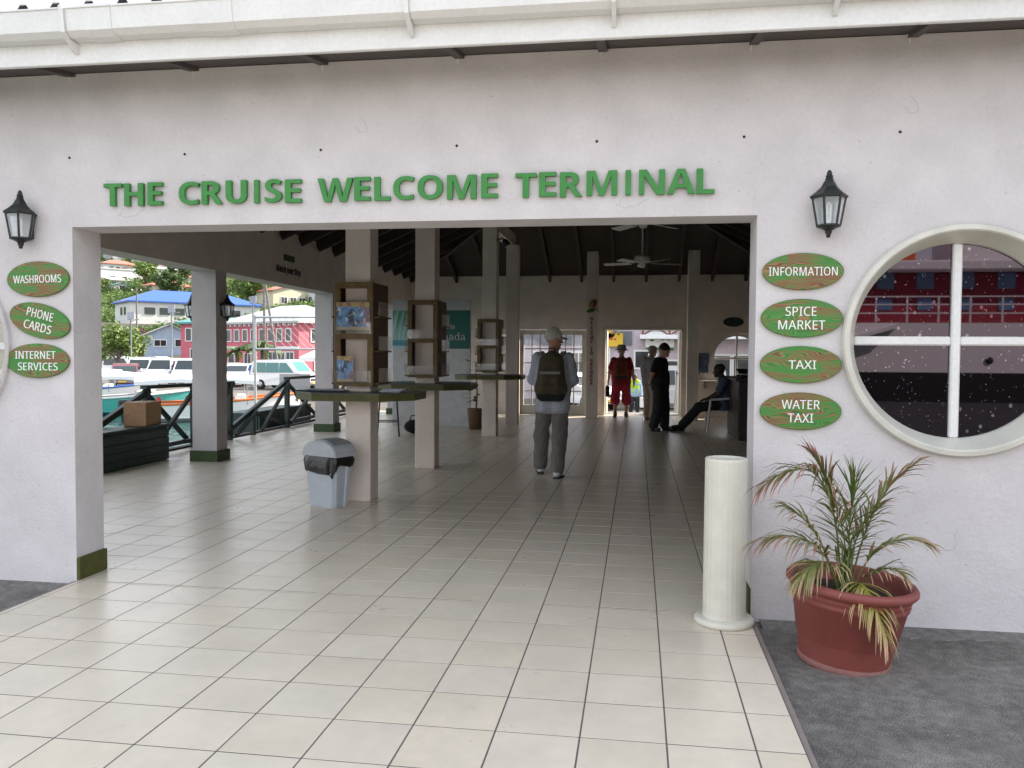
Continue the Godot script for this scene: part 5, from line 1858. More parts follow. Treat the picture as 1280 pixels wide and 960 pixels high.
func palm_tree(at: Vector3, h: float, label: String, sd: int) -> void:
	var t := thing("palm_tree", label, "palm", at, 0, "palm trees before the pink building")
	var mb := MB.new()
	mb.tube([Vector3(0, -0.3, 0), Vector3(0.1, h * 0.5, 0), Vector3(0.05, h, 0)], [0.2, 0.14, 0.11], 8)
	put(mb, "trunk", "bark", t)
	rng.seed = sd
	for i in 13:
		var a := TAU * i / 13 + rng.randf()
		var e := rng.randf_range(-0.2, 0.8)
		var d := Vector3(cos(a), 0, sin(a))
		mb = MB.new()
		var prev := Vector3(0.05, h, 0)
		var dir := (d + Vector3(0, e, 0)).normalized()
		for k in 7:
			var nx := prev + dir * 0.28
			var side := d.cross(Vector3.UP).normalized() * (0.34 * sin(PI * (k + 0.6) / 7.5))
			mb.quad(prev - side - Vector3(0, 0.16, 0), prev, nx, nx - side - Vector3(0, 0.16, 0))
			mb.quad(prev, prev + side - Vector3(0, 0.16, 0), nx + side - Vector3(0, 0.16, 0), nx)
			dir = (dir + Vector3(0, -0.2, 0)).normalized()
			prev = nx
		put(mb, "frond", "crown2", t)


func lamp_post(at: Vector3, h: float, turn: float, label: String) -> void:
	var t := thing("solar_street_lamp", label, "street lamp", at, turn, "solar street lamps on the quay")
	var mb := MB.new()
	mb.tube([Vector3(0, 0, 0), Vector3(0, h, 0)], [0.075, 0.05], 8)
	put(mb, "pole", "steel_gray", t)
	pbox("solar_panel", "slate_roof", t, Vector3(0, h + 0.2, 0), Vector3(0.5, 0.05, 0.75), 0.01, Basis(Vector3.RIGHT, 0.9) * Basis(Vector3.BACK, 0.25))
	mb = MB.new()
	mb.tube([Vector3(0, h - 0.25, 0), Vector3(0.3, h - 0.1, 0.35)], 0.03, 6)
	mb.cbox(Vector3(0.42, h - 0.08, 0.5), Vector3(0.2, 0.08, 0.45), 0.02)
	put(mb, "lamp_head", "steel_gray", t)


func utility_pole(at: Vector3, h: float, lean: float, label: String) -> void:
	var t := thing("utility_pole", label, "pole", at, 0, "utility poles near the quay")
	t.rotation.z = lean
	var mb := MB.new()
	mb.tube([Vector3(0, -0.4, 0), Vector3(0, h, 0)], [0.13, 0.09], 8)
	put(mb, "pole", "concrete_pale", t)
	pbox("crossarm", "bark", t, Vector3(0, h - 0.4, 0), Vector3(1.5, 0.1, 0.1), 0.01)
	for x in [-0.6, 0.0, 0.6]:
		mb = MB.new()
		mb.lathe([Vector2(0, -0.35), Vector2(0.05, -0.35), Vector2(0.06, -0.25), Vector2(0.02, -0.15), Vector2(0, -0.15)], 8, Transform3D(Basis(), Vector3(x, h, 0)))
		put(mb, "insulator", "white_plastic", t)


func build_harbour() -> void:
	for i in 4:
		crowns.append(crown_mesh(40 + i, 1500))
	boat(Vector3(-21.3, -1.13, -26.6), 2.1, "boat_teal", "boat_white", "teal open boat with white canopy moored nearest the railing end")
	boat(Vector3(-16.0, -1.13, -24.9), 2.1, "boat_white", "boat_orange", "white open boat with orange rim and white canopy seen past the column")
	boat(Vector3(-27.0, -1.13, -32.8), 2.0, "boat_white", "boat_blue", "white open boat with blue rim lying behind the teal boat")
	vehicle("van", Vector3(-22.9, -1.0, -47.2), 1.35, "car_white", "white minivan with teal windows beside the grey wire cage", "glass_teal")
	vehicle("van", Vector3(-31.6, -1.0, -50.6), 0.35, "car_white", "white van beside the harbour-side column, third in the row")
	vehicle("van", Vector3(-33.9, -1.0, -51.2), 0.3, "car_white", "white van in the middle of the row with a maroon car close by")
	vehicle("van", Vector3(-36.6, -1.0, -52.6), 0.45, "car_white", "white van nearest the leafy tree in the row")
	vehicle("car", Vector3(-34.2, -1.0, -47.0), 0.5, "car_maroon", "maroon car parked in front of the white vans")
	vehicle("van", Vector3(-47.5, -1.0, -67.2), 1.3, "car_white", "white bus-like van behind the leafy tree")
	vehicle("van", Vector3(-43.6, -1.0, -66.0), 1.25, "car_silver", "silver van parked ahead of the white one under the tree")
	vehicle("car", Vector3(-28.3, -1.0, -51.5), 0.2, "car_silver", "silver car seen from the front between blue tarpaulins")
	vehicle("car", Vector3(-31.3, -1.0, -55.2), 0.2, "car_gray", "dark grey car behind the harbour-side column")
	for q in [[Vector3(-29.8, -1.0, -50.2), 0.3, "blue tarpaulin-covered stall left of the silver car"], [Vector3(-25.6, -1.0, -49.6), 0.1, "blue tarpaulin-covered stall behind the white minivan"]]:
		var t := thing("tarpaulin_stall", q[2].replace("left of", "beside"), "stall", q[0], q[1], "blue market stalls on the quay")
		var mb := MB.new()
		mb.prism(PackedVector2Array([Vector2(-0.7, 0.2), Vector2(0.7, 0.2), Vector2(0.75, 1.5), Vector2(0, 1.85), Vector2(-0.75, 1.5)]), -0.6, 0.6)
		put(mb, "cover", "tarp_blue", t)
		for x in [-0.6, 0.6]:
			for z in [-0.5, 0.5]:
				pbox("leg", "steel_gray", t, Vector3(x, 0.1, z), Vector3(0.06, 0.2, 0.06))
	var te := thing("market_tent", "white canopy tent behind the white minivan", "tent", Vector3(-22.6, -1.0, -53.0), 0.3)
	var m := MB.new()
	for i in 4:
		var b := Basis(Vector3.UP, PI / 2 * i)
		m.tri(b * Vector3(-1.5, 2.1, 1.5), b * Vector3(1.5, 2.1, 1.5), Vector3(0, 2.85, 0))
		m.quad(b * Vector3(-1.5, 1.8, 1.5), b * Vector3(1.5, 1.8, 1.5), b * Vector3(1.5, 2.1, 1.5), b * Vector3(-1.5, 2.1, 1.5))
	put(m, "canopy", "canvas_white", te)
	for x in [-1, 1]:
		for z in [-1, 1]:
			pbox("post", "galvanised", te, Vector3(1.45 * x, 0.95, 1.45 * z), Vector3(0.06, 1.9, 0.06))
	var ca := thing("wire_cage", "grey gridded wire cage standing in front of the minivan", "cage", Vector3(-19.5, -1.0, -40.8), 0.45)
	for i in 9:
		pbox("upright", "galvanised", ca, Vector3(-0.84 + 0.21 * i, 0.6, 0), Vector3(0.03, 1.2, 0.03))
	for i in 5:
		pbox("crossbar", "galvanised", ca, Vector3(0, 0.3 + 0.22 * i, 0.032), Vector3(1.72, 0.03, 0.03))
	pbox("back_sheet", "car_silver", ca, Vector3(0, 0.68, -0.06), Vector3(1.72, 1.0, 0.04))
	lamp_post(Vector3(-37.8, -1.0, -53.2), 4.9, 0.6, "solar street lamp in front of the red-roofed low house")
	lamp_post(Vector3(-34.5, -1.0, -53.2), 5.4, 0.6, "solar street lamp in front of the pale blue house")
	lamp_post(Vector3(-29.0, -1.0, -55.2), 6.2, 0.4, "tall solar street lamp before the pink building roof")
	utility_pole(Vector3(-61.1, -1.0, -90.2), 10.2, 0.0, "pale utility pole rising before the blue-roofed building")
	utility_pole(Vector3(-30.9, -1.0, -61.2), 9.5, 0.0, "upright utility pole before the pink building")
	utility_pole(Vector3(-28.6, -1.0, -59.2), 9.4, 0.16, "leaning utility pole before the pink building")
	# buildings on the flat
	var w6 := []
	for i in 7:
		w6.append(["f", -0.72 + 0.22 * i, 1.25, 1.45, 0.95])
	w6 += [["l", 0.35, 1.2, 0.9, 1.1], ["l", -0.1, 1.2, 0.9, 1.1]]
	house("blue_roofed_building", Vector3(-75.5, 6.1, -127.5), 0.82, Vector3(21, 3.3, 9.5), "white_wall", "blue_roof", "hip", w6, "long white building with bright blue hipped roof on the slope", "", "green_frame")
	var rw := thing("retaining_wall", "weathered stone retaining wall below the blue-roofed building", "wall", Vector3(-76.5, 0, -119.5), 0.82)
	for r in 4:
		for i in 11:
			pbox("stone", "stone_wall", rw, Vector3(-9.0 + 1.65 * i + (0.8 if r % 2 else 0.0), 3.0 + 0.8 * r, 0), Vector3(1.58, 0.75, 0.9 - 0.05 * ((i + r) % 3)), 0.04)
	house("house", Vector3(-66.8, 1.4, -106.4), 0.62, Vector3(6.4, 2.25, 8.0), "blue_wall", "tin_roof", "gable", [["f", -0.38, 0.75, 1.5, 0.8], ["f", 0.35, 0.7, 0.8, 0.95], ["f", 0.7, 0.0, 0.8, 1.8]], "pale blue gabled house below the blue-roofed building", "houses along the waterfront")
	house("house", Vector3(-74.0, 1.2, -109.5), 0.62, Vector3(4.6, 2.6, 5.0), "stone_wall", "red_roof", "gable", [], "low house with dull red gable roof beside the pale blue house", "houses along the waterfront")
	house("house", Vector3(-46.6, -1.0, -82.5), -0.2, Vector3(4.4, 5.6, 6), "pink_wall", "teal_roof", "hip", [["f", -0.5, 3.6, 0.7, 1.3], ["f", -0.1, 3.6, 0.7, 1.3], ["f", -0.2, 0.9, 0.8, 1.8]], "narrow pink house with dark green eaves beside the column", "houses along the waterfront")
	var pw := []
	for i in 8:
		pw.append(["f", -0.82 + 0.225 * i, 3.55, 0.75, 1.15])
	for i in 3:
		pw.append(["f", 0.35 + 0.22 * i, 0.7, 1.1, 1.7])
	pw += [["f", -0.75, 0.7, 1.0, 1.5], ["f", -0.3, 0.0, 1.1, 2.2], ["r", -0.55, 3.5, 0.8, 1.2], ["r", 0.0, 3.5, 0.8, 1.2], ["r", -0.4, 0.6, 1.2, 1.5]]
	var pk := house("pink_building", Vector3(-36.35, -1.0, -79.7), -0.496, Vector3(12.6, 5.5, 8.5), "pink_wall", "tin_roof", "hip", pw, "two-storey pink building with pale tin roof and white windows")
	for i in 16:
		pbox("eave_bracket", "window_frame", pk, Vector3(-6.0 + 0.8 * i, 5.15, 4.5), Vector3(0.1, 0.2, 0.36))
	pbox("string_course", "window_frame", pk, Vector3(0, 2.9, 4.30), Vector3(12.6, 0.16, 0.1))
	palm_tree(Vector3(-34.4, -1.0, -63.2), 2.6, "shorter palm tree with dense fronds before the pink building", 5)
	palm_tree(Vector3(-31.3, -1.0, -61.4), 3.0, "taller palm tree beside the utility poles", 6)
	tree("leafy_tree", Vector3(-44.4, -1.0, -61.2), 2.5, 4.2, 1, "bright green leafy tree over the parked vans", "trees by the quay")
	tree("leafy_tree", Vector3(-60.0, -0.9, -87.0), 2.6, 4.0, 3, "bushy tree behind the vans, at the blue house corner", "trees by the quay")
	# hillside houses and trees
	var hs := [[-198.1, -291.0, 11.0, 3.2, "white_wall", "red_roof", "hip", 4, "wide white house with red hipped roof high on the hillside"], [-164.0, -241.0, 12.5, 4.2, "white_wall", "white_wall", "flat", 3, "white flat-roofed house in the middle of the hillside"], [-148.1, -239.9, 5.6, 4.6, "white_wall", "tin_roof", "hip", 2, "narrow white two-storey house on the hillside"], [-123.8, -201.6, 9.0, 2.4, "cream_wall", "red_roof", "hip", 4, "low cream house with salmon roof above the blue roof"], [-166.6, -279.3, 10.5, 2.8, "cream_wall", "red_roof", "gable", 3, "cream gabled house with salmon roof high on the slope"], [-141.0, -206.8, 4.2, 2.2, "white_wall", "teal_roof", "gable", 1, "tiny house with teal roof low on the hillside"], [-223.2, -337.3, 16.0, 4.0, "gray_wall", "slate_roof", "flat", 5, "long grey flat-topped house near the hill crest"], [-187.6, -303.4, 11.0, 4.4, "gray_wall", "white_wall", "flat", 3, "pale grey flat-roofed house high up behind the column"], [-116.2, -220.7, 4.5, 3.6, "white_wall", "white_wall", "flat", 1, "small white block house past the column"], [-124.8, -247.7, 5.5, 3.2, "white_wall", "slate_roof", "flat", 2, "small white house with dark roof above the trees"], [-70.8, -157.9, 9.5, 3.4, "cream_wall", "red_roof", "gable", 4, "pale yellow house with red gable above the pink building"], [-63.5, -160.4, 7.0, 3.2, "white_wall", "slate_roof", "flat", 3, "white house with three dark windows above the pink building"], [-152.0, -262.0, 6.0, 3.0, "white_wall", "red_roof", "hip", 2, "small white house with red roof behind the dark tree"], [-182.0, -262.0, 7.0, 3.0, "white_wall", "tin_roof", "gable", 2, "white gabled house beside the flat-roofed one"], [-100.0, -205.0, 7.0, 3.0, "gray_wall", "tin_roof", "gable", 2, "grey gabled house among trees past the column"],
		[-152.5, -222.0, 6.0, 2.6, "cream_wall", "tin_roof", "hip", 2, "small cream house with tin roof below the flat-roofed white house"], [-133.0, -226.0, 6.5, 3.0, "white_wall", "red_roof", "hip", 2, "white house with red hip roof just above the low cream house"], [-176.0, -268.0, 6.5, 3.4, "white_wall", "red_roof", "gable", 2, "white gabled house with red roof between the upper trees"], [-205.0, -320.0, 7.5, 3.6, "white_wall", "tin_roof", "hip", 3, "white house with pale hip roof under the hill crest"], [-170.0, -302.0, 6.0, 3.4, "white_wall", "slate_roof", "flat", 2, "white cube house with dark flat roof near the upper column edge"], [-108.0, -232.0, 6.0, 3.0, "cream_wall", "red_roof", "hip", 2, "cream house with red roof over the pink building trees"], [-93.0, -214.0, 5.5, 2.8, "white_wall", "tin_roof", "hip", 2, "white hip-roofed house above the pale yellow house"]]
	for q in hs:
		var wn := []
		for i in q[7]:
			wn.append(["f", -0.75 + 1.5 * (i + 0.5) / q[7], 0.9, 1.3, 1.2])
		wn.append(["l", 0.0, 0.9, 1.2, 1.2])
		house("house", Vector3(q[0], hill_y(q[0], q[1]) + 0.2, q[1]), 0.95, Vector3(q[2] * 1.15, q[3], q[2] * 0.7), q[4], q[5], q[6], wn, q[8], "houses on the hillside")
	rng.seed = 15
	var tr := [[-133.4, -206.6, 4.6, 8.0, "broad bright tree right of the teal-roofed tiny house"], [-117.0, -196.9, 4.6, 9.5, "tall dark tree beside the low cream house"], [-79.3, -157.1, 5.2, 8.0, "broad tree past the column above the tin roof"], [-98.7, -188.1, 4.2, 7.0, "round tree beside the lantern column"], [-85.4, -179.5, 3.8, 6.0, "tree between the utility poles"], [-177.2, -280.1, 4.5, 6.5, "tree beside the cream gabled house"], [-146.0, -204.0, 3.6, 5.0, "tree at the edge of the slope by the teal roof"], [-226.7, -348.1, 6.0, 8.0, "tree on the hill crest behind the grey house"], [-198.9, -329.9, 5.5, 8.0, "tree between the two grey hill houses"], [-160.7, -278.8, 4.6, 7.5, "dark tree high up next to the header column"], [-123.5, -257.6, 6.0, 8.5, "wide tree high above the tin roof"], [-86.5, -195.8, 4.6, 6.0, "tree behind the pale yellow house"], [-106.0, -172.0, 4.4, 7.5, "tree behind the blue-roofed building end"], [-90.0, -168.0, 4.0, 6.5, "tree below the grey gabled house"]]
	for i in tr.size():
		var q: Array = tr[i]
		tree("hill_tree", Vector3(q[0], hill_y(q[0], q[1]) - 0.3, q[1]), q[2], q[3], [1, 2, 0, 3, 1, 0, 3, 0, 2, 2, 1, 0, 2, 3][i], q[4].replace("right of", "beside"), "trees on the hillside")
	# undergrowth that covers the slope
	var mm := MultiMesh.new()
	mm.transform_format = MultiMesh.TRANSFORM_3D
	mm.mesh = crown_mesh(60, 420)
	mm.instance_count = 2600
	for i in 2600:
		var D := lerpf(112, 430, pow(rng.randf(), 1.2))
		var x := -D * rng.randf_range(0.30, 0.78)
		var z := 4.84 - D
		var s := rng.randf_range(1.2, 3.4) * (0.6 + D / 330.0)
		mm.set_instance_transform(i, Transform3D(Basis(Vector3.UP, rng.randf() * TAU).scaled(Vector3(s, s * rng.randf_range(0.5, 0.9), s)), Vector3(x, hill_y(x, z) + s * 0.15, z)))
	var ug := MultiMeshInstance3D.new()
	ug.name = "undergrowth"
	ug.multimesh = mm
	ug.material_override = M.crown0
	ug.set_meta("kind", "stuff")
	tag(ug, "green undergrowth covering the hillside between the houses", "undergrowth")
	add_child(ug)


func build_street() -> void:
	# mauve shop building across the street, seen through the far door
	var b := house("shop_building", Vector3(4.0, -1.0, -46.2), 0.0, Vector3(34, 7.2, 12), "mauve_wall", "tin_roof", "hip", [["f", -0.352, 1.3, 0.9, 1.5], ["f", -0.22, 1.75, 0.75, 0.85], ["f", -0.14, 0.0, 1.0, 2.1], ["f", -0.42, 1.0, 1.3, 1.5], ["f", -0.52, 1.0, 1.3, 1.5], ["f", -0.075, 1.3, 0.75, 1.05], ["f", 0.02, 1.3, 0.9, 1.1], ["f", 0.085, 1.3, 0.9, 1.1], ["f", 0.16, 1.3, 0.9, 1.1]], "mauve two-storey shop building across the street with timber balcony")
	pbox("dark_band", "band_gray", b, Vector3(-9.0, 3.3, 6.03), Vector3(9.4, 0.75, 0.06))
	pbox("balcony_slab", "white_gloss", b, Vector3(2.4, 3.36, 6.7), Vector3(12.6, 0.22, 1.4), 0.02)
	for i in 10:
		pbox("balcony_post", "brown_wood", b, Vector3(-3.75 + 1.36 * i, 4.35, 7.3), Vector3(0.12, 1.75, 0.12))
	for i in 9:
		for s in [-1, 1]:
			var mb := MB.new()
			var x := -3.07 + 1.36 * i
			mb.bar(Vector3(x - 0.6 * s, 3.5, 7.3 + 0.03 * s), Vector3(x + 0.6 * s, 4.15, 7.3 + 0.03 * s), 0.05, 0.09)
			put(mb, "balcony_brace", "brown_wood", b)
	pbox("balcony_rail", "brown_wood", b, Vector3(2.4, 4.2, 7.3), Vector3(12.4, 0.1, 0.14))
	pbox("air_conditioner", "white_plastic", b, Vector3(-3.2, 2.28, 6.15), Vector3(0.5, 0.45, 0.3), 0.02)
	for q in [["yellow_shop_sign", "yellow shop sign board with red lettering on the dark band", Vector3(-5.4, 2.5, 6.2), 1.25, 0.72, "yellow", []], ["white_shop_sign", "white shop sign board with green edge under the balcony", Vector3(-2.85, 2.35, 6.1), 1.5, 0.95, "sign_white", []]]:
		var p: Vector3 = q[2] + Vector3(4.0, -1.0, -46.2)
		var t := thing(q[0], q[1], "sign", p + Vector3(0, 0.35, 0))
		pbox("board", q[5], t, Vector3(0, q[4] / 2, 0.05), Vector3(q[3], q[4], 0.08), 0.01)
		if q[0] == "yellow_shop_sign":
			var mb := MB.new()
			mb.prism(oval(0.35, 0.3, 24), 0.02, 0.09)
			put(mb, "crest", "yellow", t, Vector3(-0.15, q[4], 0))
		else:
			pbox("edge", "letter_green", t, Vector3(0, 0.07, 0.093), Vector3(q[3] - 0.02, 0.12, 0.006))
			var mb := MB.new()
			mb.ball(Vector3(-0.4, 0.6, 0.1), Vector3(0.13, 0.16, 0.02), 12)
			put(mb, "emblem", "leaf_green", t)
		for i in 3:
			pbox("print_mark", "sign_red" if q[5] == "yellow" else "steel_gray", t, Vector3((-0.2 + 0.2 * i) if q[5] == "yellow" else (0.15 + 0.16 * i), q[4] * 0.55 + 0.04 * (i % 2), 0.092), Vector3(0.14, 0.18 - 0.05 * i if q[5] == "yellow" else 0.06, 0.006))
	vehicle("van", Vector3(1.75, -1.0, -33.6), -PI / 2, "car_silver", "silver minivan parked across the street outside the far door")
	vehicle("car", Vector3(-2.6, -1.0, -33.0), 0.75, "car_white", "white car with its headlamps towards the far door")
	vehicle("van", Vector3(-7.6, -1.0, -34.0), -1.5, "car_gray", "dark grey van seen through the glazed double door")
	var h := thing("step_handrail", "grey pipe handrail beside the steps outside the far door", "handrail", Vector3(1.02, -0.02, -16.75))
	var mb := MB.new()
	mb.tube([Vector3(0, 0.92, 0.6), Vector3(0, 0.92, 0.0), Vector3(0, 0.05, -1.6)], 0.03, 8)
	put(mb, "rail", "galvanised", h)
	for q in [[0.55, 0.0, 0.92], [0.0, 0.0, 0.92], [-0.55, -0.3, 0.62], [-1.1, -0.62, 0.32], [-1.55, -0.85, 0.08]]:
		mb = MB.new()
		mb.tube([Vector3(0, q[1], q[0]), Vector3(0, q[2], q[0])], 0.022, 6)
		put(mb, "post", "galvanised", h)
	mb = MB.new()
	mb.tube([Vector3(0, 0.5, 0.6), Vector3(0, 0.5, 0.0), Vector3(0, -0.36, -1.6)], 0.02, 6)
	put(mb, "rail", "galvanised", h)


func build_ship() -> void:
	# moored behind the viewer; the tinted round window mirrors it
	var s := thing("moored_ship", "red and white ship moored behind the forecourt, mirrored in the round window", "ship", Vector3(12.0, -1.3, 34.0))
	var mb := MB.new()
	mb.prism(PackedVector2Array([Vector2(-20, 0), Vector2(19, 0), Vector2(22, 2.1), Vector2(-20, 2.1)]), -3.2, 3.2)
	put(mb, "hull_bottom", "black_metal", s)
	mb = MB.new()
	mb.prism(PackedVector2Array([Vector2(-20, 2.1), Vector2(22, 2.1), Vector2(23, 4.1), Vector2(-20, 4.1)]), -3.25, 3.25)
	put(mb, "hull_side", "boat_white", s)
	pbox("superstructure", "ship_red", s, Vector3(-1, 5.2, 0.8), Vector3(34, 2.2, 4.4), 0.05)
	pbox("upper_deck", "boat_white", s, Vector3(-1, 6.51, 0.4), Vector3(35, 0.4, 5.6), 0.05)
	pbox("wheelhouse", "boat_white", s, Vector3(4.0, 7.32, 0.8), Vector3(5, 1.2, 3.4), 0.05)
	pbox("funnel", "ship_orange", s, Vector3(-1.2, 7.25, 0.8), Vector3(2.4, 1.1, 2.0), 0.1)
	for i in 20:
		pbox("cabin_window", "ship_window", s, Vector3(-16 + 1.6 * i, 5.95, -1.42), Vector3(0.7, 0.7, 0.06), 0.02)
		pbox("porthole", "ship_window", s, Vector3(-16 + 1.6 * i, 4.95, -1.42), Vector3(0.6, 0.5, 0.06), 0.02)
	for i in 31:
		pbox("rail_post", "boat_white", s, Vector3(-18 + 1.2 * i, 4.65, -3.1), Vector3(0.06, 1.05, 0.06))
	for y in [4.5, 4.85, 5.17]:
		pbox("rail", "boat_white", s, Vector3(0, y, -3.1), Vector3(38, 0.05, 0.05))
	for x in [-9.0, 0.6, 1.9]:
		mb = MB.new()
		mb.lathe([Vector2(0, -0.02), Vector2(0.14, -0.02), Vector2(0.14, 0.06), Vector2(0, 0.06)], 16, Transform3D(Basis(Vector3.RIGHT, -PI / 2), Vector3(x, 2.6, -3.26)))
		put(mb, "fender", "tyre", s)
	mb = MB.new()
	mb.tube([Vector3(1.5, 6.7, 0), Vector3(1.5, 12, 0)], 0.12, 8)
	mb.tube([Vector3(1.5, 11.5, 0), Vector3(6.5, 7.92, 0)], 0.03, 5)
	put(mb, "mast", "boat_white", s)
	mb = MB.new()
	mb.bar(Vector3(-7.5, 2.3, -3.9), Vector3(-1.6, 4.0, -3.6), 0.9, 0.12)
	put(mb, "gangway", "boat_white", s)


# ---- people: tapered bones joined by a smooth minimum and meshed as surface nets

# bones: [a, b, ra, rb, k] ; returns an ArrayMesh
func nets(bones: Array, cell: float, st: SurfaceTool = null, cut_y := -1e9, fold := 0.0) -> SurfaceTool:
	var lo := Vector3(1e9, 1e9, 1e9)
	var hi := -lo
	for b in bones:
		var r := maxf(b[2], b[3]) + 3.0 * cell
		for e in 2:
			var p: Vector3 = b[e]
			lo = lo.min(p - Vector3.ONE * r)
			hi = hi.max(p + Vector3.ONE * r)
	var n := Vector3i(((hi - lo) / cell).ceil()) + Vector3i.ONE * 2
	var f := PackedFloat32Array()
	f.resize(n.x * n.y * n.z)
	f.fill(1.0)
	var sx := 1
	var sy := n.x
	var sz := n.x * n.y
	for b in bones:
		var A: Vector3 = b[0]
		var ab: Vector3 = b[1] - A
		var ra: float = b[2]
		var rb: float = b[3]
		var k: float = b[4] if b.size() > 4 else 0.03
		var q: float = 1.0 / maxf(ab.length_squared(), 1e-9)
		var r := maxf(ra, rb) + k + 2.0 * cell
		var i0 := Vector3i(((A.min(b[1]) - Vector3.ONE * r - lo) / cell).floor()).max(Vector3i.ZERO)
		var i1 := Vector3i(((A.max(b[1]) + Vector3.ONE * r - lo) / cell).ceil()).min(n - Vector3i.ONE)
		for z in range(i0.z, i1.z + 1):
			for y in range(i0.y, i1.y + 1):
				var at := z * sz + y * sy + i0.x
				var p := lo + Vector3(i0.x, y, z) * cell - A
				for x in range(i0.x, i1.x + 1):
					var t := clampf(p.dot(ab) * q, 0.0, 1.0)
					var d := (p - ab * t).length() - (ra + (rb - ra) * t)
					var g := f[at]
					var h := k - absf(d - g)
					if h > 0.0:
						f[at] = minf(d, g) - h * h * 0.25 / k
					elif d < g:
						f[at] = d
					at += 1
					p.x += cell
	if cut_y > -1e8:
		for z in n.z:
			for y in n.y:
				var d := cut_y - (lo.y + y * cell)
				var at := z * sz + y * sy
				if d > -2.0 * cell:
					for x in n.x:
						f[at + x] = maxf(f[at + x], d)
	var id := PackedInt32Array()
	id.resize(f.size())
	id.fill(-1)
	var V := PackedVector3Array()
	var N := PackedVector3Array()
	var off := [0, sx, sy, sx + sy, sz, sx + sz, sy + sz, sx + sy + sz]
	var lim := 2.0 * cell
	for z in n.z - 1:
		for y in n.y - 1:
			var at := z * sz + y * sy
			for x in n.x - 1:
				var i := at + x
				var g0 := f[i]
				if g0 > lim or g0 < -lim:
					continue
				var g1 := f[i + sx]
				var g2 := f[i + sy]
				var g3 := f[i + sx + sy]
				var g4 := f[i + sz]
				var g5 := f[i + sx + sz]
				var g6 := f[i + sy + sz]
				var g7 := f[i + sx + sy + sz]
				var neg := int(g0 < 0) + int(g1 < 0) + int(g2 < 0) + int(g3 < 0) + int(g4 < 0) + int(g5 < 0) + int(g6 < 0) + int(g7 < 0)
				if neg == 0 or neg == 8:
					continue
				var c := [g0, g1, g2, g3, g4, g5, g6, g7]
				var s := Vector3.ZERO
				var m := 0
				for e in [[0, 1, 0], [2, 3, 0], [4, 5, 0], [6, 7, 0], [0, 2, 1], [1, 3, 1], [4, 6, 1], [5, 7, 1], [0, 4, 2], [1, 5, 2], [2, 6, 2], [3, 7, 2]]:
					var u: float = c[e[0]]
					var w: float = c[e[1]]
					if (u < 0) != (w < 0):
						var v := Vector3(e[0] & 1, (e[0] >> 1) & 1, (e[0] >> 2) & 1)
						v[e[2]] += u / (u - w)
						s += v
						m += 1
				id[i] = V.size()
				V.append(lo + (Vector3(x, y, z) + s / m) * cell)
				N.append(Vector3(g1 + g3 + g5 + g7 - g0 - g2 - g4 - g6, g2 + g3 + g6 + g7 - g0 - g1 - g4 - g5, g4 + g5 + g6 + g7 - g0 - g1 - g2 - g3).normalized())
	if fold > 0.0:
		var fn := FastNoiseLite.new()
		fn.seed = 9
		fn.frequency = 1.0
		fn.noise_type = FastNoiseLite.TYPE_SIMPLEX_SMOOTH
		fn.fractal_type = FastNoiseLite.FRACTAL_RIDGED
		fn.fractal_octaves = 2
		for i in V.size():
			var p := V[i]
			V[i] = p + N[i] * fold * fn.get_noise_3d(p.x * 5.0 + p.y * 2.2, p.y * 3.6 - p.x * 1.5, p.z * 5.0)
	if st == null:
		st = SurfaceTool.new()
		st.begin(Mesh.PRIMITIVE_TRIANGLES)
	var emit := func(a: int, b: int, c: int, d: int, flip: bool) -> void:
		if a < 0 or b < 0 or c < 0 or d < 0:
			return
		var o := [a, c, b, a, d, c] if flip else [a, b, c, a, c, d]
		for j in o:
			st.set_normal(N[j])
			st.add_vertex(V[j])
	for z in range(1, n.z - 1):
		for y in range(1, n.y - 1):
			for x in range(1, n.x - 1):
				var i := z * sz + y * sy + x
				if id[i] < 0:
					continue
				var s0 := f[i] < 0
				if s0 != (f[i + sx] < 0):
					emit.call(id[i], id[i - sy], id[i - sy - sz], id[i - sz], s0)
				if s0 != (f[i + sy] < 0):
					emit.call(id[i], id[i - sz], id[i - sx - sz], id[i - sx], s0)
				if s0 != (f[i + sz] < 0):
					emit.call(id[i], id[i - sx], id[i - sx - sy], id[i - sy], s0)
	return st


func skin(called: String, bones: Array, cell: float, m: String, parent: Node, cut_y := -1e9, fold := 0.0) -> MeshInstance3D:
	var st := nets(bones, cell, null, cut_y, fold)
	st.index()
	if fold > 0.0:
		st.generate_normals()
	return inst(called, st.commit(), M[m], parent)


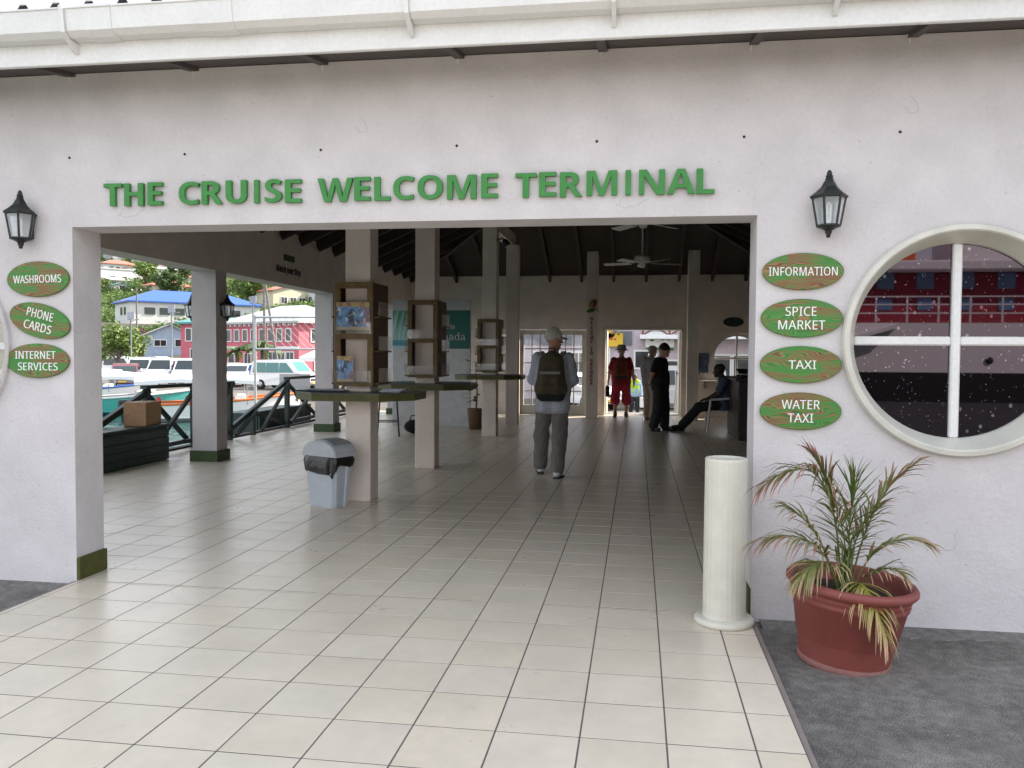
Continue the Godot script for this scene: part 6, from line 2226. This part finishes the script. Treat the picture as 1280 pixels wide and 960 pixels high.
# hand: wrist at w, fingers along d, palm facing n; five separate fingers
func hand_bones(w: Vector3, d: Vector3, n: Vector3, side: float, curl := 0.5) -> Array:
	d = d.normalized()
	n = (n - d * n.dot(d)).normalized()
	var x := d.cross(n) * side
	var B := [[w - d * 0.02, w + d * 0.045, 0.024, 0.028, 0.012], [w + d * 0.03 + x * 0.022, w + d * 0.085 + x * 0.026, 0.016, 0.013, 0.012], [w + d * 0.03 - x * 0.018, w + d * 0.082 - x * 0.026, 0.016, 0.013, 0.012]]
	for i in 4:
		var u := (i - 1.5) * 0.0195
		var l: float = [0.068, 0.078, 0.074, 0.058][i]
		var p := w + d * (0.088 - 0.004 * absf(i - 1.3)) - x * u * 1.15
		var d1 := (d + n * curl * 0.6).normalized()
		var d2 := (d + n * curl * 1.8).normalized()
		B.append([p - d * 0.01, p + d1 * l * 0.5, 0.0092, 0.0085, 0.004])
		B.append([p + d1 * l * 0.5, p + d1 * l * 0.5 + d2 * l * 0.5, 0.0085, 0.007, 0.004])
	var tb := w + d * 0.03 + x * 0.028
	var td := (d * 0.75 + x * 0.6 + n * 0.35).normalized()
	B.append([tb - x * 0.012, tb + td * 0.035, 0.0125, 0.0105, 0.008])
	B.append([tb + td * 0.035, tb + td * 0.034 + (td + d * 0.6).normalized() * 0.03, 0.0105, 0.008, 0.004])
	return B


# head centred on h, looking along f
func head_bones(h: Vector3, f: Vector3, up: Vector3, s := 1.0) -> Array:
	f = f.normalized()
	var x := up.cross(f).normalized()
	var B := [[h + up * 0.035 * s - f * 0.018 * s, h + up * 0.03 * s + f * 0.025 * s, 0.082 * s, 0.078 * s, 0.03], [h - up * 0.03 * s + f * 0.03 * s, h - up * 0.085 * s + f * 0.055 * s, 0.062 * s, 0.036 * s, 0.03], [h + up * 0.015 * s + f * 0.098 * s, h - up * 0.022 * s + f * 0.118 * s, 0.009 * s, 0.014 * s, 0.012], [h - up * 0.055 * s + f * 0.088 * s - x * 0.018 * s, h - up * 0.055 * s + f * 0.088 * s + x * 0.018 * s, 0.011 * s, 0.011 * s, 0.008]]
	for e in [-1.0, 1.0]:
		B.append([h + x * 0.082 * e * s + up * 0.012 * s, h + x * 0.083 * e * s - up * 0.03 * s - f * 0.004 * s, 0.014 * s, 0.010 * s, 0.008])
		B.append([h + x * 0.03 * e * s + up * 0.022 * s + f * 0.092 * s, h + x * 0.045 * e * s + up * 0.022 * s + f * 0.084 * s, 0.010 * s, 0.010 * s, 0.006])
	return B


# J: joints of one person in local axes (facing +z). Arrays for left (x > 0 when facing +z) and right limbs.
func person(label: String, at: Vector3, turn: float, J: Dictionary, o: Dictionary) -> Node3D:
	var t := thing("person", label, "person", at, turn)
	var cell: float = o.get("cell", 0.018)
	var pel: Vector3 = J.pelvis
	var che: Vector3 = J.chest
	var nek: Vector3 = J.neck
	var hed: Vector3 = J.head
	var up := (che - pel).normalized()
	var g: float = o.get("girth", 1.0)
	var body := []
	var shirt := []
	var trous := []
	# trunk: a left and a right column keep it wider than deep
	for s in [-1.0, 1.0]:
		var ax: Vector3 = J.get("across", Vector3.RIGHT) * s
		body.append([pel + ax * 0.075, che + ax * 0.085, 0.105 * g, 0.105, 0.06])
		body.append([che + ax * 0.05, che + ax * 0.15 + up * 0.08, 0.09, 0.055, 0.06])
		shirt.append([pel + ax * 0.08 + up * o.get("hem", -0.05), pel + ax * 0.082 + up * 0.12, 0.125 * g, 0.120 * g, 0.06])
		shirt.append([pel + ax * 0.082 + up * 0.12, che + ax * 0.092, 0.120 * g, 0.116, 0.06])
		shirt.append([che + ax * 0.05, che + ax * 0.15 + up * 0.08, 0.098, 0.058, 0.06])
		trous.append([pel + ax * 0.075 + up * 0.08, pel + ax * 0.085 - up * 0.04, 0.108 * g, 0.112 * g, 0.05])
	body.append([che + up * 0.1, nek, 0.075, 0.056, 0.05])
	body.append([nek, hed - up * 0.03, 0.054, 0.052, 0.03])
	shirt.append([che + up * 0.06, nek - up * 0.035, 0.105, 0.068, 0.05])
	body += head_bones(hed, J.look, Vector3.UP, 1.0)
	var feet := []
	var hands := []
	var bar: float = o.get("bare_from", 9.0)
	for s in 2:
		var sg: float = 1.0 if s == 0 else -1.0
		var lg: Array = J.legs[s]
		body.append([lg[0], lg[1], 0.082 * g, 0.055, 0.03])
		body.append([lg[1], lg[2], 0.055, 0.037, 0.03])
		body.append([lg[1].lerp(lg[2], 0.25), lg[1].lerp(lg[2], 0.35), 0.056, 0.056, 0.03])
		var lo: float = o.get("loose", 0.02)
		trous.append([lg[0], lg[1], 0.088 * g + lo * 0.7, 0.066 + lo, 0.04])
		if o.get("shorts", false):
			trous.append([lg[1], lg[1].lerp(lg[2], 0.22), 0.075 + lo, 0.085 + lo, 0.03])
		else:
			trous.append([lg[1], lg[2] + (lg[1] - lg[2]).normalized() * 0.03, 0.066 + lo, 0.056 + lo, 0.03])
		var toe: Vector3 = lg[3]
		feet.append([[lg[2] + Vector3(0, -0.02, 0), lg[2] + Vector3(0, 0.035, 0), 0.046, 0.042, 0.02], [lg[2] - (toe - lg[2]).normalized() * 0.03 + Vector3(0, -0.03, 0), toe, 0.040, 0.036, 0.02]])
		body.append([lg[2], toe, 0.032, 0.025, 0.02])
		var am: Array = J.arms[s]
		body.append([am[0], am[1], 0.046, 0.039, 0.025])
		body.append([am[1], am[2], 0.040, 0.026, 0.02])
		var ex: Vector3 = am[0].lerp(am[1], 0.72)
		if o.get("sleeves", "short") == "long":
			shirt.append([am[0], am[1], 0.066, 0.056, 0.03])
			shirt.append([am[1], am[1].lerp(am[2], 0.93), 0.054, 0.043, 0.025])
		else:
			shirt.append([am[0], ex, 0.06, 0.06, 0.03])
		var hd: Vector3 = am[3] if am.size() > 3 else (am[2] - am[1])
		hands += hand_bones(am[2], hd, am[4] if am.size() > 4 else Vector3(-sg, 0, 0), sg, 0.55)
	var st := nets(body, cell)
	st = nets(hands, 0.0055 if cell < 0.02 else 0.008, st)
	st.index()
	var bm := inst("body", st.commit(), M[o.skin], t)
	skin("shirt", shirt, cell, o.shirt, t, pel.y + o.get("hem", -0.05) - 0.09, 0.011)
	skin("shorts" if o.get("shorts", false) else "trousers", trous, cell, o.trousers, t, -1e9, 0.012)
	for s in 2:
		if o.get("shoe", "") != "":
			skin("shoe", feet[s], minf(cell, 0.013), o.shoe, t)
			var toe: Vector3 = J.legs[s][3]
			var an: Vector3 = J.legs[s][2]
			var fd := Vector3(toe.x - an.x, 0, toe.z - an.z)
			var mb := MB.new()
			mb.cbox(Vector3.ZERO, Vector3(0.088, 0.026, fd.length() + 0.11), 0.01)
			put(mb, "sole", o.get("sole", "shoe_sole"), t, (an + toe) / 2 + Vector3(0, -0.045 - (an.y - toe.y) / 2 + (0.012 if an.y - toe.y > 0.07 else 0.0), 0), Basis(Vector3.UP, atan2(fd.x, fd.z)))
	# eyes
	var f: Vector3 = J.look.normalized()
	var x := Vector3.UP.cross(f).normalized()
	for e in [-1.0, 1.0]:
		var mb := MB.new()
		mb.ball(hed + x * 0.033 * e + Vector3.UP * 0.012 + f * 0.094, Vector3(0.012, 0.007, 0.008), 8)
		put(mb, "eye", "eye", t)
	# hair and headgear
	var up3 := Vector3.UP
	if o.has("hair"):
		skin("hair", [[hed + up3 * 0.045 - f * 0.03, hed + up3 * 0.05 + f * 0.02, 0.087, 0.08, 0.03], [hed - f * 0.05 + up3 * 0.02, hed - f * 0.055 - up3 * 0.04, 0.06, 0.045, 0.03]], 0.012, o.hair, t)
	if o.get("hat", "") == "cap":
		var cap := skin("cap", [[hed + up3 * 0.055 - f * 0.022, hed + up3 * 0.055 + f * 0.022, 0.090, 0.087, 0.02], [hed + up3 * 0.10, hed + up3 * 0.105, 0.06, 0.055, 0.04]], 0.010, o.hat_mat, t)
		var mb := MB.new()
		var pts := PackedVector2Array()
		for i in 13:
			var a := PI * i / 12
			pts.append(Vector2(cos(a) * 0.078, 0.06 + sin(a) * 0.105))
		pts.append(Vector2(-0.078, 0.02))
		pts.append(Vector2(0.078, 0.02))
		mb.prism(pts, -0.004, 0.004)
		put(mb, "brim", o.get("brim_mat", o.hat_mat), cap, hed + up3 * 0.047 + f * 0.025, Basis(x, f + up3 * -0.14, (x.cross(f + up3 * -0.14)).normalized()))
	elif o.get("hat", "") == "sun":
		var mb := MB.new()
		mb.lathe([Vector2(0.0, 0.16), Vector2(0.07, 0.158), Vector2(0.095, 0.13), Vector2(0.102, 0.065), Vector2(0.165, 0.028), Vector2(0.168, 0.022), Vector2(0.1, 0.05), Vector2(0.085, 0.05)], 24, Transform3D(Basis(), hed))
		var rv := MB.new()
		rv.lathe([Vector2(0.085, 0.05), Vector2(0.1, 0.05), Vector2(0.168, 0.022), Vector2(0.165, 0.028), Vector2(0.104, 0.065), Vector2(0.097, 0.13), Vector2(0.07, 0.158), Vector2(0.0, 0.162)], 24, Transform3D(Basis(), hed))
		put(rv, "hat", o.hat_mat, t)
	if o.has("belt"):
		skin("belt", [[pel + Vector3(-0.085, 0.06, 0), pel + Vector3(0.085, 0.06, 0), 0.118 * g, 0.118 * g, 0.02]], 0.02, o.belt, t)
	return t


func rucksack(at: Vector3, turn: float, s: float, m: String, trim: String, strap: String, label: String) -> void:
	# worn on a back that faces -z; built round the middle of the pack
	var t := thing("backpack", label, "backpack", at, turn)
	skin("pack", [[Vector3(-0.07, -0.16, 0) * s, Vector3(0.07, -0.16, 0) * s, 0.095 * s, 0.095 * s, 0.05], [Vector3(-0.07, -0.16, 0) * s, Vector3(-0.055, 0.12, 0.02) * s, 0.09 * s, 0.075 * s, 0.05], [Vector3(0.07, -0.16, 0) * s, Vector3(0.055, 0.12, 0.02) * s, 0.09 * s, 0.075 * s, 0.05], [Vector3(0, 0.1, 0.02) * s, Vector3(0, 0.17, 0.03) * s, 0.09 * s, 0.065 * s, 0.05]], 0.012, m, t)
	skin("front_pocket", [[Vector3(-0.07, -0.15, -0.075) * s, Vector3(0.07, -0.15, -0.075) * s, 0.05 * s, 0.05 * s, 0.03], [Vector3(-0.065, -0.15, -0.075) * s, Vector3(-0.06, -0.03, -0.06) * s, 0.045 * s, 0.035 * s, 0.03], [Vector3(0.065, -0.15, -0.075) * s, Vector3(0.06, -0.03, -0.06) * s, 0.045 * s, 0.035 * s, 0.03], [Vector3(-0.06, -0.06, -0.065) * s, Vector3(0.06, -0.06, -0.065) * s, 0.04 * s, 0.04 * s, 0.03]], 0.01, m, t)
	var mb := MB.new()
	mb.bar(Vector3(-0.105, 0.005, -0.098) * s, Vector3(0.105, 0.005, -0.098) * s, 0.03 * s, 0.028 * s)
	put(mb, "trim_band", trim, t)
	skin("base_panel", [[Vector3(-0.085, -0.225, -0.015) * s, Vector3(0.085, -0.225, -0.015) * s, 0.07 * s, 0.07 * s, 0.02]], 0.012, strap, t)
	mb = MB.new()
	mb.tube([Vector3(-0.03, 0.215, 0.04) * s, Vector3(-0.03, 0.26, 0.035) * s, Vector3(0.03, 0.26, 0.035) * s, Vector3(0.03, 0.215, 0.04) * s], 0.008 * s, 6)
	put(mb, "grab_loop", strap, t)
	for e in [-1.0, 1.0]:
		mb = MB.new()
		var P := [Vector3(0.07 * e, 0.16, 0.075), Vector3(0.095 * e, 0.195, 0.105), Vector3(0.115 * e, 0.225, 0.175), Vector3(0.13 * e, 0.20, 0.27), Vector3(0.14 * e, 0.05, 0.315), Vector3(0.165 * e, -0.10, 0.26), Vector3(0.15 * e, -0.19, 0.10)]
		for i in P.size() - 1:
			mb.bar(P[i] * s, P[i + 1] * s, 0.045 * s, 0.012 * s)
		put(mb, "shoulder_strap", trim if e > 0 else trim, t)


func build_people() -> void:
	# facing +z in local axes; turned by PI they walk away from the viewer
	var walk := {"pelvis": Vector3(0, 0.95, 0), "chest": Vector3(0, 1.32, 0.01), "neck": Vector3(0, 1.50, 0.02), "head": Vector3(0.0, 1.635, 0.045), "look": Vector3(-0.85, -0.05, 0.5),
		"legs": [[Vector3(0.09, 0.92, 0), Vector3(0.145, 0.50, 0.12), Vector3(0.165, 0.085, 0.20), Vector3(0.195, 0.052, 0.36)], [Vector3(-0.09, 0.92, 0), Vector3(-0.085, 0.50, 0.02), Vector3(-0.075, 0.085, -0.17), Vector3(-0.10, 0.045, -0.01)]],
		"arms": [[Vector3(0.185, 1.425, 0.0), Vector3(0.245, 1.16, 0.03), Vector3(0.15, 1.08, 0.25), Vector3(-0.8, 0.2, 0.5)], [Vector3(-0.185, 1.425, 0.0), Vector3(-0.25, 1.16, 0.02), Vector3(-0.16, 1.06, 0.24), Vector3(0.8, 0.2, 0.5)]]}
	var p := person("person in pale shirt and white cap walking away with a backpack", Vector3(-1.0, 0, -5.1), PI, walk, {"cell": 0.0135, "skin": "skin_pale", "shirt": "shirt_pale", "trousers": "trouser_gray", "sleeves": "long", "hem": -0.10, "shoe": "shoe_white", "hat": "cap", "hat_mat": "cap_white", "brim_mat": "charcoal", "loose": 0.022, "girth": 1.02})
	rucksack(Vector3(-1.0, 1.245, -4.885), PI, 1.12, "olive_bag", "bag_gray", "black_cloth", "olive brown backpack worn by the person in the white cap")
	var lady := {"pelvis": Vector3(0, 0.88, 0), "chest": Vector3(0, 1.24, 0.02), "neck": Vector3(0, 1.41, 0.04), "head": Vector3(0, 1.535, 0.07), "look": Vector3(0.1, -0.1, 1),
		"legs": [[Vector3(0.09, 0.86, 0), Vector3(0.135, 0.47, 0.05), Vector3(0.13, 0.08, -0.08), Vector3(0.15, 0.045, 0.07)], [Vector3(-0.09, 0.86, 0), Vector3(-0.125, 0.47, 0.06), Vector3(-0.12, 0.075, 0.05), Vector3(-0.14, 0.045, 0.20)]],
		"arms": [[Vector3(0.18, 1.345, 0.01), Vector3(0.27, 1.08, 0.0), Vector3(0.30, 0.85, 0.06)], [Vector3(-0.18, 1.345, 0.01), Vector3(-0.26, 1.08, -0.01), Vector3(-0.29, 0.84, 0.05)]]}
	person("person in red shirt, red shorts and sun hat leaving through the far door", Vector3(-0.37, 0, -14.75), PI, lady, {"skin": "skin_pale", "shirt": "red_shirt", "trousers": "red_shorts", "shorts": true, "loose": 0.028, "shoe": "shoe_brown", "sole": "shoe_brown", "hat": "sun", "hat_mat": "hat_straw", "girth": 1.15, "hair": "hair_gray", "hem": -0.06})
	rucksack(Vector3(-0.37, 1.17, -14.52), PI, 0.92, "bag_rust", "bag_rust", "charcoal", "rust-red backpack on the person in red")
	var hb := thing("hand_bag", "black bag hanging from the hand of the person in red", "bag", Vector3(-0.69, 0.52, -14.79))
	var mb := MB.new()
	mb.cbox(Vector3(0, 0.08, 0), Vector3(0.10, 0.26, 0.22), 0.03)
	put(mb, "body", "black_cloth", hb)
	mb = MB.new()
	mb.tube([Vector3(0, 0.2, -0.06), Vector3(0.01, 0.29, 0), Vector3(0, 0.2, 0.06)], 0.008, 6)
	put(mb, "handle", "black_cloth", hb)
	# standing in black, profile towards +x
	var stand := {"pelvis": Vector3(0, 0.90, -0.02), "chest": Vector3(0, 1.25, -0.03), "neck": Vector3(0, 1.415, 0.0), "head": Vector3(0, 1.535, 0.05), "look": Vector3(0, -0.05, 1),
		"legs": [[Vector3(0.09, 0.88, -0.02), Vector3(0.11, 0.47, 0.02), Vector3(0.13, 0.08, 0.02), Vector3(0.15, 0.045, 0.17)], [Vector3(-0.09, 0.88, -0.02), Vector3(-0.11, 0.47, -0.01), Vector3(-0.14, 0.08, -0.10), Vector3(-0.19, 0.045, 0.04)]],
		"arms": [[Vector3(0.18, 1.355, -0.02), Vector3(0.26, 1.10, -0.08), Vector3(0.14, 0.92, -0.17), Vector3(-0.8, -0.3, -0.2)], [Vector3(-0.18, 1.355, -0.02), Vector3(-0.25, 1.10, -0.08), Vector3(-0.13, 0.92, -0.18), Vector3(0.8, -0.3, -0.2)]]}
	person("person in black shirt, dark trousers and black cap standing in profile", Vector3(0.46, 0, -11.4), 1.15, stand, {"skin": "skin_pale", "shirt": "black_cloth", "trousers": "charcoal", "shoe": "boot_black", "hat": "cap", "hat_mat": "black_cloth", "hair": "hair_gray", "girth": 1.12, "loose": 0.03})
	var stand2 := stand.duplicate(true)
	stand2.arms = [[Vector3(0.18, 1.355, -0.02), Vector3(0.24, 1.08, -0.02), Vector3(0.25, 0.84, 0.06)], [Vector3(-0.18, 1.355, -0.02), Vector3(-0.25, 1.08, -0.04), Vector3(-0.27, 0.84, 0.03)]]
	person("person in grey shirt and khaki trousers half hidden behind the person in black", Vector3(0.30, 0, -13.9), 2.4, stand2, {"skin": "skin_pale", "shirt": "gray_shirt", "trousers": "khaki", "shoe": "shoe_brown", "hair": "hair_gray", "girth": 1.0})
	# guard on the plastic chair, facing -x with legs stretched out
	var sit := {"pelvis": Vector3(0, 0.53, -0.02), "chest": Vector3(0, 0.88, -0.05), "neck": Vector3(0, 1.04, 0.0), "head": Vector3(0, 1.165, 0.06), "look": Vector3(0, -0.25, 1),
		"legs": [[Vector3(0.09, 0.52, 0.02), Vector3(0.12, 0.47, 0.42), Vector3(0.12, 0.12, 0.76), Vector3(0.14, 0.085, 0.92)], [Vector3(-0.09, 0.52, 0.02), Vector3(-0.10, 0.46, 0.42), Vector3(-0.08, 0.09, 0.72), Vector3(-0.10, 0.05, 0.88)]],
		"arms": [[Vector3(0.18, 0.985, -0.03), Vector3(0.24, 0.73, 0.06), Vector3(0.10, 0.62, 0.28), Vector3(-0.5, -0.1, 0.6), Vector3(0, -1, 0)], [Vector3(-0.18, 0.985, -0.03), Vector3(-0.24, 0.73, 0.06), Vector3(-0.08, 0.62, 0.28), Vector3(0.5, -0.1, 0.6), Vector3(0, -1, 0)]]}
	var gd := person("person in blue uniform shirt sitting on the white plastic chair", Vector3(1.60, 0, -11.5), -PI / 2, sit, {"skin": "skin_dark", "shirt": "guard_blue", "trousers": "charcoal", "shoe": "boot_black", "sole": "boot_black", "hair": "hair_dark", "girth": 1.0})
	skin("trouser_stripe", [[Vector3(0.165, 0.55, 0.05), Vector3(0.19, 0.48, 0.40), 0.018, 0.018, 0.01]], 0.012, "stripe_red", gd)
	var ch := thing("plastic_chair", "white plastic armchair under the seated person", "chair", Vector3(1.60, 0, -11.5), -PI / 2)
	mb = MB.new()
	mb.cbox(Vector3(0, 0.40, 0.05), Vector3(0.46, 0.03, 0.46), 0.012)
	put(mb, "seat", "white_plastic", ch)
	for i in 5:
		mb = MB.new()
		var u := (i - 2) * 0.095
		mb.bar(Vector3(u, 0.42, -0.19), Vector3(u * 1.1, 0.80, -0.29 + 0.02 * absf(i - 2)), 0.06, 0.014, Vector3.BACK)
		put(mb, "back_slat", "white_plastic", ch)
	mb = MB.new()
	mb.tube([Vector3(-0.25, 0.42, -0.18), Vector3(-0.25, 0.70, -0.25), Vector3(-0.16, 0.83, -0.29), Vector3(0.16, 0.83, -0.29), Vector3(0.25, 0.70, -0.25), Vector3(0.25, 0.42, -0.18)], 0.02, 8)
	put(mb, "back_frame", "white_plastic", ch)
	for s in [-1.0, 1.0]:
		mb = MB.new()
		mb.tube([Vector3(0.25 * s, 0.66, -0.23), Vector3(0.28 * s, 0.64, 0.0), Vector3(0.27 * s, 0.62, 0.22)], 0.024, 8)
		put(mb, "armrest", "white_plastic", ch)
		mb = MB.new()
		mb.tube([Vector3(0.27 * s, 0.61, 0.23), Vector3(0.255 * s, 0.40, 0.25), Vector3(0.27 * s, 0.0, 0.29)], 0.022, 8)
		put(mb, "leg", "white_plastic", ch)
		mb = MB.new()
		mb.tube([Vector3(0.24 * s, 0.42, -0.17), Vector3(0.25 * s, 0.0, -0.28)], 0.022, 8)
		put(mb, "leg", "white_plastic", ch)
	# outside: attendant in a lime vest, one passer-by behind the glazed door, one on the balcony
	var v := person("person in lime safety vest and dark trousers standing in the street", Vector3(-0.10, -0.985, -28.2), 0.2, stand2, {"cell": 0.024, "skin": "skin_brown", "shirt": "shirt_sky", "trousers": "charcoal", "shoe": "boot_black", "hair": "hair_dark", "sleeves": "long"})
	skin("vest", [[Vector3(-0.08, 0.98, -0.02), Vector3(-0.09, 1.36, -0.03), 0.135, 0.115, 0.06], [Vector3(0.08, 0.98, -0.02), Vector3(0.09, 1.36, -0.03), 0.135, 0.115, 0.06]], 0.022, "vest_lime", v)
	var sb := thing("shopping_bag", "white shopping bag held by the person in the lime vest", "bag", Vector3(0.24, -0.42, -28.16))
	mb = MB.new()
	mb.cbox(Vector3(0, 0, 0), Vector3(0.28, 0.42, 0.14), 0.03)
	put(mb, "body", "white_plastic", sb)
	mb = MB.new()
	mb.tube([Vector3(-0.06, 0.2, 0), Vector3(0, 0.3, 0), Vector3(0.06, 0.2, 0)], 0.01, 6)
	put(mb, "handle", "white_plastic", sb)
	person("person in white top and pale blue trousers passing behind the glazed door", Vector3(-3.5, -0.985, -25.2), 1.3, walk, {"cell": 0.024, "skin": "skin_brown", "shirt": "cap_white", "trousers": "shirt_sky", "shoe": "shoe_white", "hair": "hair_dark"})
	person("person in white top standing at the balcony of the shop building", Vector3(-1.15, 2.47, -39.4), 0.1, stand2, {"cell": 0.024, "skin": "skin_brown", "shirt": "sign_white", "trousers": "khaki", "shoe": "shoe_brown", "hair": "hair_dark"})


func _ready() -> void:
	var cam := Camera3D.new()
	cam.name = "camera"
	cam.position = Vector3(0.0, 1.4784, 4.842)
	cam.basis = Basis.from_euler(Vector3(-0.0371, 0.1491, 0.0064))
	cam.fov = 49.43
	cam.near = 0.05
	cam.far = 3000.0
	add_child(cam)
	cam.current = true
	var we := WorldEnvironment.new()
	we.name = "environment"
	var env := Environment.new()
	var sm := ProceduralSkyMaterial.new()
	sm.sky_top_color = Color(0.745, 0.782, 0.85)
	sm.sky_horizon_color = Color(0.957, 0.953, 0.945)
	sm.sky_curve = 0.25
	sm.ground_bottom_color = Color(0.45, 0.45, 0.44)
	sm.ground_horizon_color = Color(0.80, 0.84, 0.88)
	sm.sun_angle_max = 20.0
	sm.energy_multiplier = 1.0
	var sky := Sky.new()
	sky.sky_material = sm
	env.background_mode = Environment.BG_SKY
	env.sky = sky
	env.tonemap_mode = Environment.TONE_MAPPER_LINEAR
	env.tonemap_exposure = 2.7
	env.sdfgi_enabled = true
	env.ssao_enabled = true
	env.ssil_enabled = true
	we.environment = env
	add_child(we)
	var sun := DirectionalLight3D.new()
	sun.name = "sun"
	sun.light_energy = 1.6
	sun.light_color = Color(1.0, 0.955, 0.89)
	sun.light_angular_distance = 0.5
	sun.shadow_enabled = true
	add_child(sun)
	sun.look_at_from_position(Vector3.ZERO, -Vector3(0.75, 0.75, -0.55), Vector3.UP)
	make_materials()
	build_ground()
	build_terminal()
	build_signs()
	build_hall()
	build_railing()
	build_palm()
	build_harbour()
	build_street()
	build_ship()
	build_people()
